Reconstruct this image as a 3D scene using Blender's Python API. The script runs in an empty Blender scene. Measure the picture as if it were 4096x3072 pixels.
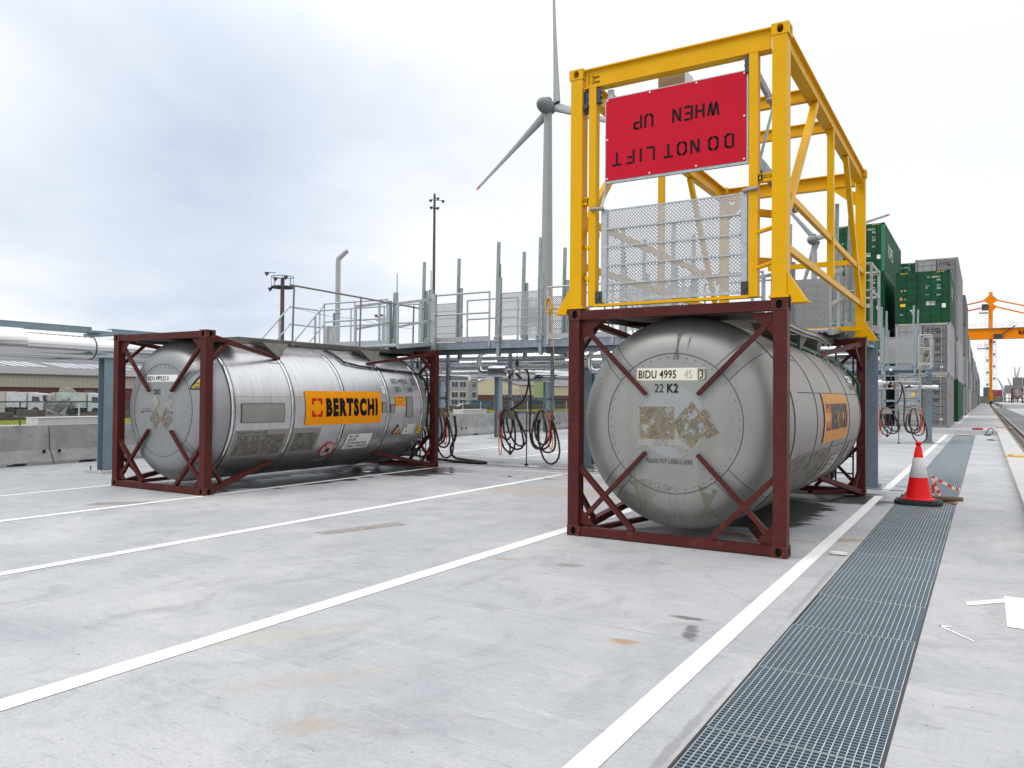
import bpy, math, random
from mathutils import Vector, Matrix
random.seed(7)
sc = bpy.context.scene
col = sc.collection
PI = math.pi
rad = math.radians

# ------------------------------------------------------------------ camera
cam_d = bpy.data.cameras.new("camera")
cam_d.sensor_width = 36.0
cam_d.lens = 27.42
cam_d.clip_start = 0.05
cam_d.clip_end = 6000
cam = bpy.data.objects.new("camera", cam_d)
col.objects.link(cam)
YAW, PITCH, ROLL = rad(31.2466), rad(0.87502), rad(0.45751)
_f = Vector((-math.sin(YAW)*math.cos(PITCH), math.cos(YAW)*math.cos(PITCH), math.sin(PITCH)))
_r0 = Vector((math.cos(YAW), math.sin(YAW), 0))
_u0 = _r0.cross(_f)
_r = _r0*math.cos(ROLL) + _u0*math.sin(ROLL)
_u = -_r0*math.sin(ROLL) + _u0*math.cos(ROLL)
cam.matrix_world = Matrix(((_r.x, _u.x, -_f.x, 0), (_r.y, _u.y, -_f.y, 0), (_r.z, _u.z, -_f.z, 1.5934), (0, 0, 0, 1)))
sc.camera = cam

# ------------------------------------------------------------------ sky, sun, exposure
SUN_EL, SUN_AZ = rad(48), rad(215)      # azimuth measured clockwise from +Y
w = bpy.data.worlds.new("World"); sc.world = w; w.use_nodes = True
nt = w.node_tree; nt.nodes.clear()
N = nt.nodes.new; Lk = nt.links.new
out = N('ShaderNodeOutputWorld'); bg = N('ShaderNodeBackground'); bg.inputs[1].default_value = 0.1
sky = N('ShaderNodeTexSky'); sky.sky_type = 'NISHITA'; sky.sun_disc = False
sky.sun_elevation = SUN_EL; sky.sun_rotation = SUN_AZ
tc = N('ShaderNodeTexCoord'); sep = N('ShaderNodeSeparateXYZ'); Lk(tc.outputs['Generated'], sep.inputs[0])
def math_node(op, a, b=None, c=None, clamp=False, tree=None):
    tree = tree or nt
    n = tree.nodes.new('ShaderNodeMath'); n.operation = op; n.use_clamp = clamp
    for i, v in enumerate((a, b, c)):
        if v is None: continue
        if isinstance(v, (int, float)): n.inputs[i].default_value = v
        else: tree.links.new(v, n.inputs[i])
    return n.outputs[0]
zc = math_node('MAXIMUM', sep.outputs[2], 0.0)
den = math_node('ADD', zc, 0.22)
cx_ = math_node('DIVIDE', sep.outputs[0], den); cy_ = math_node('DIVIDE', sep.outputs[1], den)
cmb = N('ShaderNodeCombineXYZ'); Lk(cx_, cmb.inputs[0]); Lk(cy_, cmb.inputs[1])
n1 = N('ShaderNodeTexNoise'); n1.inputs['Scale'].default_value = 0.75; n1.inputs['Detail'].default_value = 7
n1.inputs['Roughness'].default_value = 0.52; n1.inputs['Distortion'].default_value = 0.25; Lk(cmb.outputs[0], n1.inputs['Vector'])
# a darker bank of cloud low on the left of the view
bank = N('ShaderNodeVectorMath'); bank.operation = 'DISTANCE'; Lk(tc.outputs['Generated'], bank.inputs[0])
bank.inputs[1].default_value = (-0.74, 0.65, 0.16)
bk = N('ShaderNodeMapRange'); bk.interpolation_type = 'SMOOTHSTEP'
bk.inputs['From Min'].default_value = 0.48; bk.inputs['From Max'].default_value = 0.02
Lk(bank.outputs['Value'], bk.inputs['Value'])
cl = math_node('ADD', math_node('MULTIPLY', n1.outputs[0], 1.05), math_node('MULTIPLY', bk.outputs[0], 0.30))
# pale near the horizon
hz = N('ShaderNodeMapRange'); hz.inputs['From Min'].default_value = 0.0; hz.inputs['From Max'].default_value = 0.13
hz.inputs['To Min'].default_value = 0.16; hz.inputs['To Max'].default_value = 0.0; Lk(zc, hz.inputs['Value'])
cl = math_node('SUBTRACT', cl, hz.outputs[0])
ramp = N('ShaderNodeValToRGB'); Lk(cl, ramp.inputs[0])
ramp.color_ramp.elements[0].position = 0.60; ramp.color_ramp.elements[0].color = (0.95, 0.965, 0.985, 1)
ramp.color_ramp.elements[1].position = 0.90; ramp.color_ramp.elements[1].color = (0.58, 0.655, 0.79, 1)
e = ramp.color_ramp.elements.new(0.72); e.color = (0.79, 0.845, 0.93, 1)
# overcast skies are brightest overhead
zb = N('ShaderNodeMapRange'); zb.inputs['From Min'].default_value = 0.38; zb.inputs['From Max'].default_value = 0.95
zb.inputs['To Min'].default_value = 10.0; zb.inputs['To Max'].default_value = 19.0; Lk(sep.outputs[2], zb.inputs['Value'])
vm = N('ShaderNodeVectorMath'); vm.operation = 'SCALE'; Lk(ramp.outputs[0], vm.inputs[0]); Lk(zb.outputs[0], vm.inputs['Scale'])
mx = N('ShaderNodeMix'); mx.data_type = 'RGBA'; mx.inputs[0].default_value = 0.95
Lk(sky.outputs[0], mx.inputs[6]); Lk(vm.outputs[0], mx.inputs[7])
Lk(mx.outputs[2], bg.inputs[0]); Lk(bg.outputs[0], out.inputs[0])

sun_d = bpy.data.lights.new("sun", 'SUN'); sun_d.energy = 0.9; sun_d.angle = rad(20); sun_d.color = (1.0, 0.96, 0.9)
sun = bpy.data.objects.new("sun", sun_d); col.objects.link(sun)
sdir = Vector((math.sin(SUN_AZ)*math.cos(SUN_EL), math.cos(SUN_AZ)*math.cos(SUN_EL), math.sin(SUN_EL)))
sun.rotation_euler = sdir.to_track_quat('Z', 'Y').to_euler()
sun.location = sdir*50
sc.view_settings.view_transform = 'Standard'; sc.view_settings.look = 'None'
sc.view_settings.exposure = 0.12; sc.view_settings.gamma = 1.0
sc.render.engine = 'CYCLES'
sc.cycles.max_bounces = 8; sc.cycles.transparent_max_bounces = 16

# ------------------------------------------------------------------ materials
MAT = {}
def mat(name, color, rough=0.5, metal=0.0, var=0.0, vscale=3.0, stretch=(1, 1, 1), bump=0.0, bscale=60.0, bstretch=(1, 1, 1),
        color2=None, dirt=None, dirt_amt=0.0, dirt_scale=2.0, dirt_stretch=(1, 1, 1), rvar=0.0, aniso=0.0, spec=0.5, emit=0, per_object=0.0):
    if name in MAT: return MAT[name]
    m = bpy.data.materials.new(name); m.use_nodes = True; t = m.node_tree
    b = t.nodes['Principled BSDF']
    b.inputs['Roughness'].default_value = rough; b.inputs['Metallic'].default_value = metal
    b.inputs['Specular IOR Level'].default_value = spec
    b.inputs['Base Color'].default_value = (*color, 1)
    co = t.nodes.new('ShaderNodeTexCoord')
    def noise(scale, st, detail=5):
        mp = t.nodes.new('ShaderNodeMapping'); mp.inputs['Scale'].default_value = st
        t.links.new(co.outputs['Object'], mp.inputs[0])
        n = t.nodes.new('ShaderNodeTexNoise'); n.inputs['Scale'].default_value = scale; n.inputs['Detail'].default_value = detail
        n.inputs['Roughness'].default_value = 0.6
        t.links.new(mp.outputs[0], n.inputs['Vector']); return n.outputs[0]
    src = None
    if var > 0 or color2:
        n = noise(vscale, stretch)
        mr = t.nodes.new('ShaderNodeMapRange'); mr.inputs['From Min'].default_value = 0.3; mr.inputs['From Max'].default_value = 0.7
        t.links.new(n, mr.inputs['Value'])
        mi = t.nodes.new('ShaderNodeMix'); mi.data_type = 'RGBA'; t.links.new(mr.outputs[0], mi.inputs[0])
        c2 = color2 or tuple(min(1, c*(1+var)) for c in color)
        c1 = color if color2 else tuple(c*(1-var) for c in color)
        mi.inputs[6].default_value = (*c1, 1); mi.inputs[7].default_value = (*c2, 1); src = mi.outputs[2]
        if rvar > 0:
            mr2 = t.nodes.new('ShaderNodeMapRange'); mr2.inputs['From Min'].default_value = 0.3; mr2.inputs['From Max'].default_value = 0.7
            mr2.inputs['To Min'].default_value = rough-rvar; mr2.inputs['To Max'].default_value = rough+rvar
            t.links.new(n, mr2.inputs['Value']); t.links.new(mr2.outputs[0], b.inputs['Roughness'])
    if dirt:
        n = noise(dirt_scale, dirt_stretch, 7)
        mr = t.nodes.new('ShaderNodeMapRange'); mr.inputs['From Min'].default_value = 0.62-0.3*dirt_amt; mr.inputs['From Max'].default_value = 0.80-0.2*dirt_amt
        mr.inputs['To Max'].default_value = min(1, 0.4+dirt_amt); t.links.new(n, mr.inputs['Value'])
        mi = t.nodes.new('ShaderNodeMix'); mi.data_type = 'RGBA'; t.links.new(mr.outputs[0], mi.inputs[0])
        if src: t.links.new(src, mi.inputs[6])
        else: mi.inputs[6].default_value = (*color, 1)
        mi.inputs[7].default_value = (*dirt, 1); src = mi.outputs[2]
    if per_object > 0:
        oi = t.nodes.new('ShaderNodeObjectInfo')
        mr = t.nodes.new('ShaderNodeMapRange'); mr.inputs['To Min'].default_value = 1-per_object; mr.inputs['To Max'].default_value = 1+per_object
        t.links.new(oi.outputs['Random'], mr.inputs['Value'])
        v = t.nodes.new('ShaderNodeVectorMath'); v.operation = 'SCALE'
        if src: t.links.new(src, v.inputs[0])
        else: v.inputs[0].default_value = color
        t.links.new(mr.outputs[0], v.inputs['Scale']); src = v.outputs[0]
    if src: t.links.new(src, b.inputs['Base Color'])
    if bump > 0:
        bn = t.nodes.new('ShaderNodeBump'); bn.inputs['Strength'].default_value = bump; bn.inputs['Distance'].default_value = 0.01
        t.links.new(noise(bscale, bstretch, 4), bn.inputs['Height']); t.links.new(bn.outputs[0], b.inputs['Normal'])
    MAT[name] = m
    return m

def perforated(name, color, period, open_):      # sheet metal with a staggered field of holes
    m = mat(name, color, 0.42, 0.6, var=0.08, vscale=20)
    t = m.node_tree; b = t.nodes['Principled BSDF']; o = [n for n in t.nodes if n.type == 'OUTPUT_MATERIAL'][0]
    co = t.nodes.new('ShaderNodeTexCoord'); s = t.nodes.new('ShaderNodeSeparateXYZ'); t.links.new(co.outputs['Object'], s.inputs[0])
    k = PI/period
    a = math_node('SINE', math_node('MULTIPLY', s.outputs[0], k, tree=t), tree=t)
    c = math_node('SINE', math_node('MULTIPLY', s.outputs[2], k, tree=t), tree=t)
    h = math_node('GREATER_THAN', math_node('MULTIPLY', a, c, tree=t), open_, tree=t)
    tr = t.nodes.new('ShaderNodeBsdfTransparent'); ms = t.nodes.new('ShaderNodeMixShader')
    t.links.new(h, ms.inputs[0]); t.links.new(b.outputs[0], ms.inputs[1]); t.links.new(tr.outputs[0], ms.inputs[2])
    t.links.new(ms.outputs[0], o.inputs['Surface'])
    return m

def patchy(name, color, color2, scale, cut, rough=0.7, soft=0.06, top=1.0, st=(1, 1, 1)):   # ragged film: shows where noise is above cut
    m = mat(name, color, rough, 0.0, var=0.3, vscale=scale*2, color2=color2)
    t = m.node_tree; b = t.nodes['Principled BSDF']; o = [n for n in t.nodes if n.type == 'OUTPUT_MATERIAL'][0]
    co = t.nodes.new('ShaderNodeTexCoord'); n = t.nodes.new('ShaderNodeTexNoise'); n.inputs['Scale'].default_value = scale; n.inputs['Detail'].default_value = 8
    n.inputs['Roughness'].default_value = 0.68
    mp = t.nodes.new('ShaderNodeMapping'); mp.inputs['Scale'].default_value = st; t.links.new(co.outputs['Object'], mp.inputs[0]); t.links.new(mp.outputs[0], n.inputs['Vector'])
    mr = t.nodes.new('ShaderNodeMapRange'); mr.inputs['From Min'].default_value = cut-soft; mr.inputs['From Max'].default_value = cut+soft; mr.inputs['To Max'].default_value = top
    t.links.new(n.outputs[0], mr.inputs['Value'])
    tr = t.nodes.new('ShaderNodeBsdfTransparent'); ms = t.nodes.new('ShaderNodeMixShader')
    t.links.new(mr.outputs[0], ms.inputs[0]); t.links.new(tr.outputs[0], ms.inputs[1]); t.links.new(b.outputs[0], ms.inputs[2])
    t.links.new(ms.outputs[0], o.inputs['Surface'])
    return m

RUST = (0.16, 0.06, 0.03)
brown = mat('oxide_red_paint', (0.072, 0.0125, 0.0105), 0.5, 0, spec=0.22, var=0.18, vscale=4, dirt=(0.16, 0.06, 0.045), dirt_amt=0.15, dirt_scale=6, bump=0.05, per_object=0.06)
brown_l = mat('casting_paint', (0.085, 0.020, 0.014), 0.6, 0, spec=0.2, var=0.25, vscale=14, dirt=(0.20, 0.09, 0.05), dirt_amt=0.3, dirt_scale=16)
yellow = mat('yellow_paint', (0.68, 0.362, 0.0), 0.42, 0, spec=0.16, var=0.05, vscale=3, dirt=(0.5, 0.30, 0.03), dirt_amt=0.02, dirt_scale=4)
steel = mat('brushed_cladding', (0.57, 0.575, 0.585), 0.34, 0.88, var=0.16, vscale=2.2, stretch=(1, 26, 1), rvar=0.05, bump=0.03, bscale=3, bstretch=(1, 60, 1), dirt=(0.33, 0.32, 0.30), dirt_amt=0.12, dirt_scale=1.6, dirt_stretch=(0.6, 4, 0.6))
steel_w = mat('weathered_cladding', (0.27, 0.255, 0.235), 0.46, 0.6, var=0.16, vscale=2.0, stretch=(1, 18, 1), rvar=0.05, dirt=(0.20, 0.17, 0.14), dirt_amt=0.35, dirt_scale=1.4, dirt_stretch=(0.5, 4, 0.5))
head_m = mat('head_cladding', (0.30, 0.31, 0.32), 0.46, 0.65, var=0.08, vscale=1.5, dirt=(0.28, 0.27, 0.25), dirt_amt=0.1, dirt_scale=3, dirt_stretch=(3, 1, 0.4))
head_w = mat('stained_head_cladding', (0.285, 0.29, 0.28), 0.5, 0.6, var=0.10, vscale=1.3, dirt=(0.24, 0.225, 0.17), dirt_amt=0.22, dirt_scale=1.8, dirt_stretch=(3, 1, 0.35))
seam_m = mat('seam', (0.05, 0.05, 0.052), 0.6)
band_m = mat('bright_band', (0.62, 0.62, 0.62), 0.22, 0.95, var=0.2, vscale=6)
band_w = mat('dull_band', (0.22, 0.21, 0.20), 0.45, 0.6, var=0.2, vscale=5)
galv = mat('galvanised_steel', (0.40, 0.43, 0.45), 0.45, 0.45, var=0.16, vscale=18, bump=0.02, per_object=0.07)
galv_d = mat('galvanised_beam', (0.24, 0.28, 0.33), 0.45, 0.5, var=0.2, vscale=6)
post_m = mat('blue_grey_steel', (0.20, 0.26, 0.30), 0.5, 0.25, var=0.1, vscale=6, per_object=0.04)
shiny = mat('polished_jacket', (0.70, 0.70, 0.72), 0.17, 0.95, var=0.04, vscale=2)
mesh_m = perforated('perforated_sheet', (0.38, 0.385, 0.395), 0.0195, 0.36)
mesh_f = perforated('fine_perforated_sheet', (0.36, 0.37, 0.38), 0.024, 0.26)
walk_m = mat('walkway_metal', (0.17, 0.165, 0.145), 0.6, 0.4, var=0.2, vscale=6)
black = mat('black_rubber', (0.012, 0.012, 0.013), 0.45)
dark = mat('dark_recess', (0.01, 0.01, 0.011), 0.8)
darksteel = mat('dark_steel', (0.05, 0.05, 0.055), 0.5, 0.4)
white = mat('white_vinyl', (0.72, 0.72, 0.70), 0.45, var=0.08, vscale=30)
whitec = mat('white_lettering', (0.62, 0.65, 0.63), 0.6)
ink = mat('black_lettering', (0.006, 0.006, 0.007), 0.6, spec=0.15)
ink_g = mat('grey_lettering', (0.06, 0.06, 0.065), 0.6)
orange_d = mat('orange_vinyl', (0.80, 0.29, 0.0), 0.5, spec=0.15, var=0.05, vscale=8)
orange_w = mat('faded_orange_vinyl', (0.52, 0.22, 0.03), 0.6, var=0.15, vscale=5, dirt=(0.25, 0.15, 0.08), dirt_amt=0.3, dirt_scale=5, dirt_stretch=(1, 3, 0.6))
ink_w = mat('worn_lettering', (0.045, 0.042, 0.042), 0.6)
red_d = mat('red_vinyl', (0.55, 0.006, 0.004), 0.5, spec=0.15)
yel_d = mat('yellow_vinyl', (0.75, 0.50, 0.02), 0.5)
sign_red = mat('red_sign_paint', (0.50, 0.006, 0.026), 0.5, spec=0.12, var=0.04, vscale=2)
blue_m = mat('blue_gear_housing', (0.008, 0.03, 0.16), 0.4)
residue = patchy('label_residue', (0.135, 0.10, 0.055), (0.215, 0.19, 0.14), 10, 0.475, soft=0.05)
residue_l = patchy('pale_label_residue', (0.33, 0.335, 0.325), (0.25, 0.235, 0.195), 8, 0.46)
grime = patchy('dark_grime', (0.085, 0.075, 0.06), (0.20, 0.185, 0.16), 5, 0.44, soft=0.10)
streak = patchy('dark_streak', (0.10, 0.095, 0.085), (0.16, 0.15, 0.13), 12, 0.52, soft=0.14, top=0.8, st=(1.5, 1, 0.3))
plate_m = mat('dull_plate', (0.30, 0.29, 0.27), 0.5, 0.5, var=0.1, vscale=2)
paint = mat('road_paint', (0.80, 0.80, 0.79), 0.6, var=0.03, vscale=4, dirt=(0.58, 0.55, 0.50), dirt_amt=0.15, dirt_scale=3.0, bump=0.1, bscale=80)
cone_red = mat('cone_red', (0.72, 0.006, 0.009), 0.45, spec=0.2)
cone_wh = mat('reflective_sleeve', (0.62, 0.60, 0.62), 0.4, var=0.12, vscale=40)
wood = mat('weathered_timber', (0.16, 0.11, 0.07), 0.75, var=0.3, vscale=8, stretch=(1, 8, 8))
green_c = mat('green_container_paint', (0.006, 0.068, 0.028), 0.5, spec=0.2, var=0.2, vscale=1.2, dirt=(0.05, 0.08, 0.05), dirt_amt=0.15, dirt_scale=3, per_object=0.15)
green_b = mat('bright_green_paint', (0.01, 0.16, 0.075), 0.45)
grey_c = mat('grey_container_paint', (0.235, 0.235, 0.24), 0.55, spec=0.25, var=0.10, vscale=1.0, dirt=(0.17, 0.15, 0.13), dirt_amt=0.18, dirt_scale=2.5, dirt_stretch=(1, 1, 0.4), per_object=0.42)
grey_rod = mat('grey_rod_paint', (0.30, 0.30, 0.31), 0.45)
crane_o = mat('crane_orange', (0.78, 0.22, 0.0), 0.5, spec=0.15, var=0.05)
crane_r = mat('crane_stay_red', (0.62, 0.10, 0.02), 0.45)
turb_m = mat('turbine_paint', (0.31, 0.33, 0.34), 0.5, var=0.04, vscale=0.2)
turb_d = mat('nacelle_paint', (0.20, 0.21, 0.22), 0.55, var=0.1, vscale=0.4)
concrete_b = mat('precast_concrete', (0.30, 0.30, 0.295), 0.85, var=0.20, vscale=2.5, dirt=(0.17, 0.17, 0.17), dirt_amt=0.3, dirt_scale=5, dirt_stretch=(1, 1, 1.6), bump=0.5, bscale=30, per_object=0.08)
concrete_l = mat('pale_concrete', (0.46, 0.46, 0.45), 0.85, var=0.1, vscale=4, dirt=(0.32, 0.31, 0.30), dirt_amt=0.15, dirt_scale=6, bump=0.3, bscale=40)
glass_d = mat('dark_glass', (0.05, 0.06, 0.07), 0.1, 0, spec=0.8)

def hose_mat(name, c1, c2):
    m = mat(name, c1, 0.5); t = m.node_tree; b = t.nodes['Principled BSDF']
    uv = t.nodes.new('ShaderNodeUVMap'); s = t.nodes.new('ShaderNodeSeparateXYZ'); t.links.new(uv.outputs[0], s.inputs[0])
    a = math_node('FRACT', math_node('ADD', math_node('MULTIPLY', s.outputs[1], 4.0, tree=t), s.outputs[0], tree=t), tree=t)
    g = math_node('GREATER_THAN', a, 0.92, tree=t)
    mi = t.nodes.new('ShaderNodeMix'); mi.data_type = 'RGBA'; t.links.new(g, mi.inputs[0])
    mi.inputs[6].default_value = (*c1, 1); mi.inputs[7].default_value = (*c2, 1); t.links.new(mi.outputs[2], b.inputs['Base Color'])
    return m
hose_b = hose_mat('spiral_black_hose', (0.010, 0.010, 0.011), (0.26, 0.02, 0.03))
hose_o = mat('orange_hose', (0.70, 0.10, 0.02), 0.45)
rope_y = mat('yellow_rope', (0.75, 0.42, 0.02), 0.7)
rope_b = mat('beige_rope', (0.45, 0.36, 0.20), 0.8)

# ------------------------------------------------------------------ mesh builder
class MB:
    def __init__(s): s.v = []; s.f = []; s.mi = []; s.sm = []; s.uv = {}
    def add(s, vs, fs, mi=0, smooth=False):
        o = len(s.v); s.v += [tuple(v) for v in vs]
        for f in fs: s.f.append([i+o for i in f]); s.mi.append(mi); s.sm.append(smooth)
        return s
    def box(s, x0, y0, z0, x1, y1, z1, mi=0):
        if x0 > x1: x0, x1 = x1, x0
        if y0 > y1: y0, y1 = y1, y0
        if z0 > z1: z0, z1 = z1, z0
        vs = [(x, y, z) for z in (z0, z1) for y in (y0, y1) for x in (x0, x1)]
        return s.add(vs, [(0, 2, 3, 1), (4, 5, 7, 6), (0, 1, 5, 4), (2, 6, 7, 3), (0, 4, 6, 2), (1, 3, 7, 5)], mi)
    def beam(s, a, b, w, h, up=(0, 0, 1), mi=0, w2=None, h2=None):
        a = Vector(a); b = Vector(b); d = (b-a).normalized(); up = Vector(up)
        sd = d.cross(up)
        if sd.length < 1e-4: sd = d.cross(Vector((1, 0, 0)))
        sd.normalize(); u = sd.cross(d).normalized(); w2 = w if w2 is None else w2; h2 = h if h2 is None else h2
        vs = []
        for p, ww, hh in ((a, w, h), (b, w2, h2)):
            for q, r in ((-1, -1), (1, -1), (1, 1), (-1, 1)): vs.append(p + sd*q*ww/2 + u*r*hh/2)
        return s.add(vs, [(0, 3, 2, 1), (4, 5, 6, 7), (0, 1, 5, 4), (1, 2, 6, 5), (2, 3, 7, 6), (3, 0, 4, 7)], mi)
    def tube(s, pts, r, n=8, closed=False, mi=0, caps=True, uvs=False, smooth=True):
        pts = [Vector(p) for p in pts]; L = len(pts); rs = r if isinstance(r, (list, tuple)) else [r]*L
        o = len(s.v); ref = None; length = 0
        for i, p in enumerate(pts):
            if closed: d = pts[(i+1) % L]-pts[i-1]
            else: d = pts[min(i+1, L-1)]-pts[max(i-1, 0)]
            if d.length < 1e-9: d = Vector((0, 0, 1))
            d.normalize()
            if ref is None:
                ref = d.cross(Vector((0, 0, 1)))
                if ref.length < 0.1: ref = d.cross(Vector((1, 0, 0)))
            ref = (ref - d*ref.dot(d)).normalized(); b = d.cross(ref)
            if i: length += (p-pts[i-1]).length
            for k in range(n):
                a = 2*PI*k/n; s.v.append(tuple(p + (ref*math.cos(a) + b*math.sin(a))*rs[i]))
        m = L if closed else L-1
        seglen = length/max(1, L-1)
        for i in range(m):
            for k in range(n):
                j = (i+1) % L; f = [o+i*n+k, o+i*n+(k+1) % n, o+j*n+(k+1) % n, o+j*n+k]
                if uvs: s.uv[len(s.f)] = [(k/n, i*seglen), ((k+1)/n, i*seglen), ((k+1)/n, (i+1)*seglen), (k/n, (i+1)*seglen)]
                s.f.append(f); s.mi.append(mi); s.sm.append(smooth)
        if caps and not closed:
            q = len(s.v); s.v += s.v[o:o+n]+s.v[o+(L-1)*n:o+L*n]
            s.f.append([q+k for k in range(n)][::-1]); s.mi.append(mi); s.sm.append(False)
            s.f.append([q+n+k for k in range(n)]); s.mi.append(mi); s.sm.append(False)
        return s
    def cyl(s, a, b, r, n=16, mi=0, r2=None):
        return s.tube([a, b], [r, r if r2 is None else r2], n, mi=mi)
    def ext(s, poly, vec, mi=0):        # closed polygon extruded along vec
        vec = Vector(vec); n = len(poly); p = [Vector(q) for q in poly]; vs = p + [q+vec for q in p]
        fs = [list(range(n))[::-1], [i+n for i in range(n)]] + [[i, (i+1) % n, (i+1) % n+n, i+n] for i in range(n)]
        return s.add(vs, fs, mi)
    def rev(s, prof, n=64, axis_z=0.0, mi=0, smooth=True):   # prof: (y, r) about the y axis through z=axis_z
        o = len(s.v)
        for y, r in prof:
            for k in range(n):
                a = 2*PI*k/n; s.v.append((r*math.cos(a), y, axis_z+r*math.sin(a)))
        for i in range(len(prof)-1):
            for k in range(n):
                s.f.append([o+i*n+k, o+(i+1)*n+k, o+(i+1)*n+(k+1) % n, o+i*n+(k+1) % n]); s.mi.append(mi); s.sm.append(smooth)
        return s
    def build(s, name, mats, parent=None, label=None):
        if not isinstance(mats, (list, tuple)): mats = [mats]
        off = ORG.get(parent.name, Vector((0, 0, 0))) if parent else Vector((0, 0, 0))
        me = bpy.data.meshes.new(name)
        me.from_pydata([(v[0]-off.x, v[1]-off.y, v[2]-off.z) for v in s.v], [], s.f)
        for m in mats: me.materials.append(m)
        me.polygons.foreach_set('material_index', s.mi); me.polygons.foreach_set('use_smooth', s.sm)
        if s.uv:
            ul = me.uv_layers.new(name='UVMap')
            for p in me.polygons:
                if p.index in s.uv:
                    for li, q in zip(p.loop_indices, s.uv[p.index]): ul.data[li].uv = q
        me.update(); me.validate()
        o = bpy.data.objects.new(name, me); col.objects.link(o)
        if parent: o.parent = parent; ORG[o.name] = off
        if label: o['label'] = label
        return o
ORG = {}
def tag(o, label, cat=None, group=None, kind=None):
    if label: o['label'] = label
    if cat: o['category'] = cat
    if group: o['group'] = group
    if kind: o['kind'] = kind
    return o
def thing(name, label, cat, loc=(0, 0, 0), group=None):     # parts are given in world coordinates
    o = bpy.data.objects.new(name, None); col.objects.link(o); o.location = loc; o.empty_display_size = 0.3
    ORG[o.name] = Vector(loc); return tag(o, label, cat, group)
def structure(o): o['kind'] = 'structure'; return o
def copy_tree(o, parent=None):
    c = o.copy(); col.objects.link(c)
    if parent: c.parent = parent
    for ch in list(o.children): copy_tree(ch, c)
    return c

# text as a mesh: list of verts (u, v) and faces, centred left/baseline
def text_geo(body, size, xs=1.0, bold=0.0, align='LEFT'):
    cu = bpy.data.curves.new('t', 'FONT'); cu.body = body; cu.size = size; cu.offset = bold; cu.align_x = align
    cu.resolution_u = 3; cu.space_character = 1.0+bold*4.0/size; cu.space_line = 1.0
    ob = bpy.data.objects.new('t', cu); col.objects.link(ob)
    dg = bpy.context.evaluated_depsgraph_get()
    me = bpy.data.meshes.new_from_object(ob.evaluated_get(dg))
    bpy.data.objects.remove(ob); bpy.data.curves.remove(cu)
    vs = [(v.co.x*xs, v.co.y) for v in me.vertices]; fs = [list(p.vertices) for p in me.polygons]
    bpy.data.meshes.remove(me)
    return vs, fs
def slice_v(vs, fs, step):          # cut a flat mesh into strips of height step so that it can bend
    import bmesh
    bm = bmesh.new(); vv = [bm.verts.new((a, b, 0)) for a, b in vs]
    for f in fs:
        try: bm.faces.new([vv[i] for i in f])
        except ValueError: pass
    ys = [v[1] for v in vs]; y = math.ceil(min(ys)/step)*step
    while y < max(ys):
        g = bm.verts[:]+bm.edges[:]+bm.faces[:]
        bmesh.ops.bisect_plane(bm, geom=g, plane_co=(0, y, 0), plane_no=(0, 1, 0)); y += step
    bm.verts.index_update(); bm.verts.ensure_lookup_table()
    r = [(v.co.x, v.co.y) for v in bm.verts], [[v.index for v in f.verts] for f in bm.faces]
    bm.free(); return r
def put(mb, geo, fn, mi=0):
    mb.add([fn(a, b) for a, b in geo[0]], geo[1], mi); return mb
def rect(u0, v0, u1, v1): return [(u0, v0), (u1, v0), (u1, v1), (u0, v1)], [(0, 1, 2, 3)]

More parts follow.
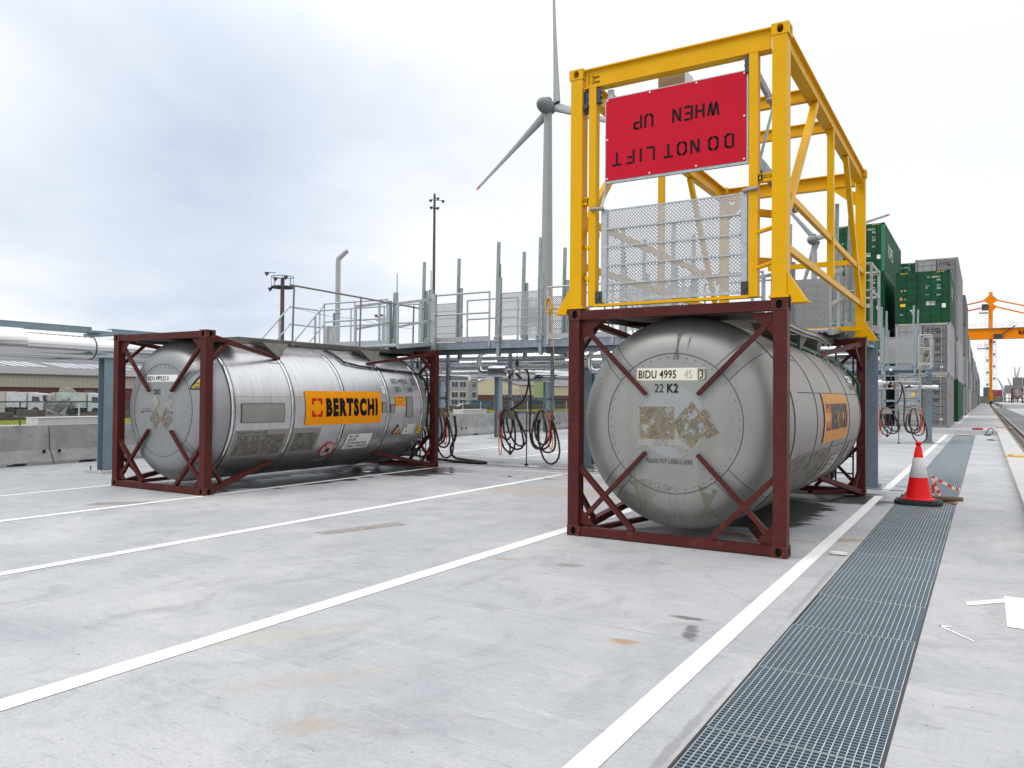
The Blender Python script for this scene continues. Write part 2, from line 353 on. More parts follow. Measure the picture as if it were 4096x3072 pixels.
# ------------------------------------------------------------------ ground and setting
def build_ground():
    m = bpy.data.materials.new('brushed_concrete'); m.use_nodes = True; t = m.node_tree; b = t.nodes['Principled BSDF']
    MAT['ground'] = m
    co = t.nodes.new('ShaderNodeTexCoord')
    def nz(scale, st, det=6, dis=0.0, rough=0.6):
        mp = t.nodes.new('ShaderNodeMapping'); mp.inputs['Scale'].default_value = st; t.links.new(co.outputs['Object'], mp.inputs[0])
        n = t.nodes.new('ShaderNodeTexNoise'); n.inputs['Scale'].default_value = scale; n.inputs['Detail'].default_value = det
        n.inputs['Distortion'].default_value = dis; n.inputs['Roughness'].default_value = rough
        t.links.new(mp.outputs[0], n.inputs['Vector']); return n.outputs[0]
    def mr(v, a, b_, c=0.0, d=1.0):
        n = t.nodes.new('ShaderNodeMapRange'); n.inputs[1].default_value = a; n.inputs[2].default_value = b_; n.inputs[3].default_value = c; n.inputs[4].default_value = d
        t.links.new(v, n.inputs[0]); return n.outputs[0]
    def mix(f, c1, c2):
        n = t.nodes.new('ShaderNodeMix'); n.data_type = 'RGBA'; t.links.new(f, n.inputs[0])
        for i, c in ((6, c1), (7, c2)):
            if isinstance(c, tuple): n.inputs[i].default_value = (*c, 1)
            else: t.links.new(c, n.inputs[i])
        return n.outputs[2]
    M_ = lambda op, a, b_=None: math_node(op, a, b_, tree=t)
    c = mix(mr(nz(0.45, (1, 1, 1), 9, 0.5, 0.62), 0.34, 0.66), (0.335, 0.347, 0.372), (0.480, 0.483, 0.485))
    c = mix(mr(nz(1.7, (1, 0.7, 1), 9, 0.9, 0.72), 0.49, 0.70, 0, 0.75), c, (0.255, 0.262, 0.275))     # blotches
    c = mix(mr(nz(4.0, (0.30, 2.2, 1), 7, 0.3, 0.7), 0.53, 0.72, 0, 0.60), c, (0.50, 0.50, 0.495))      # trowel marks
    c = mix(mr(nz(9.0, (0.35, 1.8, 1), 5, 0.6, 0.7), 0.56, 0.74, 0, 0.55), c, (0.215, 0.215, 0.225))
    c = mix(mr(nz(70, (0.4, 1.4, 1), 3), 0.48, 0.78, 0, 0.45), c, (0.17, 0.17, 0.18))
    c = mix(mr(nz(22, (0.5, 1.5, 1), 5, 0.3, 0.75), 0.52, 0.74, 0, 0.40), c, (0.52, 0.52, 0.51))
    c = mix(mr(nz(190, (1, 1, 1), 2), 0.50, 0.72, 0, 0.30), c, (0.20, 0.20, 0.205))
    c = mix(mr(nz(0.7, (1, 1.6, 1), 7, 0.4, 0.65), 0.60, 0.78, 0, 0.32), c, (0.40, 0.335, 0.27))        # faint rust bloom
    c = mix(mr(nz(34, (1, 1, 1), 2), 0.715, 0.74, 0, 0.85), c, (0.06, 0.055, 0.05))                      # grit specks
    c = mix(mr(nz(11, (1, 0.6, 1), 3, 1.0), 0.735, 0.755, 0, 0.75), c, (0.10, 0.09, 0.085))              # chips
    sp = t.nodes.new('ShaderNodeSeparateXYZ'); t.links.new(co.outputs['Object'], sp.inputs[0])
    X, Y = sp.outputs[0], sp.outputs[1]
    def gauss(cx, cy, sx, sy):
        a = M_('DIVIDE', M_('SUBTRACT', X, cx), sx); b2 = M_('DIVIDE', M_('SUBTRACT', Y, cy), sy)
        return M_('ADD', M_('MULTIPLY', a, a), M_('MULTIPLY', b2, b2))
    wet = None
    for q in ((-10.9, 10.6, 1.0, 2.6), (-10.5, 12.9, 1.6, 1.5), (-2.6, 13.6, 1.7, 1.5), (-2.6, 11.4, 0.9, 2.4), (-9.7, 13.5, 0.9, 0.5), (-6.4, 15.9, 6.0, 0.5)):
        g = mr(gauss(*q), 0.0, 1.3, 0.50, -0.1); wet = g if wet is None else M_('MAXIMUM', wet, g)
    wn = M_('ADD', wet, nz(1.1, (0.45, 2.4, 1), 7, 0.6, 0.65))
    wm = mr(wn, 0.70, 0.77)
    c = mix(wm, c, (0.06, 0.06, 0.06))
    # stains with a place of their own
    for cx_, cy_, sx_, sy_, rot, colr, st in ((-2.4, 9.15, 0.9, 0.10, 0.05, (0.33, 0.20, 0.10), 0.9), (-1.35, 9.5, 0.35, 0.14, 0.5, (0.36, 0.24, 0.13), 0.8), (-2.0, 4.75, 0.12, 0.07, 0.3, (0.36, 0.22, 0.10), 0.8),
            (-3.25, 3.15, 0.55, 0.13, 0.9, (0.40, 0.33, 0.26), 0.32), (-2.78, 2.72, 0.20, 0.11, 0.6, (0.42, 0.31, 0.20), 0.36), (-4.0, 3.6, 0.7, 0.14, 1.0, (0.44, 0.40, 0.30), 0.40), (-6.3, 11.5, 1.6, 0.8, 0.2, (0.38, 0.29, 0.22), 0.5),
            (-5.5, 13.5, 1.8, 0.6, 0.0, (0.36, 0.28, 0.22), 0.5), (-4.0, 6.5, 0.16, 0.06, 0.2, (0.36, 0.25, 0.15), 0.7), (-1.70, 5.15, 0.06, 0.22, 0.25, (0.10, 0.10, 0.10), 0.85), (-1.85, 5.5, 0.16, 0.05, 0.1, (0.09, 0.085, 0.08), 0.8),
            (-1.22, 3.6, 0.03, 0.9, 0.0, (0.17, 0.165, 0.16), 0.5), (-1.22, 6.9, 0.03, 1.5, 0.0, (0.18, 0.175, 0.17), 0.45), (-1.27, 2.95, 0.13, 0.10, 0.0, (0.07, 0.068, 0.065), 0.9), (-3.35, 6.6, 0.14, 0.10, 0.3, (0.22, 0.19, 0.17), 0.7)):
        dx_ = M_('SUBTRACT', X, cx_); dy_ = M_('SUBTRACT', Y, cy_); cr, sr = math.cos(rot), math.sin(rot)
        u_ = M_('DIVIDE', M_('ADD', M_('MULTIPLY', dx_, cr), M_('MULTIPLY', dy_, sr)), sx_); v_ = M_('DIVIDE', M_('SUBTRACT', M_('MULTIPLY', dy_, cr), M_('MULTIPLY', dx_, sr)), sy_)
        g = mr(M_('ADD', M_('MULTIPLY', u_, u_), M_('MULTIPLY', v_, v_)), 0.0, 2.2, 0.42, -0.2)
        k_ = mr(M_('ADD', g, nz(3.2/max(sx_, sy_)**0.5, (1, 1.4, 1), 7, 0.5, 0.7)), 0.62, 0.86, 0, st)
        c = mix(k_, c, colr)
    # slab joints
    def joint(co_, pos, wdt=0.006): return M_('LESS_THAN', M_('ABSOLUTE', M_('SUBTRACT', co_, pos)), wdt)
    j = None
    for pos in (5.0, 21.0, 27.0, 36.0):
        g = joint(Y, pos, 0.004 if pos < 10 else 0.012); j = g if j is None else M_('MAXIMUM', j, g)
    for pos in (-14.2, -20.0): j = M_('MAXIMUM', j, joint(X, pos, 0.01))
    c = mix(M_('MULTIPLY', j, 0.55), c, (0.15, 0.15, 0.15))
    t.links.new(c, b.inputs['Base Color'])
    r = mr(nz(0.9, (1, 2, 1), 5), 0.35, 0.7, 0.72, 0.52)
    rm = t.nodes.new('ShaderNodeMix'); t.links.new(wm, rm.inputs[0]); t.links.new(r, rm.inputs[2]); rm.inputs[3].default_value = 0.28
    t.links.new(rm.outputs[0], b.inputs['Roughness'])
    bp = t.nodes.new('ShaderNodeBump'); bp.inputs['Strength'].default_value = 0.5; bp.inputs['Distance'].default_value = 0.004
    t.links.new(nz(45, (0.3, 1.8, 1), 4), bp.inputs['Height'])
    t.links.new(bp.outputs[0], b.inputs['Normal'])
    g = MB()
    CH0, CH1 = -1.17, -0.375          # drain channel
    def slab(x0, x1, y0, y1, z=0.0): g.add([(x0, y0, z), (x1, y0, z), (x1, y1, z), (x0, y1, z)], [(0, 1, 2, 3)])
    slab(-19, CH0, -15, 41.3); slab(CH1, 0.46, -15, 41.3); slab(CH0, CH1, 40.3, 41.3)
    slab(0.46, 90, -15, 330); slab(-19, 0.46, 41.3, 330, 0.2); slab(-120, -19, -15, 41.3, -1.3)
    g.add([(-19, 41.3, 0.2), (-19, 330, 0.2), (-19, 330, -1.4), (-19, 41.3, -1.4)], [(0, 3, 2, 1)])
    g.add([(-19, 41.3, 0.2), (0.46, 41.3, 0.2), (0.46, 41.3, 0), (-19, 41.3, 0)], [(0, 3, 2, 1)])
    g.add([(-19, -15, 0), (-19, 41.3, 0), (-19, 41.3, -1.3), (-19, -15, -1.3)], [(0, 3, 2, 1)])
    g.add([(0.46, 41.3, 0), (0.46, 330, 0), (0.46, 330, 0.2), (0.46, 41.3, 0.2)], [(0, 1, 2, 3)])
    structure(g.build('ground', m))
    ch = MB()
    ch.add([(CH0, -5, -0.01), (CH0, 40.3, -0.01), (CH0, 40.3, -0.35), (CH0, -5, -0.35), (CH1, -5, -0.01), (CH1, 40.3, -0.01), (CH1, 40.3, -0.35), (CH1, -5, -0.35)],
           [(0, 3, 2, 1), (4, 5, 6, 7), (3, 7, 6, 2), (1, 2, 6, 5)])
    structure(ch.build('drain_channel', mat('channel_concrete', (0.045, 0.047, 0.05), 0.8, var=0.2)))
    fr = MB()
    for x in (CH0+0.008, CH1-0.008): fr.box(x-0.007, -5, -0.08, x+0.007, 40.3, 0.003)
    structure(fr.build('channel_frame', darksteel))
    # far land
    te = MB(); R = 3200
    te.add([(-R, -R, -1.35), (R, -R, -1.35), (R, R, -1.35), (-R, R, -1.35)], [(0, 1, 2, 3)])
    structure(te.build('terrain', mat('far_land', (0.12, 0.12, 0.11), 0.95, var=0.4, vscale=0.15)))
build_ground()

ln = MB()
def stripe(x0, y0, x1, y1, z=0.004): ln.add([(x0, y0, z), (x1, y0, z), (x1, y1, z), (x0, y1, z)], [(0, 1, 2, 3)])
stripe(-1.55, 0.3, -1.42, 14.05); stripe(-1.55, 14.9, -1.42, 31.6); stripe(-1.55, 32.3, -1.42, 40.0)
for xc, w_, y0 in ((-4.275, 0.165, -3), (-7.355, 0.14, -2), (-10.36, 0.12, -2), (-12.86, 0.10, -2)):
    stripe(xc-w_/2, y0, xc+w_/2, 14.10)
    stripe(xc-w_/2, 17.2, xc+w_/2, 30.6)
stripe(-13.0, 14.32, -4.2, 14.42); stripe(-12.8, 17.0, -1.6, 17.10)
# numeral at the right edge of the picture
ln.add([(-0.12, 7.0, 0.004), (0.13, 7.27, 0.004), (0.13, 7.41, 0.004), (-0.13, 7.12, 0.004)], [(0, 1, 2, 3)]); stripe(0.13, 6.50, 0.44, 7.50); ln.add([(-0.28, 6.26, 0.004), (-0.275, 6.29, 0.004), (-0.06, 6.00, 0.004), (-0.065, 5.985, 0.004)], [(0, 3, 2, 1)]); ln.add([(-0.28, 6.26, 0.004), (-0.20, 6.27, 0.004), (-0.20, 6.29, 0.004), (-0.275, 6.29, 0.004)], [(0, 1, 2, 3)])
structure(ln.build('road_marking', paint))
sl = MB()
for y in (15.05, 31.9): sl.add([(-16, y, 0.006), (-1.2, y, 0.006), (-1.2, y+0.07, 0.006), (-16, y+0.07, 0.006)], [(0, 1, 2, 3)])
structure(sl.build('slot_drain', mat('slot', (0.03, 0.03, 0.032), 0.5)))

# stains: rust marks, patches and puddles lie on the slab as thin films
def blob(cx, cy, rx, ry, seed, n=40, rot=0.0, rough=0.35):
    r = random.Random(seed); ph = [r.uniform(0, 6.28) for _ in range(6)]; pts = []
    for i in range(n):
        a = 2*PI*i/n; k = 1+rough*sum(math.sin(a*(j+2)+ph[j])/(j+1.5) for j in range(6))
        x, y = rx*k*math.cos(a), ry*k*math.sin(a)
        pts.append((cx+x*math.cos(rot)-y*math.sin(rot), cy+x*math.sin(rot)+y*math.cos(rot)))
    return pts
rust_f = patchy('rust_stain', (0.35, 0.19, 0.09), (0.45, 0.32, 0.20), 3.5, 0.42, 0.8)
dark_f = patchy('oil_stain', (0.10, 0.09, 0.085), (0.16, 0.15, 0.14), 8, 0.47, 0.4)
water_m = mat('standing_water', (0.03, 0.032, 0.034), 0.03, spec=0.9)
def film(name, items, m, z):
    b = MB()
    for pts in items: b.add([(x, y, z) for x, y in pts], [list(range(len(pts)))])
    return structure(b.build(name, m))
film('patched_concrete', [[(-6.62, 6.55), (-6.40, 6.50), (-6.08, 7.55), (-6.32, 7.64)], [(-10.9, 6.3), (-10.2, 6.9), (-10.35, 7.2), (-11.0, 6.6)]], patchy('repair_patch', (0.21, 0.185, 0.175), (0.33, 0.31, 0.30), 6, 0.36, 0.8), 0.002)
film('puddle', [blob(-9.55, 13.1, 0.55, 0.06, 21), blob(-8.6, 15.4, 0.75, 0.07, 22), blob(-7.6, 13.2, 0.8, 0.05, 26), blob(-9.6, 14.0, 0.5, 0.05, 25), blob(-6.9, 15.3, 0.8, 0.06, 23), blob(-10.8, 12.3, 0.3, 0.10, 24)], water_m, 0.003)

# kerb of the crane runway, rail and rack
kb = MB(); y = -2.0
while y < 300:
    kb.box(0.46, y, 0.0, 0.90, y+2.985, 0.15); y += 3.0
structure(kb.build('kerb', concrete_l))
rk = MB(); rk.box(0.90, -2, 0.0, 1.6, 300, 0.045)
structure(rk.build('rail_bed', mat('rail_bed_concrete', (0.22, 0.215, 0.20), 0.85, var=0.3, vscale=2, stretch=(1, 0.4, 1))))
rk = MB(); rk.box(1.06, -2, 0.045, 1.2, 300, 0.075)
rk.box(0.95, -2, 0.045, 0.965, 300, 0.06)
structure(rk.build('rail_fastening', mat('rusty_steel', (0.09, 0.055, 0.04), 0.7, 0.3, var=0.4, vscale=20)))
rl = MB(); rl.box(1.30, -2, 0.045, 1.42, 300, 0.06); rl.box(1.345, -2, 0.06, 1.375, 300, 0.15); rl.box(1.325, -2, 0.15, 1.395, 300, 0.185)
structure(rl.build('crane_rail', mat('rail_steel', (0.20, 0.15, 0.12), 0.3, 0.8, var=0.3)))
wl = MB(); wl.box(2.7, 172, 0.0, 60, 320, 0.76)
structure(wl.build('loading_ramp', concrete_l))
pv = MB(); pv.add([(1.6, -2, 0.006), (3.3, -2, 0.006), (3.3, 172, 0.006), (1.6, 172, 0.006)], [(0, 1, 2, 3)])
structure(pv.build('path', mat('grey_asphalt', (0.16, 0.165, 0.17), 0.8, var=0.2, vscale=8)))
rx = MB()
for x0, y0, x1, y1 in ((-19, 41.35, -1.45, 41.6), (-1.4, 50, -1.25, 95)):
    rx.add([(x0, y0, 0.204), (x1, y0, 0.204), (x1, y1, 0.204), (x0, y1, 0.204)], [(0, 1, 2, 3)])
structure(rx.build('slab_edge_marking', mat('pale_band', (0.55, 0.55, 0.55), 0.7)))

bar0 = None
for i, y in enumerate((23.7, 47.8, 68.5, 90, 112, 134, 156, 178)):
    if bar0 is None:
        b = MB(); b.box(0.44, -0.22, 0.0, 1.22, 0.22, 0.03); b.cyl((1.0, 0.05, 0.03), (1.0, 0.05, 0.06), 0.05, 10, 1)
        b.box(0.50, -0.05, 0.03, 0.6, 0.05, 0.04, 1)
        bar0 = b.build('clamp_bar', [mat('clamp_yellow', (0.70, 0.36, 0.01), 0.5, var=0.15, vscale=6), darksteel]); o = bar0
    else: o = bar0.copy(); col.objects.link(o)
    o.location = (0, y, 0.152)
    tag(o, ['yellow steel bar lying across the kerb, nearest the camera', 'second nearest yellow bar across the kerb beside the crane rail', 'third yellow bar along the kerb beside the crane rail', 'fourth yellow bar along the kerb beside the crane rail',
            'fifth yellow bar along the kerb beside the crane rail', 'sixth yellow bar along the kerb beside the crane rail', 'seventh yellow bar along the kerb beside the crane rail', 'farthest yellow bar across the kerb, close to the orange crane leg'][i], 'bar', 'yellow bars across the kerb')

# ------------------------------------------------------------------ drain gratings
def grate_proto():
    b = MB(); W0, W1, L = -1.150, -0.392, 0.992
    nx = 22; pitch = (W1-W0)/nx
    for i in range(nx+1): b.box(W0+i*pitch-0.0022, 0, -0.03, W0+i*pitch+0.0022, L, 0.0)
    n = 30
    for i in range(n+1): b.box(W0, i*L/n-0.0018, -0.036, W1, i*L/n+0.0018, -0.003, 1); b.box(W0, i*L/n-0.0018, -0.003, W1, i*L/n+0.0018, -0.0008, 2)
    b.box(W0, -0.001, -0.03, W1, 0.001, 0.0005); b.box(W0, L-0.001, -0.03, W1, L+0.001, 0.0005)
    return b
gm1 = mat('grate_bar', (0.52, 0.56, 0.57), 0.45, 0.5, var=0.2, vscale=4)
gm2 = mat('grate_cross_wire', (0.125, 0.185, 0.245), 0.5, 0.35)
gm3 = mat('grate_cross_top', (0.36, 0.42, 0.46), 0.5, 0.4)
g0 = None; k = 0
ordn = ['nearest', 'second', 'third', 'fourth', 'fifth', 'sixth', 'seventh', 'eighth', 'ninth', 'tenth', 'eleventh', 'twelfth', 'thirteenth', 'fourteenth', 'fifteenth', 'sixteenth', 'seventeenth', 'eighteenth', 'nineteenth', 'twentieth',
        'twenty-first', 'twenty-second', 'twenty-third', 'twenty-fourth', 'twenty-fifth', 'twenty-sixth', 'twenty-seventh']
for i in range(38):
    y = 1.75+i*1.0
    if abs(y-13.75) < 0.1: continue
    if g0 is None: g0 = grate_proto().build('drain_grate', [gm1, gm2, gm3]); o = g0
    else: o = g0.copy(); col.objects.link(o)
    o.location = (random.uniform(-0.003, 0.003), y, 0.003+random.uniform(-0.002, 0.005)); o.rotation_euler = (random.uniform(-0.002, 0.002), random.uniform(-0.002, 0.002), random.uniform(-0.001, 0.001))
    if y < 13: lab = 'steel drain grate, %s of those between the camera and the traffic cone' % ordn[i]
    else: lab = 'steel drain grate behind the traffic cone, %s beyond the gap' % (['nearest']+ordn[1:])[i-13]
    tag(o, lab, 'drain grate', 'steel gratings over the drain channel')

# ------------------------------------------------------------------ tank container
TR, TZ = 1.19, 1.31
def head_y(r):
    if r <= 0.75: return 0.075+0.035*(r/0.75)**2
    s = min(1.0, (r-0.75)/(TR-0.75)); return 0.11+0.40*(1-math.sqrt(max(0, 1-s*s)))
def stadium(cx, cz, w_, h_, n=8):
    pts = []; r = w_/2; k = h_/2-r
    for i in range(n+1): a = PI*i/n; pts.append((cx+r*math.cos(a), cz+k+r*math.sin(a)))
    for i in range(n+1): a = PI+PI*i/n; pts.append((cx+r*math.cos(a), cz-k+r*math.sin(a)))
    return pts
def holed(mb, w_, h_, hw, hh, fn, depth=0.05, mi=0, mi_in=1, backed=True):
    # rectangular face with a slotted hole; fn maps (u, v, depth) to 3D
    ho = stadium(0, 0, hw, hh, 8); n = len(ho); vs = []
    for u, v in ho:
        s_ = min((w_/2)/abs(u) if abs(u) > 1e-6 else 1e9, (h_/2)/abs(v) if abs(v) > 1e-6 else 1e9)
        vs.append((u*s_, v*s_))
    P = [fn(u, v, 0) for u, v in vs]+[fn(u, v, 0) for u, v in ho]
    mb.add(P, [[i, (i+1) % n, (i+1) % n+n, i+n] for i in range(n)], mi)
    for su in (-1, 1):                      # corners left over between the outline samples
        for sv in (-1, 1):
            best = sorted([i for i, (u, v) in enumerate(vs) if u*su >= -1e-6 and v*sv >= -1e-6], key=lambda i: (abs(vs[i][0]-su*w_/2)+abs(vs[i][1]-sv*h_/2)))
            a = [i for i in best if abs(abs(vs[i][0])-w_/2) < 1e-6]; c = [i for i in best if abs(abs(vs[i][1])-h_/2) < 1e-6]
            if a and c and a[0] != c[0]: mb.add([fn(*vs[a[0]], 0), fn(su*w_/2, sv*h_/2, 0), fn(*vs[c[0]], 0)], [(0, 1, 2)], mi)
    Q = [fn(u, v, 0) for u, v in ho]+[fn(u, v, depth) for u, v in ho]
    mb.add(Q, [[i, (i+1) % n, (i+1) % n+n, i+n] for i in range(n)], mi_in)
    if backed: mb.add([fn(u, v, depth) for u, v in ho], [list(range(n))], mi_in)
def casting(cx, cy, cz, sx, sy, mb=None, w_=0.162, d_=0.178, h_=0.118, backed=True):
    # cx, cy, cz: outer lower corner; sx, sy: +1 when the outer faces look to +x / +y
    mb = mb or MB()
    x0, y0 = cx, cy; xi, yi = cx-sx*w_, cy-sy*d_
    xm, ym, zm = (x0+xi)/2, (y0+yi)/2, cz+h_/2
    holed(mb, w_, h_, 0.064, 0.090, lambda u, v, d: (xm+u, y0-sy*d, zm+v), backed=backed)
    holed(mb, d_, h_, 0.064, 0.090, lambda u, v, d: (x0-sx*d, ym+u, zm+v), backed=backed)
    mb.add([(xi, yi, cz), (xi, y0, cz), (xi, y0, cz+h_), (xi, yi, cz+h_)], [(0, 1, 2, 3)])
    mb.add([(xi, yi, cz), (x0, yi, cz), (x0, yi, cz+h_), (xi, yi, cz+h_)], [(0, 1, 2, 3)])
    for z in (cz, cz+h_): mb.add([(xi, yi, z), (x0, yi, z), (x0, y0, z), (xi, y0, z)], [(0, 1, 2, 3)])
    return mb
def tri_plate(mb, a, b, c, vec, mi=0): mb.ext([a, b, c], vec, mi)

def tank_container(loc, label, variant):
    root = thing('tank_container', label, 'tank container', (0, 0, 0))
    Lc = 6.058; hx = 1.219
    clad, head, band = (steel, head_m, band_m) if variant == 'L' else (steel_w, head_w, band_w)
    # ---- tank body
    t = MB(); prof = [(head_y(0.0), 0.001)]
    for i in range(1, 8): r = 0.75*i/7; prof.append((head_y(r), r))
    for i in range(1, 15): a = (PI/2)*i/14; r = 0.75+(TR-0.75)*math.sin(a); prof.append((0.11+0.40*(1-math.cos(a)), r))
    t.rev(prof, 96, TZ, 1)
    t.rev([(0.51, TR), (1.2, TR), (2.4, TR), (3.6, TR), (4.8, TR), (5.548, TR)], 96, TZ, 0)
    t.rev([(Lc-y, r) for y, r in prof[::-1]], 96, TZ, 1)
    # seams on the dished end
    def on_head(x, z, d=0.0): r = math.hypot(x, z-TZ); return (x, head_y(r)-d, z)
    t.tube([on_head(0.76*math.cos(a), TZ+0.76*math.sin(a), 0.001) for a in [2*PI*i/72 for i in range(72)]], 0.0045, 5, True, 2)
    for q in range(4):
        for dd in (-0.10, 0.10):
            a0 = PI/4+q*PI/2; c, s = math.cos(a0), math.sin(a0); px, pz = -s*dd, c*dd
            t.tube([on_head(c*r+px, TZ+s*r+pz, 0.001) for r in [0.76+i*0.035 for i in range(13)] if math.hypot(c*r+px, s*r+pz) < TR-0.002], 0.004, 5, False, 2)
    for i in range(44):
        a = 2*PI*(i+0.5)/44; x, z = 0.80*math.cos(a), 0.80*math.sin(a)
        p = on_head(x*0.90, TZ+z*0.90); q = on_head(x*0.90, TZ+z*0.90, 0.008); t.cyl(p, q, 0.0055, 6, 2)
        if i % 3 == 0: p = on_head(x*1.28, TZ+z*1.28); q = on_head(x*1.28, TZ+z*1.28, 0.006); t.cyl(p, q, 0.006, 6, 2)
    t.rev([(0.50, TR+0.001), (0.50, TR+0.006), (0.512, TR+0.006), (0.512, TR+0.001)], 96, TZ, 2)
    def cp(y, th, d=0.0): a = rad(th); return ((TR+d)*math.cos(a), y, TZ+(TR+d)*math.sin(a))
    def arc_line(y0, y1, th, wdt=0.006): t.tube([cp(y0, th, 0.001), cp(y1, th, 0.001)], wdt*0.6, 4, False, 2)
    for th in ((11.5,) if variant == 'L' else (17, -17.5, 38)):
        for sgn in (0, 1):
            T = th if sgn == 0 else 180-th
            if variant == 'L': arc_line(0.6, 5.6, T, 0.003)
            else: arc_line(0.9 if th != 38 else 0.6, 5.6 if th != 38 else 1.8, T, 0.010)
    tank = t.build('tank', [clad, head, seam_m], root)
    # ---- bands
    for y in (0.525, 1.80, 3.08, 4.36, 5.46):
        b = MB(); w_ = 0.072 if variant == 'L' else 0.022; dz = 0.007
        b.rev([(y, TR+0.0005), (y, TR+dz), (y+w_, TR+dz), (y+w_, TR+0.0005)], 96, TZ, 0)
        for yy in (y-0.006, y+w_): b.rev([(yy, TR+0.0008), (yy, TR+dz*0.8), (yy+0.006, TR+dz*0.8), (yy+0.006, TR+0.0008)], 96, TZ, 1)
        b.build('cladding_band', [band, seam_m], tank)
    # ---- decals on the +x flank (theta measured up from horizontal)
    def flank(y0, y1, t0, t1, m, name, parent=tank, d=0.012, mats=None, thick=0.0):
        b = MB(); n = max(2, int(abs(t1-t0)/3)); v = []
        for i in range(n+1):
            th = t0+(t1-t0)*i/n; v += [cp(y0, th, d), cp(y1, th, d)]
        b.add(v, [(2*i, 2*i+1, 2*i+3, 2*i+2) for i in range(n)], 0, True)
        return b.build(name, m, parent)
    def ftext(body, y, th, size, m, name, parent=tank, xs=0.8, bold=0.0, d=0.015, slant=0.0):
        g = slice_v(*text_geo(body, size, xs, bold*size), 0.03)
        b = MB(); put(b, g, lambda u, v: cp(y+u+slant*v, th+math.degrees(v/TR), d)); return b.build(name, m, parent)
    def frame_line(y0, y1, t0, t1, name='sign_holder', fill=None):
        b = MB(); d = 0.012; n = 6
        for ya in (y0, y1): b.tube([cp(ya, t0+(t1-t0)*i/n, d) for i in range(n+1)], 0.005, 4)
        for th in (t0, t1): b.tube([cp(y0, th, d), cp(y1, th, d)], 0.005, 4)
        if fill:
            v = []
            for i in range(n+1): v += [cp(y0, t0+(t1-t0)*i/n, 0.010), cp(y1, t0+(t1-t0)*i/n, 0.010)]
            b.add(v, [(2*i, 2*i+1, 2*i+3, 2*i+2) for i in range(n)], 1, True)
        b.build(name, [seam_m, fill or seam_m], tank)
    om, im, rm_ = (orange_d, ink, red_d) if variant == 'L' else (orange_w, ink_w, mat('faded_red_vinyl', (0.22, 0.03, 0.03), 0.6))
    dy = 0.0 if variant == 'L' else 0.12
    pan = flank(2.12+dy, 4.16, -13.2, 16.7, om, 'logo_panel')
    b = MB()
    for y0, s1 in ((2.27+dy, 1), (2.53+dy, -1)):
        for th0, s2 in ((-6.0, 1), (10.2, -1)):
            L_ = 0.115; W_ = 0.048; va = math.degrees(1/TR)
            for (a, c) in ((L_, W_), (W_, L_)):
                n = 3; v = []
                for i in range(n+1): th = th0+s2*c*va*i/n; v += [cp(y0, th, 0.016), cp(y0+s1*a, th, 0.016+0.0003*(a < 0.1))]
                b.add(v, [(2*i, 2*i+1, 2*i+3, 2*i+2) for i in range(n)], 0)
    b.build('bracket_emblem', rm_, pan)
    # heavy condensed lettering, scaled to the measured width
    g = text_geo('BERTSCHI', 0.40, 1.0, 0.026); us = [u for u, v in g[0]]; vs = [v for u, v in g[0]]
    su = (4.04-2.62-dy)/(max(us)-min(us)); sv = 0.345/(max(vs)-min(vs)); u0 = min(us); v0 = min(vs)
    g2 = slice_v([((u-u0)*su, (v-v0)*sv) for u, v in g[0]], g[1], 0.03)
    b = MB(); put(b, g2, lambda u, v: cp(2.62+dy+u, -6.1+math.degrees(v/TR), 0.017)); b.build('logo_lettering', im, pan)
    if variant == 'L':
        frame_line(0.72, 1.63, -9.3, 5.8, 'placard_holder', plate_m)
        frame_line(4.96, 5.17, -8.4, 11.9, 'placard_holder', plate_m)
        frame_line(4.19, 4.31, -3.2, 6.8, 'placard_holder', plate_m); frame_line(4.45, 4.56, -3.4, 4.6, 'placard_holder', plate_m)
        flank(0.64, 2.56, -41.5, -15.6, plate_m, 'dull_sheet', d=0.004)
        flank(0.70, 1.72, -39, -20, grime, 'grime_patch', d=0.0055); flank(1.95, 2.5, -38, -20, grime, 'grime_patch', d=0.0055)
        ftext('PLEASE PUT LABELS HERE', 0.68, -19, 0.075, ink_g, 'lettering', xs=0.75)
        dg = flank(3.31, 4.02, -39.7, -23.4, white, 'approval_label')
        for i, (tx, th) in enumerate((('RID / ADR', -27.0), ('AAR 600', -30.6), ('UN PORTABLE TANK', -34.4), ('TC IMPACT APPROVED', -38.2))):
            ftext(tx, 3.36, th, 0.075, ink, 'lettering', dg, xs=0.78, bold=0.006)
        ftext('BIDU 499533', 4.62, 25.9, 0.155, ink_g, 'lettering', xs=0.58, bold=0.010)
        ftext('0', 5.29, 25.9, 0.155, ink_g, 'lettering', xs=0.6, bold=0.01)
        frame_line(5.27, 5.37, 25, 31, 'check_digit_box')
        ftext('22K2', 4.65, 17.3, 0.14, ink_g, 'lettering', xs=0.58, bold=0.010)
        ftext('L4BN', 5.06, 17.3, 0.14, ink_g, 'lettering', xs=0.58, bold=0.010)
        ftext('PI-4', 5.36, 19.0, 0.05, ink_g, 'lettering', xs=0.6)
        o = flank(4.60, 4.90, 2.5, 12.1, orange_d, 'hazard_label')
        ftext('ATTENTION', 4.655, 10.2, 0.042, ink, 'lettering', o, xs=0.85, bold=0.01)
        b = MB(); b.tube([cp(4.63, 3.2, 0.014), cp(4.87, 9.4, 0.014)], 0.003, 4); b.tube([cp(4.63, 9.4, 0.014), cp(4.87, 3.2, 0.014)], 0.003, 4); b.build('cross_mark', ink, o)
        o = flank(4.22, 4.32, 15.1, 22.4, white, 'small_label'); ftext('TIR', 4.235, 19.0, 0.05, ink, 'lettering', o, xs=0.7); ftext('M', 4.25, 16.2, 0.05, ink, 'lettering', o, xs=0.7)
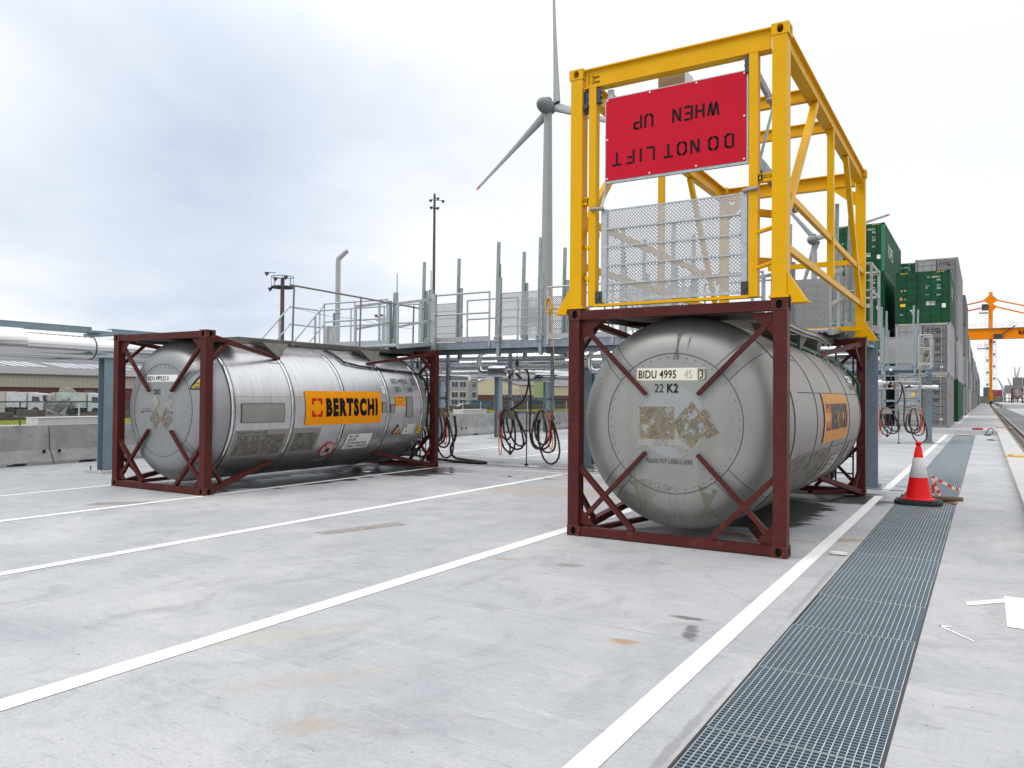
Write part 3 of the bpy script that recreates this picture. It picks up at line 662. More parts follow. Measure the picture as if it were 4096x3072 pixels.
        # triangle
        def tri(y0, y1, t0, t1, m1, name, txt):
            b = MB(); b.add([cp(y0, t0, 0.013), cp(y1, t0, 0.013), cp((y0+y1)/2, (t0+t1)/2, 0.014), cp((y0+y1)/2, t1, 0.013)], [(0, 1, 2), (0, 2, 3), (1, 3, 2)], 1)
            w_ = (y1-y0)*0.10
            b.add([cp(y0+w_*1.3, t0+0.9, 0.016), cp(y1-w_*1.3, t0+0.9, 0.016), cp((y0+y1)/2, (t0+t1)/2, 0.017), cp((y0+y1)/2, t1-2.0, 0.016)], [(0, 1, 2), (0, 2, 3), (1, 3, 2)], 0)
            o = b.build(name, [m1, ink], tank)
            for j, tx in enumerate(txt): ftext(tx, (y0+y1)/2-0.055, t0+(t1-t0)*(0.34-0.20*j), 0.038, ink, 'lettering', o, xs=0.75, bold=0.01, d=0.021)
        tri(4.60, 4.88, -26.2, -15.2, mat('pale_orange_vinyl', (0.75, 0.36, 0.18), 0.5), 'warning_triangle', ('SUPER', 'HEAVY'))
        o = flank(4.94, 5.28, -26.6, -15.8, white, 'test_date_label')
        ftext('26', 4.96, -19.6, 0.115, ink, 'lettering', o, xs=0.7, bold=0.01); ftext('4', 5.03, -25.0, 0.115, ink, 'lettering', o, xs=0.7, bold=0.01)
        for j, tx in enumerate(('Volume', '25 m3', '2.5 bar')): ftext(tx, 5.13, -19.5-2.9*j, 0.038, ink_g, 'lettering', o, xs=0.8)
        o = flank(5.41, 5.54, -26.4, -17.8, yel_d, 'yellow_label'); ftext('USE', 5.43, -21.5, 0.05, ink, 'lettering', o, xs=0.75, bold=0.01); ftext('TOP', 5.43, -24.8, 0.05, ink, 'lettering', o, xs=0.75, bold=0.01)
        # no-forklift roundel
        b = MB(); R_ = 0.165; cy, ct = 2.92, -39.2; va = math.degrees(1/TR)
        P = lambda r, a, d: cp(cy+r*math.cos(a), ct+r*math.sin(a)*va, d)
        n = 28
        b.add([P(0, 0, 0.012)]+[P(R_*1.02, 2*PI*i/n, 0.012) for i in range(n)], [(0, i+1, (i+1) % n+1) for i in range(n)], 2)
        b.tube([P(R_, 2*PI*i/n, 0.013) for i in range(n)], 0.009, 6, True, 0)
        b.tube([P(R_, 2.3, 0.020), P(0, 0, 0.022), P(R_, 2.3+PI, 0.020)], 0.007, 6, mi=0)
        for (u0_, v0_, u1_, v1_) in ((-0.04, -0.045, 0.06, 0.0), (0.0, 0.0, 0.04, 0.045), (-0.12, -0.055, -0.03, -0.045), (-0.045, -0.05, -0.035, 0.05)):
            b.add([cp(cy+u0_, ct+v0_*va, 0.016), cp(cy+u1_, ct+v0_*va, 0.016), cp(cy+u1_, ct+v1_*va, 0.016), cp(cy+u0_, ct+v1_*va, 0.016)], [(0, 1, 2, 3)], 1)
        b.build('no_forklift_sign', [red_d, ink, mat('clear_vinyl', (0.42, 0.41, 0.40), 0.5)], tank)
        flank(2.72, 3.12, -56, -49, plate_m, 'dull_patch', d=0.006)
    else:
        flank(5.0, 5.42, 26, 32, white, 'number_plate'); ftext('499545 3', 5.03, 27, 0.10, ink_w, 'lettering', xs=0.6, bold=0.01, d=0.016)
        ftext('22K2  L4BN', 4.9, 20.5, 0.12, ink_w, 'lettering', xs=0.6, bold=0.01)
        flank(0.62, 3.05, -60, -18.5, grime, 'grime_patch', d=0.005)
        flank(3.4, 4.05, -40, -25, mat('worn_white_vinyl', (0.42, 0.40, 0.36), 0.6, var=0.2, vscale=10), 'worn_label', d=0.010)
        for j in range(3): ftext('PORTABLE TANK', 3.44, -29-4*j, 0.07, ink_w, 'lettering', xs=0.7)
        flank(4.7, 4.95, -31, -19, mat('worn_white_vinyl', (0.42, 0.40, 0.36), 0.6), 'worn_label', d=0.010); ftext('4', 4.75, -27, 0.15, ink_w, 'lettering', xs=0.7, bold=0.01, d=0.016)
        ftext('26', 4.72, -22, 0.12, ink_w, 'lettering', xs=0.7, bold=0.01, d=0.016)
    # ---- lettering and marks on the dished end
    def htext(body, x, z, size, m, name, parent=tank, xs=0.7, bold=0.0, d=0.008):
        b = MB(); put(b, slice_v(*text_geo(body, size, xs, bold*size), 0.04), lambda u, v: on_head(x+u, z+v, d)); return b.build(name, m, parent)
    def hpoly(pts, m, name, d=0.005, parent=tank):
        c = (sum(p[0] for p in pts)/len(pts), sum(p[1] for p in pts)/len(pts)); P = []; F = []; n = len(pts); K = 6
        for j in range(K+1):
            for p in pts: P.append(on_head(c[0]+(p[0]-c[0])*j/K, c[1]+(p[1]-c[1])*j/K, d))
        for j in range(K):
            for i in range(n): F.append((j*n+i, j*n+(i+1) % n, (j+1)*n+(i+1) % n, (j+1)*n+i))
        b = MB(); b.add(P, F, 0, True); return b.build(name, m, parent)
    rc = lambda x0, z0, x1, z1: [(x0, z0), ((x0+x1)/2, z0), (x1, z0), (x1, z1), ((x0+x1)/2, z1), (x0, z1)]
    dm = lambda cx, cz, s: [(cx-s, cz), (cx, cz-s*1.15), (cx+s, cz), (cx, cz+s*1.15)]
    if variant == 'L':
        p = hpoly(rc(-0.40, 1.78, 0.39, 1.895), white, 'number_plate', 0.004)
        htext('BIDU 499533 0', -0.385, 1.80, 0.110, ink, 'lettering', p, xs=0.80, bold=0.003)
        htext('22K2', -0.20, 1.575, 0.115, ink, 'lettering', xs=0.72, bold=0.014)
        hpoly(dm(-0.14, 1.17, 0.15), residue, 'label_residue'); hpoly(dm(0.14, 1.17, 0.16), residue, 'label_residue', 0.006)
        hpoly(dm(-0.14, 1.45, 0.12), residue_l, 'label_residue', 0.0055); hpoly(dm(0.22, 1.48, 0.12), residue_l, 'label_residue', 0.0055)
        htext('PLEASE PUT LABELS HERE', -0.52, 1.315, 0.035, ink_g, 'lettering', xs=0.6)
        b = MB(); b.box(-0.52, head_y(0.5)-0.012, 1.285, 0.29, head_y(0.3)-0.004, 1.295); b.box(-0.52, head_y(0.5)-0.012, 1.25, -0.512, head_y(0.5)-0.004, 1.285); b.box(0.282, head_y(0.5)-0.02, 1.25, 0.29, head_y(0.3)-0.004, 1.285); b.build('bracket_mark', ink_g, tank)
        hpoly([(0.71, 1.665), (1.03, 1.665), (0.87, 1.90)], yel_d, 'warning_triangle', 0.010)
        b = MB(); T_ = [(0.71, 1.665), (1.03, 1.665), (0.87, 1.90)]
        for i in range(3):
            a, c = T_[i], T_[(i+1) % 3]; b.tube([on_head(a[0]+(c[0]-a[0])*j/6, a[1]+(c[1]-a[1])*j/6, 0.014) for j in range(7)], 0.009, 4)
        b.build('triangle_border', ink, tank)
        htext('SUPER', 0.795, 1.735, 0.05, ink, 'lettering', xs=0.8, bold=0.01, d=0.022); htext('HEAVY', 0.79, 1.685, 0.05, ink, 'lettering', xs=0.8, bold=0.01, d=0.022)
    else:
        p = hpoly(rc(-0.41, 1.775, 0.37, 1.91), mat('yellowed_white_vinyl', (0.68, 0.65, 0.54), 0.5, dirt=(0.75, 0.50, 0.22), dirt_amt=0.15, dirt_scale=5), 'number_plate', 0.004)
        htext('BIDU 4995', -0.395, 1.80, 0.125, ink, 'lettering', p, xs=0.76, bold=0.008)
        htext('45', 0.135, 1.80, 0.125, mat('faded_lettering', (0.40, 0.38, 0.34), 0.6), 'lettering', p, xs=0.7); htext('3', 0.30, 1.80, 0.125, ink, 'lettering', p, xs=0.76, bold=0.008)
        b = MB()
        for x0, x1, z0, z1 in ((0.285, 0.29, 1.785, 1.90), (0.36, 0.365, 1.785, 1.90), (0.29, 0.36, 1.785, 1.79), (0.29, 0.36, 1.895, 1.90)): b.box(x0, head_y(0.6)-0.016, z0, x1, head_y(0.6)-0.004, z1)
        b.build('check_digit_box', ink, p)
        htext('22', -0.20, 1.645, 0.135, ink, 'lettering', xs=0.82, bold=-0.006); htext('K2', -0.06, 1.645, 0.135, ink, 'lettering', xs=0.82, bold=0.022)
        htext('PLEASE PUT LABELS HERE', -0.295, 0.875, 0.07, ink_g, 'lettering', xs=0.66, bold=0.003)
        n = 20
        hpoly([(-0.0+0.38*math.cos(2*PI*i/n), 1.33+0.39*math.sin(2*PI*i/n)) for i in range(n)], mat('clean_disc', (0.305, 0.318, 0.32), 0.5, 0.5), 'clean_patch', 0.0025)
        hpoly(rc(-0.39, 1.06, 0.02, 1.49), residue_l, 'label_residue', 0.0045); hpoly(rc(-0.37, 1.14, 0.03, 1.49), residue, 'label_residue', 0.006)
        hpoly(dm(0.22, 1.30, 0.22), residue, 'label_residue', 0.006); hpoly([(0.25, 1.42), (0.36, 1.52), (0.51, 1.22), (0.38, 1.16)], residue, 'label_residue', 0.005); hpoly(dm(0.12, 1.10, 0.14), residue_l, 'label_residue', 0.0045)
        b = MB()
        for a, c in (((-0.36, 1.36), (0.02, 1.36)), ((-0.36, 1.15), (0.02, 1.15)), ((-0.36, 1.15), (-0.36, 1.46)), ((0.01, 1.15), (0.01, 1.46)), ((-0.30, 1.17), (0.0, 1.30)), ((-0.30, 1.31), (-0.02, 1.17)),
                     ((0.03, 1.30), (0.22, 1.52)), ((0.22, 1.52), (0.42, 1.29)), ((0.42, 1.29), (0.22, 1.06)), ((0.22, 1.06), (0.03, 1.30))):
            b.beam(on_head(a[0], a[1], 0.006), on_head(c[0], c[1], 0.006), 0.018, 0.002, (0, 1, 0))
        b.build('residue_outline', patchy('residue_line', (0.17, 0.12, 0.06), (0.28, 0.22, 0.14), 14, 0.42), tank)
        stain_ = patchy('runoff_stain', (0.19, 0.165, 0.10), (0.23, 0.21, 0.16), 2.2, 0.56, soft=0.22, top=0.75, st=(2.6, 1, 0.5))
        hpoly([(-0.62, 0.50), (-0.45, 0.28), (0.0, 0.18), (0.02, 0.62), (-0.25, 0.70), (-0.50, 0.66)], stain_, 'runoff_stain', 0.0028); hpoly([(0.20, 0.20), (0.48, 0.30), (0.50, 0.62), (0.28, 0.66)], stain_, 'runoff_stain', 0.0028)
        for x_ in (-0.16, -0.05, 0.02, 0.12, 0.19): hpoly([(x_, 0.20), (x_+0.03, 0.20), (x_+0.02, 0.62), (x_+0.008, 0.62)], patchy('pale_runs', (0.42, 0.42, 0.40), (0.36, 0.36, 0.33), 8, 0.46, soft=0.12, top=0.6), 'pale_run', 0.0035)
        hpoly([(0.0, 2.0), (0.07, 2.0), (0.10, 2.30), (0.03, 2.30)], streak, 'dirt_streak', 0.003); hpoly([(0.12, 1.95), (0.15, 1.95), (0.20, 2.25), (0.17, 2.25)], streak, 'dirt_streak', 0.003);
    # ---- frames at both ends
    for end in (0, 1):
        Y = (lambda y: y) if end == 0 else (lambda y: Lc-y)
        for sx in (-1, 1):
            b = MB(); b.box(sx*(hx-0.004), Y(0.004), 0.118, sx*(hx-0.14), Y(0.14), Lc and 2.473)
            p = b.build('corner_post', brown, root)
            for cz in (0.0, 2.473):
                casting(sx*hx, Y(0), cz, sx, -1 if end == 0 else 1).build('corner_casting', [brown_l, dark], p)
            # gussets
            yy = Y(0.05); dyv = (0, 0.012 if end == 0 else -0.012, 0)
            g = MB(); g.ext([(sx*(hx-0.14), yy, 2.46), (sx*(hx-0.14), yy, 2.22), (sx*(hx-0.40), yy, 2.46)], dyv); g.build('gusset', brown, root); g = MB()
            g.ext([(sx*(hx-0.14), yy, 0.13), (sx*(hx-0.14), yy, 0.33), (sx*(hx-0.32), yy, 0.13)], dyv)
            g.build('gusset', brown, root)
            b = MB(); b.beam((sx*1.10, Y(0.075), 2.44), (sx*0.292, Y(0.055), TZ+0.315), 0.05, 0.062, (0, 1, 0), w2=0.036, h2=0.05); b.build('brace', brown, root)
            b = MB(); b.beam((sx*1.10, Y(0.075), 0.14), (sx*0.292, Y(0.055), TZ-0.325), 0.05, 0.062, (0, 1, 0), w2=0.036, h2=0.05); b.build('brace', brown, root)
            b = MB(); b.beam((sx*1.12, Y(0.06), 0.82), (sx*0.43, Y(0.065), 0.11), 0.055, 0.065, (0, 1, 0)); b.build('strut', brown, root)
            # flank diagonals back to the tank saddles
            e1 = (sx*TR*math.cos(rad(50)), Y(1.88), TZ+TR*math.sin(rad(50)))
            b = MB(); b.beam((sx*1.15, Y(0.10), 2.50), e1, 0.085, 0.075, w2=0.05, h2=0.05)
            b.box(e1[0]-0.05, Y(1.55), e1[2]-0.09, e1[0]+0.10, Y(1.90), e1[2]-0.075, 1); b.build('top_side_brace', [brown, clad], root)
            e2 = (sx*TR*math.cos(rad(-51)), Y(1.72), TZ+TR*math.sin(rad(-51)))
            b = MB(); b.beam((sx*1.14, Y(0.14), 0.06), (e2[0]+sx*0.02, e2[1], e2[2]+0.03), 0.10, 0.085, w2=0.07, h2=0.06); b.build('bottom_side_brace', brown, root)
            b = MB(); b.beam((sx*1.15, Y(0.12), 2.08), (sx*1.09, Y(0.50), 2.43), 0.05, 0.05); b.build('strut', brown, root)
            b = MB(); b.beam((sx*1.14, Y(0.12), 0.52), (sx*1.08, Y(0.46), 0.12), 0.05, 0.05); b.build('strut', brown, root)
        b = MB(); b.box(-hx+0.162, Y(0.012), 0.012, hx-0.162, Y(0.10), 0.108); b.build('bottom_rail', brown, root)
        b = MB(); b.box(-hx+0.162, Y(0.010), 2.475, hx-0.162, Y(0.11), 2.578); b.build('top_rail', brown, root)
        b = MB(); b.box(-hx+0.14, Y(0.16), 2.505, -0.2, Y(0.20), 2.55); b.build('inner_brace', brown, root)
        for q0, q1, qw in (((-1.1, Y(0.2), 2.50), (-0.5, Y(1.3), 2.46), 0.06), ((1.0, Y(0.2), 0.06), (0.55, Y(1.2), 0.13), 0.07), ((-1.0, Y(0.2), 0.06), (-0.55, Y(1.2), 0.13), 0.07)):
            b = MB(); b.beam(q0, q1, qw, 0.055); b.build('inner_brace', brown, root)
    # ---- walkway
    wx0, wx1 = (-0.15, 0.56) if variant == 'L' else (-0.62, 0.72)
    b = MB()
    for x in [wx0+i*(wx1-wx0)/10 for i in range(11)]: b.box(x-0.008, 1.15, 2.545, x+0.008, 6.0, 2.575)
    for i in range(30): b.box(wx0, 1.2+i*0.163, 2.548, wx1, 1.2+i*0.163+0.008, 2.57)
    b.box(wx0, 1.15, 2.505, wx0+0.02, 6.02, 2.58); b.box(wx1-0.02, 1.15, 2.505, wx1, 6.02, 2.58); b.box(wx0, 1.15, 2.51, wx1, 1.17, 2.578)
    b.box(wx1, 1.2, 2.515, wx1+0.015, 5.95, 2.53)
    wk = b.build('walkway', walk_m, root)
    def bracket(yc, xs_):
        b = MB(); sg = 1 if xs_ > 0 else -1; r0 = TR+0.004
        tip = (sg*0.70, TZ+math.sqrt(r0*r0-0.49)-0.01)
        o = (xs_+sg*0.07, 2.508)
        v = [(o[0], yc-0.30, o[1]), (o[0], yc+0.30, o[1]), (tip[0]+sg*0.02, yc+0.04, tip[1]), (tip[0]+sg*0.02, yc-0.04, tip[1]),
             (o[0]-sg*0.35, yc-0.30, o[1]), (o[0]-sg*0.35, yc+0.30, o[1]), (tip[0]-sg*0.18, yc+0.04, tip[1]+0.05), (tip[0]-sg*0.18, yc-0.04, tip[1]+0.05)]
        b.add(v, [(0, 1, 2, 3), (4, 7, 6, 5), (0, 3, 7, 4), (1, 5, 6, 2), (0, 4, 5, 1), (3, 2, 6, 7)]); b.build('walkway_bracket', walk_m, root)
    bracket(1.92, wx1); bracket(4.45, wx1)
    if variant == 'R': bracket(3.2, wx1)
    b = MB(); b.box(-0.80, 0.14, 2.50, 0.86, 1.13, 2.515); b.box(-0.80, 0.14, 2.44, -0.78, 1.13, 2.50); b.box(0.84, 0.14, 2.44, 0.86, 1.13, 2.50); b.build('spill_plate', walk_m, root)
    # manlid and valve box on top
    b = MB(); b.cyl((-0.35, 3.0, 2.46), (-0.35, 3.0, 2.55), 0.28, 24); b.box(-0.6, 3.6, 2.40, -0.2, 4.3, 2.56); b.build('manlid', walk_m, root)
    if variant == 'L':
        b = MB(); hxr = 0.565
        ys = (2.37, 4.19, 5.93)
        for y in ys:
            b.tube([(hxr, y, 2.49), (hxr, y+0.03, 3.60)], 0.018, 8); b.box(hxr-0.03, y-0.05, 2.50, hxr+0.02, y+0.05, 2.58)
        b.tube([(hxr, 2.30, 3.615), (hxr, 4.19, 3.595), (hxr, 6.30, 3.565)], 0.018, 8)
        b.tube([(hxr, 2.37, 3.20)]+[(hxr, 2.37+3.56*i/12, 3.20-0.04*math.sin(PI*i/6)**2-0.12*i/12) for i in range(1, 13)], 0.004, 5)
        b.build('handrail', mat('dull_tube', (0.20, 0.18, 0.18), 0.45, 0.5), root)
    else:
        b = MB()
        for k_, (dx, dz) in enumerate(((0.02, 0.0), (0.07, -0.03), (0.04, -0.06))):
            b.tube([(0.78+dx, 1.0, 2.56+dz), (0.80+dx, 1.9, 2.50+dz), (0.79+dx, 2.9, 2.49+dz), (0.77+dx, 3.8, 2.51+dz), (0.70+dx, 4.9, 2.52+dz), (0.66+dx, 5.6, 2.50+dz)], 0.014, 8)
        b.tube([(0.72, 1.6, 2.48), (0.80, 2.3, 2.40), (0.78, 3.1, 2.47)], 0.006, 6)
        b.build('folded_handrail', mat('worn_tube', (0.36, 0.35, 0.33), 0.4, 0.6), root)
    # ---- steam hose along the flank
    hm = black if variant == 'L' else mat('dark_green_hose', (0.012, 0.07, 0.045), 0.4)
    key = [(3.36, 72), (3.48, 49), (3.85, 44.5), (4.2, 43.3), (4.5, 41.5), (4.9, 40.5), (5.3, 39.6), (5.6, 38), (5.75, 30)] if variant == 'L' else [(2.3, 66), (2.9, 57), (3.6, 53), (4.3, 50), (5.0, 46), (5.5, 42), (5.75, 36), (5.85, 20)]
    pts = []
    for i in range(len(key)-1):
        for j in range(4): f_ = j/4; pts.append(cp(key[i][0]*(1-f_)+key[i+1][0]*f_, key[i][1]*(1-f_)+key[i+1][1]*f_, 0.03 if i < len(key)-2 else 0.03+0.02*f_))
    pts += [cp(5.85, key[-1][1]-8, -0.05), (0.98, 6.0, 1.55), (0.90, 6.02, 0.9)]
    b = MB(); b.tube(pts, 0.022 if variant == 'L' else 0.028, 8); o = b.build('steam_hose', hm, root)
    b = MB()
    for y, th in ((3.55, 47.9), (4.2, 43.3), (4.9, 40.5), (5.45, 38.6)): b.tube([cp(y-0.012, th+2.6, 0.0), cp(y-0.012, th+1.5, 0.055), cp(y-0.012, th-1.5, 0.055), cp(y-0.012, th-2.6, 0.0)], 0.007, 5)
    b.build('hose_clip', galv, o)
    # ---- outlet and rear gear
    b = MB(); b.tube([(0.62, 5.45, 0.34), (0.66, 5.95, 0.30)], 0.075, 16); b.tube([(0.622, 5.50, 0.34), (0.625, 5.54, 0.338)], 0.092, 16); b.tube([(0.65, 5.82, 0.31), (0.655, 5.87, 0.31)], 0.092, 16)
    b.build('outlet_pipe', mat('pipe_grey' if variant == 'L' else 'pipe_olive', (0.16, 0.17, 0.17) if variant == 'L' else (0.14, 0.13, 0.09), 0.5, 0.4), root)
    b = MB()
    for x in (0.75, 1.02): b.tube([(x, 6.0, 0.15), (x, 6.0, 2.45)], 0.016, 6)
    for i in range(8): b.tube([(0.75, 6.0, 0.35+i*0.28), (1.02, 6.0, 0.35+i*0.28)], 0.013, 6)
    b.build('rear_ladder', darksteel, root)
    b = MB(); b.beam((0.98, 5.80, 0.95), (0.55, 5.92, 0.28), 0.07, 0.05); b.box(0.45, 5.75, 0.28, 0.75, 5.9, 0.42); b.build('valve_linkage', darksteel, root)
    root.location = loc
    return root
tank_container((-11.564, 7.88, 0), 'silver tank container with bright orange logo panel and raised handrail, standing alone at the left', 'L')
tank_container((-2.895, 8.023, 0), 'weathered tank container carrying the yellow frame, with peeled labels on its round end', 'R')

# ------------------------------------------------------------------ yellow frame on the right container
def yellow_frame():
    X0, X1, Y0, Y1, Z0, Z1 = -4.114, -1.676, 8.023, 14.081, 2.593, 5.367
    root = thing('gangway_guard_frame', 'tall yellow steel frame with red warning sign on top of the weathered tank container', 'safety frame', ((X0+X1)/2, (Y0+Y1)/2, Z0))
    for end, Y, sy in ((0, Y0, -1), (1, Y1, 1)):
        for sx, X in ((-1, X0), (1, X1)):
            b = MB(); xo = X-sx*0.012; b.box(xo, Y-sy*0.006, Z0+0.03, xo-sx*0.145, Y-sy*0.155, Z1-0.12)
            if end == 0 and sx > 0: b.box(xo-sx*0.004, Y-sy*0.155, Z0+0.3, xo-sx*0.03, Y-sy*0.20, Z1-0.14)
            p = b.build('corner_post', yellow, root)
            casting(X+sx*0.008, Y, Z1-0.118, sx, sy, w_=0.175, backed=False).build('corner_casting', [yellow, yellow], p)
            # flared landing foot
            f = MB(); f.box(X+sx*0.01, Y+sy*0.004, Z0+0.006, X-sx*0.185, Y-sy*0.18, Z0+0.03)
            f.ext([(X-sx*0.012, Y-sy*0.02, Z0+0.26), (X-sx*0.012, Y-sy*0.02, Z0+0.03), (X+sx*0.02, Y-sy*0.02, Z0+0.03), (X+sx*0.04, Y-sy*0.02, Z0-0.035), (X+sx*0.175, Y-sy*0.02, Z0-0.035)], (0, -sy*0.14, 0))
            f.box(X+sx*0.03, Y-sy*0.005, Z0-0.05, X+sx*0.19, Y-sy*0.175, Z0-0.036)
            f.build('guide_foot', yellow, root)
        # end beam: channel with flanges
        b = MB(); zt = Z1-0.03; h_ = 0.20
        b.box(X0+0.175, Y-sy*0.05, zt-h_, X1-0.175, Y-sy*0.065, zt); b.box(X0+0.175, Y-sy*0.012, zt-0.002, X1-0.175, Y-sy*0.15, zt+0.012); b.box(X0+0.175, Y-sy*0.012, zt-h_-0.012, X1-0.175, Y-sy*0.15, zt-h_)
        b.build('end_beam', yellow, root)
    for sx, X in ((-1, X0), (1, X1)):
        zt = Z1-0.04; b = MB()
        b.box(X-sx*0.055, Y0+0.18, zt-0.19, X-sx*0.068, Y1-0.18, zt); b.box(X-sx*0.012, Y0+0.18, zt-0.002, X-sx*0.14, Y1-0.18, zt+0.012); b.box(X-sx*0.012, Y0+0.18, zt-0.202, X-sx*0.14, Y1-0.18, zt-0.19)
        b.build('side_beam', yellow, root)
        xc = X-sx*0.055
        for z_a, y_a, nm in ((3.68, Y0+0.30, 'side_rail'), (3.13, Y0+0.16, 'side_rail')):
            b = MB(); b.beam((xc, y_a, z_a), (xc, Y1-0.15, z_a), 0.05, 0.075); b.build(nm, yellow, root)
        b = MB(); b.box(xc-0.04, 10.84, 3.17, xc+0.04, 10.93, zt-0.20); b.build('upright', yellow, root)
        b = MB(); b.beam((xc, 9.80, zt-0.20), (xc, Y0+0.16, 3.45), 0.07, 0.09, (0, 1, 0)); b.build('diagonal_brace', yellow, root)
        b = MB(); b.beam((xc, 12.15, zt-0.20), (xc, Y1-0.42, 3.10), 0.07, 0.10, (0, 1, 0)); b.build('diagonal_brace', yellow, root)
    for y in (9.80, 11.05):
        b = MB(); zt = Z1-0.06; b.box(X0+0.07, y-0.004, zt-0.14, X1-0.07, y+0.004, zt); b.box(X0+0.07, y-0.04, zt-0.012, X1-0.07, y+0.04, zt+0.002); b.box(X0+0.07, y-0.04, zt-0.152, X1-0.07, y+0.04, zt-0.14); b.build('cross_beam', yellow, root)
    for sx, X in ((-1, X0), (1, X1)):
        b = MB(); b.ext([(X-sx*0.07, Y1-0.08, 4.98), (X-sx*0.07, Y1-0.08, 4.72), (X-sx*0.55, Y1-0.08, 5.12), (X-sx*0.38, Y1-0.08, 5.12)], (0, -0.05, 0)); b.build('knee_brace', yellow, root)
    # rear gate frame
    b = MB(); yr = Y1-0.35
    b.box(-3.2, yr, 3.78, -1.72, yr+0.06, 3.86); b.box(-3.0, yr, 2.70, -1.72, yr+0.06, 2.77); b.box(-3.05, yr, 2.70, -2.99, yr+0.06, 3.82); b.build('rear_gate_frame', yellow, root)
    # front inner posts, ties and pegs
    for sx, xi in ((-1, -3.83), (1, -2.02)):
        b = MB(); b.box(xi-0.045, Y0+0.015, Z0+0.03, xi+0.045, Y0+0.115, Z1-0.242); b.build('inner_post', yellow, root)
        xo = -3.96 if sx < 0 else -1.83
        b = MB(); b.box(xo, Y0+0.03, 3.79, xi-sx*-0.045, Y0+0.10, 3.875); o = b.build('tie_plate', yellow, root)
        b = MB(); x_s = -3.80-0.05 if sx < 0 else -1.975
        b.box(x_s-(0.045 if sx < 0 else 0), Y0+0.026, 3.80, x_s+(0 if sx < 0 else 0.045), Y0+0.0295, 3.865, 0); 
        b.ext([(x_s+(-0.022 if sx < 0 else 0.022)+dx, Y0+0.0255, 3.83+dz) for dx, dz in ((-0.012, 0.0), (0, -0.02), (0.012, 0))], (0, -0.001, 0), 1)
        b.box(x_s+(-0.022 if sx < 0 else 0.022)-0.003, Y0+0.0245, 3.83, x_s+(-0.022 if sx < 0 else 0.022)+0.003, Y0+0.0255, 3.855, 1); b.build('arrow_label', [ink, yel_d], o)
        b = MB(); g = text_geo('OPEN TO UNLOCK\nBEFORE LIFTING', 0.022, 0.62, 0.0003)
        put(b, g, lambda u, v: ((-3.948 if sx < 0 else -1.925)+u, Y0+0.027, 3.842+v)); b.build('lettering', ink, o)
        for z in (3.52, 3.02):
            b = MB(); b.beam((xo-sx*0.0, Y0+0.45, z), (xi, Y0+0.10, z-0.02), 0.05, 0.07); b.build('tie_bar', yellow, root)
        for z in (3.33, 2.97):
            b = MB(); b.tube([(xo, Y0+0.10, z), (xi+sx*0.03, Y0+0.02, z-0.06)], 0.022, 8); b.build('peg', yellow, root)
        b = MB(); b.box(xi+sx*-0.05, Y0+0.01, Z0+0.05, xi+sx*-0.12, Y0+0.09, Z0+0.19); b.cyl((xi-sx*0.085, Y0+0.01, Z0+0.12), (xi-sx*0.085, Y0-0.004, Z0+0.12), 0.025, 10); b.build('pivot_bearing', darksteel, root)
        b = MB(); b.box(xi+sx*-0.045, Y0+0.02, 4.94, xi+sx*-0.09, Y0+0.09, 5.10)
        for dz in (0.02, 0.08, 0.14): b.cyl((xi-sx*0.09, Y0+0.05, 4.945+dz), (xi-sx*0.105, Y0+0.05, 4.945+dz), 0.012, 8, 1)
        b.build('pivot_bearing', [darksteel, galv], root)
    b = MB(); b.box(-3.80, Y0+0.01, Z0+0.02, -2.06, Y0+0.09, Z0+0.05); b.build('sill_bar', yellow, root)
    b = MB(); b.box(-3.95, Y0+0.05, 4.86, -3.87, Y0+0.12, 5.11); b.cyl((-3.91, Y0+0.05, 4.92), (-3.91, Y0+0.0, 4.92), 0.03, 12, 1)
    for z in (4.88, 4.96, 5.05): b.cyl((-3.885, Y0+0.05, z), (-3.885, Y0+0.04, z), 0.009, 6, 2)
    b.build('gearbox', [blue_m, darksteel, galv], root)
    b = MB(); put(b, text_geo('Open\nClose', 0.055, 0.75, 0.0008), lambda u, v: (-3.86+u, Y0+0.047, 5.235+v)); 
    for zc_ in (5.26, 5.20): b.tube([(-3.87+0.025*math.cos(a), Y0+0.046, zc_+0.028*math.sin(a)) for a in [1.9+i*0.35 for i in range(8)]], 0.0025, 4)
    b.build('lettering', ink, root)
    # red sign, hung upside down on its swing arms
    sx0, sx1, sz0, sz1 = -3.675, -2.10, 4.035, 4.965
    b = MB(); b.box(sx0, Y0+0.045, sz0, sx1, Y0+0.051, sz1, 0); b.box(sx0-0.012, Y0+0.052, sz0-0.03, sx1+0.02, Y0+0.09, sz1+0.012, 1)
    for x in (sx0+0.02, (2*sx0+sx1)/3, (sx0+2*sx1)/3, sx1-0.02):
        for z in (sz0+0.02, sz1-0.02): b.cyl((x, Y0+0.045, z), (x, Y0+0.038, z), 0.010, 8, 2)
    for x in (sx0+0.02, sx1-0.02): b.cyl((x, Y0+0.045, (sz0+sz1)/2), (x, Y0+0.038, (sz0+sz1)/2), 0.010, 8, 2)
    sg = b.build('warning_sign', [sign_red, galv, white], root)
    b = MB(); S = {}
    # stencil strokes on a 4 x 6 grid (x right, y up), gaps left where the stencil bridges are
    A = lambda *p: list(p)
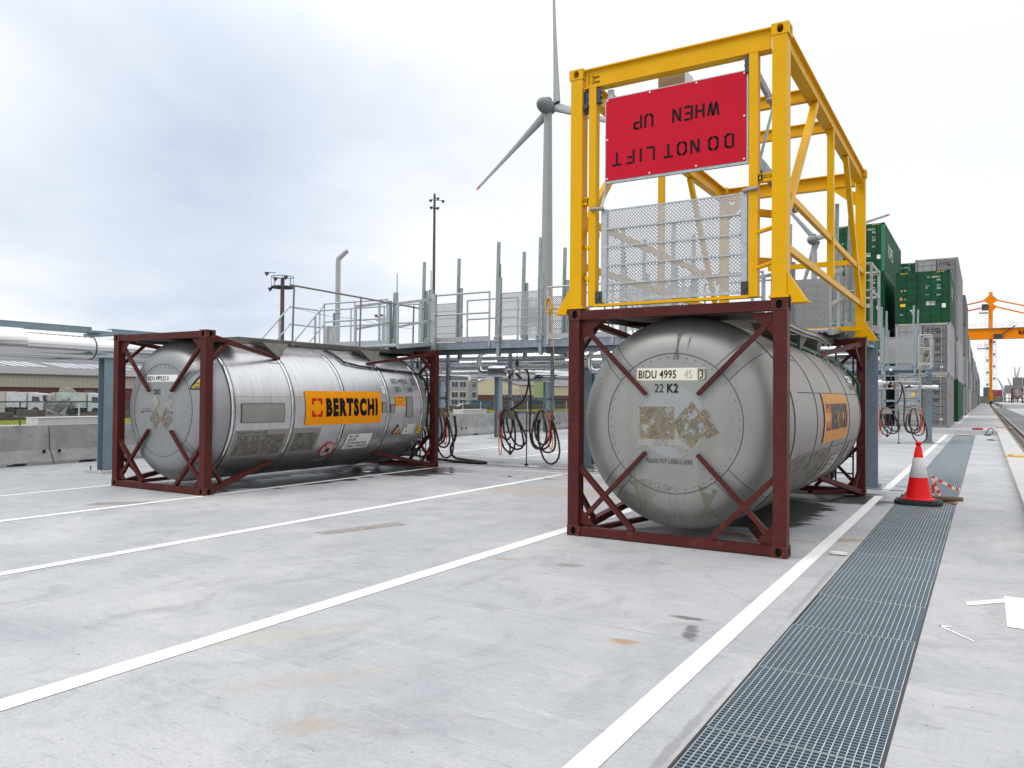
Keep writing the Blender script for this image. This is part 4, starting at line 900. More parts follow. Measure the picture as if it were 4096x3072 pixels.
    glyph = {
        'L': [A((0, 0.9), (0, 6)), A((0, 0), (3, 0))], 'I': [A((0, 0), (0, 6))],
        'T': [A((0, 6), (3.6, 6)), A((1.8, 0), (1.8, 5.0))],
        'F': [A((0, 0), (0, 6)), A((0.9, 6), (3, 6)), A((0.9, 3.1), (2.6, 3.1))],
        'E': [A((0, 0), (0, 6)), A((0.9, 6), (3, 6)), A((0.9, 3.1), (2.7, 3.1)), A((0.9, 0), (3, 0))],
        'H': [A((0, 0), (0, 6)), A((3, 0), (3, 6)), A((0.8, 3), (2.2, 3))],
        'N': [A((0, 0), (0, 6)), A((3, 0), (3, 6)), A((0.6, 5.3), (2.4, 0.7))],
        'U': [A((0, 6), (0, 1.4), (0.5, 0.4), (1.2, 0)), A((2.0, 0), (2.7, 0.4), (3.2, 1.4), (3.2, 6))],
        'P': [A((0, 0), (0, 6)), A((0.9, 6), (2.3, 6), (3, 5.4), (3, 3.7), (2.3, 3.0), (0.9, 3.0))],
        'D': [A((0, 0), (0, 6)), A((0.9, 6), (2.1, 6), (3, 5.1), (3, 0.9), (2.1, 0), (0.9, 0))],
        'O': [A((1.3, 6), (0.6, 5.6), (0, 4.8), (0, 1.2), (0.6, 0.4), (1.3, 0)), A((2.1, 0), (2.8, 0.4), (3.4, 1.2), (3.4, 4.8), (2.8, 5.6), (2.1, 6))],
        'W': [A((0, 6), (0.8, 0.2)), A((1.1, 0.9), (2.0, 6)), A((2.4, 6), (3.0, 0.2)), A((3.4, 0.9), (4.2, 6))]}
    wid = {'I': 0.4, 'T': 3.6, 'O': 3.4, 'W': 4.2, 'U': 3.2}
    def line(txt, xr, zb, sc_, wsp, gap=1.9):       # drawn rotated by half a turn: starts at the right, tops point down
        x = 0; b = MB()
        for ch in txt:
            if ch == ' ': x += wsp; continue
            for st in glyph[ch]:
                for (a, c), (d_, e_) in zip(st[:-1], st[1:]):
                    p = (xr-(x+a)*sc_[0], Y0+0.0435, zb-c*sc_[1]); q = (xr-(x+d_)*sc_[0], Y0+0.0435, zb-e_*sc_[1])
                    dx_, dz_ = q[0]-p[0], q[2]-p[2]; L_ = math.hypot(dx_, dz_); ex = 0.006
                    p = (p[0]-dx_/L_*ex, p[1], p[2]-dz_/L_*ex); q = (q[0]+dx_/L_*ex, q[1], q[2]+dz_/L_*ex)
                    b.beam(p, q, 0.024, 0.002, (0, 1, 0))
            x += wid.get(ch, 3.0)+gap
        b.build('stencil_lettering', ink, sg)
    line('DO', -2.235, 4.335, (0.0262, 0.0225), 3.0, 3.2); line('NOT', -2.60, 4.335, (0.0262, 0.0225), 3.0, 2.3); line('LIFT', -3.10, 4.335, (0.0262, 0.0225), 3.0, 2.85)
    line('WHEN', -2.39, 4.705, (0.0258, 0.0225), 3.4, 1.95); line('UP', -3.12, 4.705, (0.0258, 0.0225), 3.4, 1.95)
    # swing arms and linkage
    b = MB()
    for x in (sx0+0.03, sx1-0.0): b.box(x-0.03, Y0+0.092, 4.75, x+0.03, Y0+0.14, 5.09)
    for x in (sx0-0.01, sx1+0.03): b.beam((x, Y0+0.16, 5.06), (x, Y0+1.55, 4.90), 0.04, 0.09)
    b.build('swing_arm', galv, root)
    b = MB(); b.beam((-2.06, Y0+0.12, 4.10), (-2.0, Y0+2.0, 3.95), 0.05, 0.14); b.build('counter_arm', galv_d, root)
    for x in (-1.93, -3.72):
        b = MB(); b.tube([(x, Y0+0.55, 4.78), (x-0.10 if x > -3 else x, Y0+0.03, 3.73)], 0.016, 8); b.cyl((x-0.08, Y0+0.55, 4.80), (x+0.06, Y0+0.55, 4.80), 0.03, 10); b.build('link_rod', galv, root)
    for x, d_ in ((-2.12, 0.16), (-3.68, -0.16)):
        b = MB(); b.tube([(x, Y0+0.01, 3.715), (x+d_, Y0-0.012, 3.725)], 0.021, 10); b.build('lock_pin', mat('dull_pin', (0.28, 0.27, 0.25), 0.5, 0.6), root)
    # perforated gate below the sign
    gx0, gx1, gz0, gz1 = -3.715, -2.09, 2.665, 3.70
    g = MB()
    for x in (gx0+0.03, gx1-0.03): g.box(x-0.035, Y0+0.03, gz0-0.01, x+0.035, Y0+0.09, gz1+0.012)
    for i in range(1, 5): z = gz0+(gz1-gz0)*(i-0.05)/5; g.box(gx0+0.06, Y0+0.020, z-0.009, gx1-0.06, Y0+0.034, z+0.009)
    g.box(gx0+0.06, Y0+0.036, gz0-0.005, gx1-0.06, Y0+0.06, gz0+0.03); g.box(gx0+0.06, Y0+0.036, gz1-0.012, gx1-0.06, Y0+0.05, gz1+0.004)
    gt = g.build('mesh_gate', galv, root)
    g = MB(); g.add([(gx0+0.06, Y0+0.04, gz0+0.03), (gx1-0.06, Y0+0.04, gz0+0.03), (gx1-0.06, Y0+0.04, gz1-0.01), (gx0+0.06, Y0+0.04, gz1-0.01)], [(0, 1, 2, 3)]); g.build('perforated_sheet', mesh_m, gt)
    b = MB(); b.box(-3.15, 8.32, 4.98, -2.84, 8.62, 5.235); b.build('control_box', mat('box_alu', (0.5, 0.5, 0.5), 0.35, 0.8), root)
    b = MB(); b.tube([(-1.76, 8.4, 3.50), (-1.76, 8.42, 3.30)], 0.012, 6); b.cyl((-1.76, 8.42, 3.30), (-1.76, 8.42, 3.20), 0.03, 8); b.build('hook', darksteel, root)
yellow_frame()

# ------------------------------------------------------------------ loading platforms
def platform(dy, label, first):
    root = thing('loading_platform', label, 'platform', (-8.5, 14.7+dy, 0))
    ZD = 2.78; y0, y1 = 14.2+dy, 15.25+dy; XA = -15.35 if first else -18.3; XB = -1.62
    b = MB()
    b.box(XA, y0+0.02, ZD-0.035, XB, y1-0.02, ZD-0.03)
    for i in range(11): y = y0+0.03+i*(y1-y0-0.06)/10; b.box(XA, y-0.004, ZD-0.03, XB, y+0.004, ZD)
    b.build('deck_grating', galv, root)
    for y, sy in ((y0, 1), (y1, -1)):
        b = MB(); b.box(XA, y, ZD-0.16, XB, y+sy*0.012, ZD-0.002); b.box(XA, y+sy*0.012, ZD-0.16, XB, y+sy*0.07, ZD-0.148); b.box(XA, y+sy*0.012, ZD-0.014, XB, y+sy*0.07, ZD-0.036); b.build('edge_beam', galv_d, root)
    x = XA+0.6; b = MB()
    while x < XB: b.box(x, y0+0.02, ZD-0.15, x+0.06, y1-0.02, ZD-0.04); x += 1.2
    b.box(XA, y0+0.35, ZD-0.26, XB, y0+0.42, ZD-0.162); b.build('joist', galv_d, root)
    for xc in (-1.76, -7.9, -13.7):
        b = MB(); yc = 15.45+dy if xc > -3 else 16.5+dy
        b.box(xc-0.10, yc-0.10, 0.015, xc+0.10, yc-0.088, 2.62); b.box(xc-0.10, yc+0.088, 0.015, xc+0.10, yc+0.10, 2.62); b.box(xc-0.005, yc-0.088, 0.015, xc+0.005, yc+0.088, 2.62)
        b.box(xc-0.16, yc-0.16, 0.0, xc+0.16, yc+0.16, 0.018)
        for sx in (-0.13, 0.13):
            for sy in (-0.13, 0.13): b.cyl((xc+sx, yc+sy, 0.018), (xc+sx, yc+sy, 0.06), 0.012, 6)
        b.box(xc-0.06, y0+0.05, 2.50, xc+0.06, yc+0.1, 2.615)
        b.build('column', post_m, root)
    def rail(xa, xb, y, n=2, kick=True):
        b = MB()
        for z in (3.85, 3.40): b.tube([(xa, y, z), (xb, y, z)], 0.021, 8)
        for i in range(n): x = xa+(xb-xa)*i/(n-1); b.box(x-0.022, y-0.006, ZD-0.12, x+0.022, y+0.006, 3.85)
        if kick: b.box(xa, y-0.004, ZD+0.005, xb, y+0.004, ZD+0.11)
        b.build('guard_rail', galv, root)
    fc = [-11.35, -8.47, -5.57, -2.67]; bc = [-11.24, -8.40, -5.5, -2.6]
    edges = lambda cs, xa: [(xa, cs[0]-0.72)]+[(cs[i]+0.72, cs[i+1]-0.72) for i in range(len(cs)-1)]+[(cs[-1]+0.66, XB)]
    for xa, xb in edges(fc, -14.1 if first else XA): rail(xa, xb, y0-0.02, 3 if xb-xa > 1.8 else 2)
    for xa, xb in edges(bc, XA): rail(xa, xb, y1+0.02, 4 if xb-xa > 1.8 else 2)
    b = MB()
    for z in (3.85, 3.40): b.tube([(XA, y0, z), (XA, y1, z)], 0.021, 8)
    b.build('guard_rail', galv, root)
    b = MB()
    for z in (3.85, 3.40): b.tube([(XB, y0, z), (XB, y1, z)], 0.021, 8)
    for y in (y0, y1): b.box(XB-0.02, y-0.02, ZD-0.1, XB+0.02, y+0.02, 3.87)
    b.build('guard_rail', galv, root)
    def gate(xc, y, sy, up=True, hi=4.92):
        g = MB()
        for s_ in (-1, 1):
            x = xc+s_*0.52
            g.beam((x+0.02, y, 2.45), (x+0.045, y, min(4.15, hi)), 0.10, 0.07, w2=0.055); g.beam((x-0.045, y+sy*0.02, 2.9), (x-0.01, y+sy*0.02, hi), 0.06, 0.07, w2=0.055, h2=0.06); g.box(x-0.05, y-0.03, 3.2, x+0.08, y+0.03, 3.28)
            g.box(x-0.07, y-0.07, ZD-0.03, x+0.07, y+0.07, ZD+0.05); g.cyl((x-0.09, y, 2.86), (x+0.09, y, 2.86), 0.03, 8)
            g.tube([(x-s_*0.02, y+sy*0.06, 3.0), (x-s_*0.02, y+sy*0.05, 4.45)], 0.012, 6)
        o = g.build('gate_post', mat('weathered_galvanised', (0.27, 0.31, 0.32), 0.5, 0.4, var=0.2, vscale=14), root)
        if up:
            g = MB(); xa, xb = xc-0.47, xc+0.47
            for i in range(6): z = 2.90+i*0.18; g.box(xa, y-sy*0.01-0.004, z-0.008, xb, y-sy*0.01+0.004, z+0.008)
            for x in (xa, xb): g.box(x-0.012, y-0.02, 2.88, x+0.012, y+0.02, 3.83)
            q = g.build('folded_gate', galv, root)
            s2 = MB(); s2.add([(xa, y, 2.89), (xb, y, 2.89), (xb, y, 3.81), (xa, y, 3.81)], [(0, 1, 2, 3)]); s2.build('perforated_sheet', mesh_f, q)
        else:
            g = MB(); ya, yb = y0, y0-1.22; xa, xb = xc-0.60, xc+0.60
            g.add([(xa, ya, 2.77), (xb, ya, 2.77), (xb, yb, 2.64), (xa, yb, 2.64), (xa, ya, 2.80), (xb, ya, 2.80), (xb, yb, 2.67), (xa, yb, 2.67)], [(0, 1, 2, 3), (4, 7, 6, 5), (0, 4, 5, 1), (3, 2, 6, 7), (0, 3, 7, 4), (1, 5, 6, 2)])
            for i in range(15): x = xa+0.04+i*(xb-xa-0.08)/14; g.beam((x, ya, 2.755), (x, yb, 2.63), 0.03, 0.025)
            for x in (xa, xb): g.beam((x, ya, 2.76), (x, yb, 2.63), 0.05, 0.09)
            q = g.build('lowered_ramp', galv, root)
            for x in (xa, xb):
                g = MB(); g.beam((x, ya, 3.78), (x, yb, 3.55), 0.035, 0.06); g.beam((x, ya, 3.30), (x, yb, 3.05), 0.03, 0.05)
                for f_ in (0.35, 1.0): yy = ya+(yb-ya)*f_; g.beam((x, yy, 2.68), (x, yy+0.0, 3.78-0.23*f_), 0.04, 0.04)
                g.build('ramp_rail', galv, q)
    for i, xc in enumerate(fc): gate(xc, y0+0.02, 1, up=not (first and i in (0, 3)), hi=4.92 if not (first and i == 0) else 4.0)
    for i, xc in enumerate(bc): gate(xc, y1-0.02, -1, hi=4.86)
    if first:       # stair down towards the camera at the left end
        for x in (-15.35, -14.1):
            b = MB(); b.beam((x, 14.2, 2.70), (x, 11.5, 0.05), 0.05, 0.2); b.tube([(x, 14.2, 3.85), (x, 11.5, 1.15)], 0.022, 8); b.tube([(x, 14.2, 3.37), (x, 11.5, 0.68)], 0.018, 8)
            for f_ in (0.12, 0.55, 0.97): y = 14.2-2.7*f_; z = 2.7-2.65*f_; b.box(x-0.02, y-0.02, z, x+0.02, y+0.02, z+1.15)
            b.build('stair_rail', galv, root)
        b = MB()
        for i in range(12): b.box(-15.32, 14.0-i*0.225, 2.52-i*0.22, -14.13, 14.22-i*0.225, 2.55-i*0.22)
        b.build('stair_tread', galv, root)
        b = MB()
        for x in (-7.05, -6.4): b.beam((x, 16.9, 0.05), (x, 15.3, 2.72), 0.05, 0.18); b.tube([(x, 16.9, 1.1), (x, 15.3, 3.8)], 0.02, 8); b.tube([(x, 16.9, 0.6), (x, 15.3, 3.3)], 0.016, 8)
        for i in range(12): b.box(-7.03, 16.75-i*0.13, 0.2+i*0.215, -6.42, 16.95-i*0.13, 0.225+i*0.215)
        b.build('rear_stair', galv, root)
        b = MB(); b.box(-10.72, 14.10, 2.45, -10.62, 14.2, 3.88); b.build('ramp_post', galv, root)
        b = MB(); b.box(-12.02, 14.10, 2.45, -11.93, 14.2, 3.8); b.build('ramp_post', galv, root)
    # small valve cabinet and labels
    b = MB(); b.box(-14.2, y0+0.05, 2.9, -13.9, y0+0.2, 3.3); b.build('control_box', mat('box_alu', (0.5, 0.5, 0.5), 0.35, 0.8), root)
    return root
platform(0, 'long galvanised loading platform with upright gates behind the two big tank containers', True)
platform(16.8, 'galvanised loading platform farther back, beside the green and grey container stacks', False)

# ------------------------------------------------------------------ hose stations
def arc_pts(cx, cz, rx, rz, a0, a1, y, n=20, yj=0.0):
    return [(cx+rx*math.sin(a0+(a1-a0)*i/n), y+yj*i/n, cz+rz*math.cos(a0+(a1-a0)*i/n)) for i in range(n+1)]
def smooth(pts, it=2):
    for _ in range(it):
        q = [pts[0]]
        for a, b in zip(pts[:-1], pts[1:]): q += [tuple(a[i]*.75+b[i]*.25 for i in range(3)), tuple(a[i]*.25+b[i]*.75 for i in range(3))]
        pts = q+[pts[-1]]
    return pts
def station(cx, y, label, group, valve_side=True):
    st = thing('hose_station', label, 'hose station', (cx, y, 0), group)
    b = MB()
    for x in (-0.50, 0.62): b.box(cx+x-0.035, y-0.03, 1.22, cx+x+0.035, y+0.04, 2.62)
    b.box(cx-0.50, y-0.03, 1.49, cx+0.62, y+0.0, 1.56); b.box(cx-0.55, y-0.03, 1.18, cx+0.66, y+0.0, 1.24); b.box(cx-0.9, y+0.05, 2.40, cx+0.9, y+0.10, 2.46)
    b.build('support_frame', post_m, st)
    for x in (-0.47, 0.48):
        b = MB(); n = 14; P = [(cx+x+0.235*math.cos(PI*i/n), 1.06+0.235*math.sin(PI*i/n)) for i in range(n+1)]
        b.ext([(p[0], y-0.20, p[1]) for p in P], (0, 0.012, 0)); b.ext([(p[0], y-0.04, p[1]) for p in P], (0, 0.012, 0))
        P2 = [(cx+x+0.20*math.cos(PI*i/n), 1.06+0.20*math.sin(PI*i/n)) for i in range(n+1)]
        for i in range(n): b.add([(P2[i][0], y-0.20, P2[i][1]), (P2[i+1][0], y-0.20, P2[i+1][1]), (P2[i+1][0], y-0.04, P2[i+1][1]), (P2[i][0], y-0.04, P2[i][1])], [(0, 1, 2, 3)])
        b.build('hose_saddle', mat('stainless_saddle', (0.36, 0.33, 0.30), 0.3, 0.8), st)
    b = MB(); b.tube([(cx-1.05, y, 2.18), (cx-0.58, y, 2.18)], 0.13, 20); b.tube([(cx-1.0, y, 2.18), (cx-0.99, y, 2.18)], 0.136, 20)
    b.tube(smooth([(cx-1.05, y, 2.16), (cx-1.38, y, 2.14), (cx-1.38, y, 2.60), (cx-1.15, y+0.05, 2.64)], 2), 0.055, 10)
    b.tube([(cx-0.58, y, 2.18), (cx-0.35, y, 2.18)], 0.06, 12); b.tube([(cx+0.15, y+0.1, 2.05), (cx+1.2, y+0.1, 2.02)], 0.075, 12); b.build('jacketed_pipe', shiny, st)
    b = MB(); b.tube([(cx-0.36, y-0.02, 2.22), (cx+0.62, y-0.02, 2.20)], 0.02, 8); b.tube([(cx-0.72, y-0.02, 1.97), (cx+0.58, y-0.02, 1.96)], 0.024, 8)
    for x in (-0.62, -0.30, -0.12, 0.1, 0.3): b.tube([(cx+x, y-0.02, 1.97), (cx+x+0.05, y-0.02, 1.97)], 0.04, 8)
    for x in (-0.28, -0.1, 0.12, 0.4): b.tube([(cx+x, y-0.02, 2.21), (cx+x+0.04, y-0.02, 2.21)], 0.036, 8)
    b.tube([(cx-0.42, y-0.05, 2.24), (cx-0.42, y-0.05, 1.94)], 0.035, 8); b.tube([(cx-0.22, y-0.05, 2.22), (cx-0.22, y-0.05, 1.96)], 0.026, 8); b.build('fittings', galv, st)
    b = MB(); b.tube([(cx-0.30, y-0.06, 2.12), (cx-0.15, y-0.09, 2.0)], 0.035, 8); b.tube([(cx-0.5, y-0.07, 2.02), (cx-0.38, y-0.07, 2.12)], 0.03, 8)
    b.build('valve', mat('bronze_valve', (0.16, 0.10, 0.05), 0.4, 0.8), st)
    b = MB(); b.tube([(cx+0.16, y-0.03, 1.99), (cx+0.32, y-0.05, 2.08)], 0.02, 8); b.box(cx+0.18, y-0.06, 2.0, cx+0.36, y-0.03, 2.03); b.build('valve_lever', black, st)
    b = MB(); b.cyl((cx-0.29, y-0.06, 2.65), (cx-0.29, y-0.03, 2.65), 0.062, 20, 1); b.cyl((cx-0.29, y-0.063, 2.65), (cx-0.29, y-0.060, 2.65), 0.05, 20, 0); b.tube([(cx-0.29, y-0.045, 2.59), (cx-0.29, y-0.03, 2.22)], 0.012, 6, mi=2)
    b.box(cx-0.315, y-0.07, 2.28, cx-0.265, y-0.01, 2.42, 2); b.beam((cx-0.29, y-0.066, 2.65), (cx-0.262, y-0.066, 2.68), 0.004, 0.004, mi=2); b.build('pressure_gauge', [white, galv, darksteel], st)
    b = MB(); b.tube([(cx-0.04, y, 0.03), (cx-0.04, y, 1.24)], 0.014, 8); b.cyl((cx-0.04, y, 0.0), (cx-0.04, y, 0.03), 0.05, 10); b.build('support_leg', darksteel, st)
    return st
def coil(cx, y, seed, spec, ztop=1.27):      # loops hung over a saddle: (sideways shift, half width, lowest point)
    r = random.Random(seed); pts = []; n = len(spec)
    for k, (ox, rx, zb) in enumerate(spec):
        d_ = (ztop-zb)/2; rzc = ztop-d_
        for i in range(18):
            a = 2*PI*i/18; w_ = (1-math.cos(a))/2
            pts.append((cx+ox*w_+rx*math.sin(a)*(0.75+0.35*w_), y-0.19+0.13*k/n+0.015*math.sin(a*2+k), rzc+d_*math.cos(a)-0.02*math.sin(3*a+k)))
    return pts
def hose(name, pts, r, m, label, cat, group=None, n=8):
    b = MB(); b.tube(pts, r, n, uvs=True); o = b.build(name, m); return tag(o, label, cat, group)
spots = [(-9.03, 15.62, 'middle'), (-11.95, 15.62, 'left'), (-6.1, 15.62, 'right'), (-2.6, 31.0, 'far')]
words = {'middle': 'between both tank containers', 'left': 'behind the left tank container', 'right': 'behind the weathered tank container', 'far': 'by the grey container stack'}
for sx_, sy_, nm in spots:
    station(sx_, sy_, 'pipe and valve station with two hose saddles, '+words[nm], 'hose stations under the platforms')
    sd = {'middle': 3, 'left': 11, 'right': 5, 'far': 8}[nm]
    p1 = coil(sx_-0.47, sy_, sd, ((-0.02, 0.18, 0.58), (0.05, 0.21, 0.27), (0.26, 0.26, 0.34), (0.36, 0.22, 0.44))); p2 = coil(sx_+0.48, sy_, sd+1, ((0.0, 0.21, 0.50), (-0.05, 0.27, 0.38), (0.12, 0.24, 0.30), (0.20, 0.27, 0.02+0.04)))
    up = smooth([p2[0], (sx_+0.20, sy_-0.14, 1.15), (sx_+0.0, sy_-0.12, 0.7), (sx_+0.08, sy_-0.12, 0.45), (sx_+0.30, sy_-0.12, 0.38)], 0)
    # rise from the left saddle to the manifold
    rise = smooth([p1[-1], (sx_-0.36, sy_-0.15, 1.30), (sx_-0.20, sy_-0.15, 1.36), (sx_-0.02, sy_-0.14, 1.52), (sx_+0.08, sy_-0.13, 1.85), (sx_+0.05, sy_-0.10, 2.14), (sx_-0.03, sy_-0.08, 2.2)], 2)
    hose('hose', p1+rise, 0.023, hose_b, 'black hose with red spiral coiled on the left saddle, '+words[nm], 'hose', 'black hoses on saddles')
    fall = smooth([(sx_+0.0, sy_-0.08, 2.2), (sx_+0.10, sy_-0.16, 2.05), (sx_+0.17, sy_-0.17, 1.5), (sx_+0.12, sy_-0.17, 0.8), (sx_+0.22, sy_-0.17, 0.42), (sx_+0.45, sy_-0.17, 0.38), (sx_+0.62, sy_-0.17, 0.7), p2[0]], 2)
    hose('hose', fall+p2, 0.023, hose_b, 'black hose with red spiral coiled on the right saddle, '+words[nm], 'hose', 'black hoses on saddles')
    for dx, z0, side in ((-0.62, 0.22, 'left'), (0.72, 0.40, 'right')):
        pts = smooth([(sx_+dx-0.02, sy_-0.22, 1.28), (sx_+dx-0.04, sy_-0.22, z0+0.3), (sx_+dx-0.03, sy_-0.22, z0), (sx_+dx+0.03, sy_-0.22, z0), (sx_+dx+0.04, sy_-0.22, z0+0.3), (sx_+dx+0.01, sy_-0.22, 0.85)], 2)
        hose('orange_hose', pts, 0.011, hose_o, 'thin orange hose looped at the %s saddle, %s' % (side, words[nm]), 'hose', 'thin orange hoses')
    b = MB(); b.tube([(sx_+0.45-0.85, sy_-0.14, 0.50), (sx_+0.45-0.85, sy_-0.14, 0.22)], 0.02, 8); b.box(sx_-0.44, sy_-0.16, 0.24, sx_-0.36, sy_-0.12, 0.28)
    tag(b.build('hose_coupling', darksteel), 'small metal hose coupling hanging below the coils, '+words[nm], 'coupling', 'hose couplings')
hose('hose', smooth([(-11.0, 15.45, 1.1), (-10.95, 15.5, 0.6), (-11.25, 15.6, 0.30), (-11.35, 15.9, 0.04), (-10.9, 15.72, 0.03), (-10.3, 15.48, 0.03), (-10.0, 15.36, 0.03), (-9.93, 15.24, 0.03), (-10.1, 15.10, 0.03), (-10.6, 15.10, 0.03), (-11.1, 15.15, 0.05), (-11.5, 14.95, 0.10), (-11.6, 14.3, 0.25), (-11.3, 13.95, 0.33)], 3),
     0.03, hose_b, 'black hose with red spiral looping across the ground behind the left tank container', 'hose', n=10)
# ropes
b = MB()
for k_ in range(6): b.tube([(-7.67+0.075*math.cos(a)*(1+0.1*math.sin(k_)), 14.12-0.012*k_, 3.42+0.15*math.sin(a)+0.01*k_) for a in [2*PI*i/20 for i in range(20)]], 0.008, 5, True)
b.tube([(-7.62, 14.12, 3.95), (-7.66, 14.11, 3.57), (-7.60, 14.12, 2.9), (-7.55, 14.13, 2.2)], 0.007, 5)
tag(b.build('rope_coil', rope_y), 'coil of yellow rope hanging on the platform rail left of the yellow frame', 'rope')
b = MB()
for k_ in range(4): b.tube([(-1.9+0.09*math.cos(a), 30.9-0.015*k_, 3.35+0.16*math.sin(a)+0.01*k_) for a in [2*PI*i/20 for i in range(20)]], 0.010, 5, True)
b.tube(smooth([(-1.85, 30.9, 3.95), (-1.70, 30.9, 3.80), (-1.62, 30.9, 3.3), (-1.75, 30.9, 2.9), (-1.95, 30.9, 2.75)], 2), 0.012, 5)
b.tube([(-1.95, 30.9, 3.2), (-1.97, 30.9, 2.2)], 0.008, 5); b.tube([(-1.90, 30.9, 3.2), (-1.92, 30.9, 2.0)], 0.008, 5)
tag(b.build('rope_coil', rope_b), 'beige rope coiled and hanging on the corner of the distant platform', 'rope')

# ------------------------------------------------------------------ pipe rack and pipelines
ordc = ['big blue grey steel column standing left of the left tank container', 'blue grey pipe rack column seen just behind the rear frame of the left tank container', 'blue grey column in the open gap between the tank containers', 'blue grey column at the right side of the gap, near the weathered tank container']
for i, (x, y) in enumerate(((-15.05, 9.15), (-15.45, 20.9), (-15.45, 24.5), (-16.1, 29.4))):
    st = thing('support_column', ordc[i], 'column', (x, y, 0), 'columns of the pipe rack')
    b = MB(); b.box(x-0.11, y-0.11, 0.03, x-0.098, y+0.11, 2.28); b.box(x+0.098, y-0.11, 0.03, x+0.11, y+0.11, 2.28); b.box(x-0.098, y-0.005, 0.03, x+0.098, y+0.005, 2.28); b.box(x-0.15, y-0.15, 2.28, x+0.15, y+0.15, 2.30)
    b.build('shaft', post_m, st)
    b = MB(); b.box(x-0.30, y-0.26, 0.0, x+0.30, y+0.26, 0.05); b.build('base_plate', concrete_l, st)
    b = MB()
    for s1 in (-1, 1): b.cyl((x+s1*0.19, y-0.19, 0.03), (x+s1*0.19, y-0.19, 0.14), 0.012, 6)
    b.build('anchor_bolt', darksteel, st)
def pipeline(pts, r, label, joints=None, smo=14):
    b = MB(); b.tube(pts, r, 28); 
    for j in (joints or []):
        b.tube([(j[0], j[1], j[2]), (j[0]+j[3], j[1]+j[4], j[2])], r+0.006, 28); b.tube([(j[0]-0.2*j[3], j[1]-0.2*j[4], j[2]), (j[0], j[1], j[2])], r+0.003, 28, mi=1)
    return tag(b.build('insulated_pipe', [shiny, seam_m]), label, 'pipe', 'shiny insulated pipes')
b = MB(); b.tube([(-15.4, -6, 2.53), (-15.4, 7.68, 2.53)], 0.262, 36); b.tube([(-15.4, 7.0, 2.53), (-15.4, 7.012, 2.53)], 0.266, 36)
b.tube([(-15.4, 7.68, 2.50), (-15.4, 9.0, 2.49)], 0.225, 36); b.tube([(-15.4, 9.0, 2.49), (-15.4, 9.02, 2.49)], 0.235, 36, mi=1); b.tube([(-15.4, 9.02, 2.48), (-15.5, 24.0, 2.48), (-16.2, 60, 2.46)], 0.215, 36)
for i in range(9): y = 8.0+i*0.12; b.cyl((-15.4+0.10, y, 2.70), (-15.4+0.10, y, 2.712), 0.008, 6, 1)
b.tube([(-15.4+0.09, 7.7, 2.7065), (-15.4+0.09, 9.0, 2.698)], 0.004, 4, mi=1)
tag(b.build('insulated_pipe', [shiny, seam_m]), 'fat shiny insulated pipe with stepped sleeve running along the rack at far left', 'pipe', 'shiny insulated pipes')
pipeline([(-15.9, -6, 2.30), (-15.9, 55, 2.28)], 0.10, 'slimmer shiny pipe running beneath the fat one on the pipe rack')
pipeline([(-15.2, 16.0, 2.52), (-1.9, 16.0, 2.52)], 0.07, 'thin shiny pipe under the near platform, closest to the hose stations', [(-12, 16.0, 2.52, 0.03, 0), (-9.8, 16.0, 2.52, 0.03, 0), (-7.6, 16.0, 2.52, 0.03, 0)])
pipeline([(-15.2, 16.35, 2.40), (-1.9, 16.35, 2.40)], 0.10, 'thick shiny pipe crossing under the near platform in the middle of the bundle', [(-11, 16.35, 2.40, 0.03, 0), (-8.8, 16.35, 2.40, 0.03, 0)])
pipeline([(-15.2, 16.7, 2.60), (-1.9, 16.7, 2.60)], 0.08, 'shiny pipe at the back of the bundle under the near platform')
pipeline([(-15.2, 16.15, 2.18), (-9.6, 16.15, 2.16)], 0.06, 'low shiny pipe under the near platform ending at the middle hose station')
b = MB(); b.box(-15.3, 16.2, 2.26, -1.7, 16.26, 2.30); 
for i in range(7): b.box(-14.5+i*2.0, 15.8, 2.26, -14.44+i*2.0, 16.9, 2.30)
for i in range(12): b.box(-15.0+i*1.1, 15.9, 2.30, -14.97+i*1.1, 16.9, 2.33)
b.box(-15.3, 15.88, 2.26, -1.7, 15.92, 2.30); b.box(-15.3, 16.88, 2.26, -1.7, 16.92, 2.30)
tag(b.build('pipe_support_rack', galv), 'galvanised cross rack holding the shiny pipes under the near platform', 'pipe rack')
def hbeam(pts, label):
    b = MB()
    for a, c in zip(pts[:-1], pts[1:]): b.beam(a, c, 0.22, 0.012); b.beam((a[0], a[1], a[2]+0.115), (c[0], c[1], c[2]+0.115), 0.22, 0.012); b.beam((a[0]+0.10, a[1], a[2]+0.058), (c[0]+0.10, c[1], c[2]+0.058), 0.012, 0.11)
    return b
b = hbeam([(-16.3, -6, 2.86), (-16.3, 9.5, 2.86)], ''); b.box(-16.6, 9.55, 2.80, -15.5, 9.80, 2.855); b.box(-16.5, 9.4, 2.86, -16.0, 9.9, 2.90)
tag(b.build('steel_beam', [post_m]), 'long grey steel beam above the fat pipe, left of the left column head', 'beam', 'grey beams over the pipes')
b = hbeam([(-16.3, 9.95, 2.86), (-16.3, 16.6, 2.86)], ''); tag(b.build('steel_beam', [post_m]), 'grey steel beam above the pipe, starting at the left column head and passing behind the left container', 'beam', 'grey beams over the pipes')

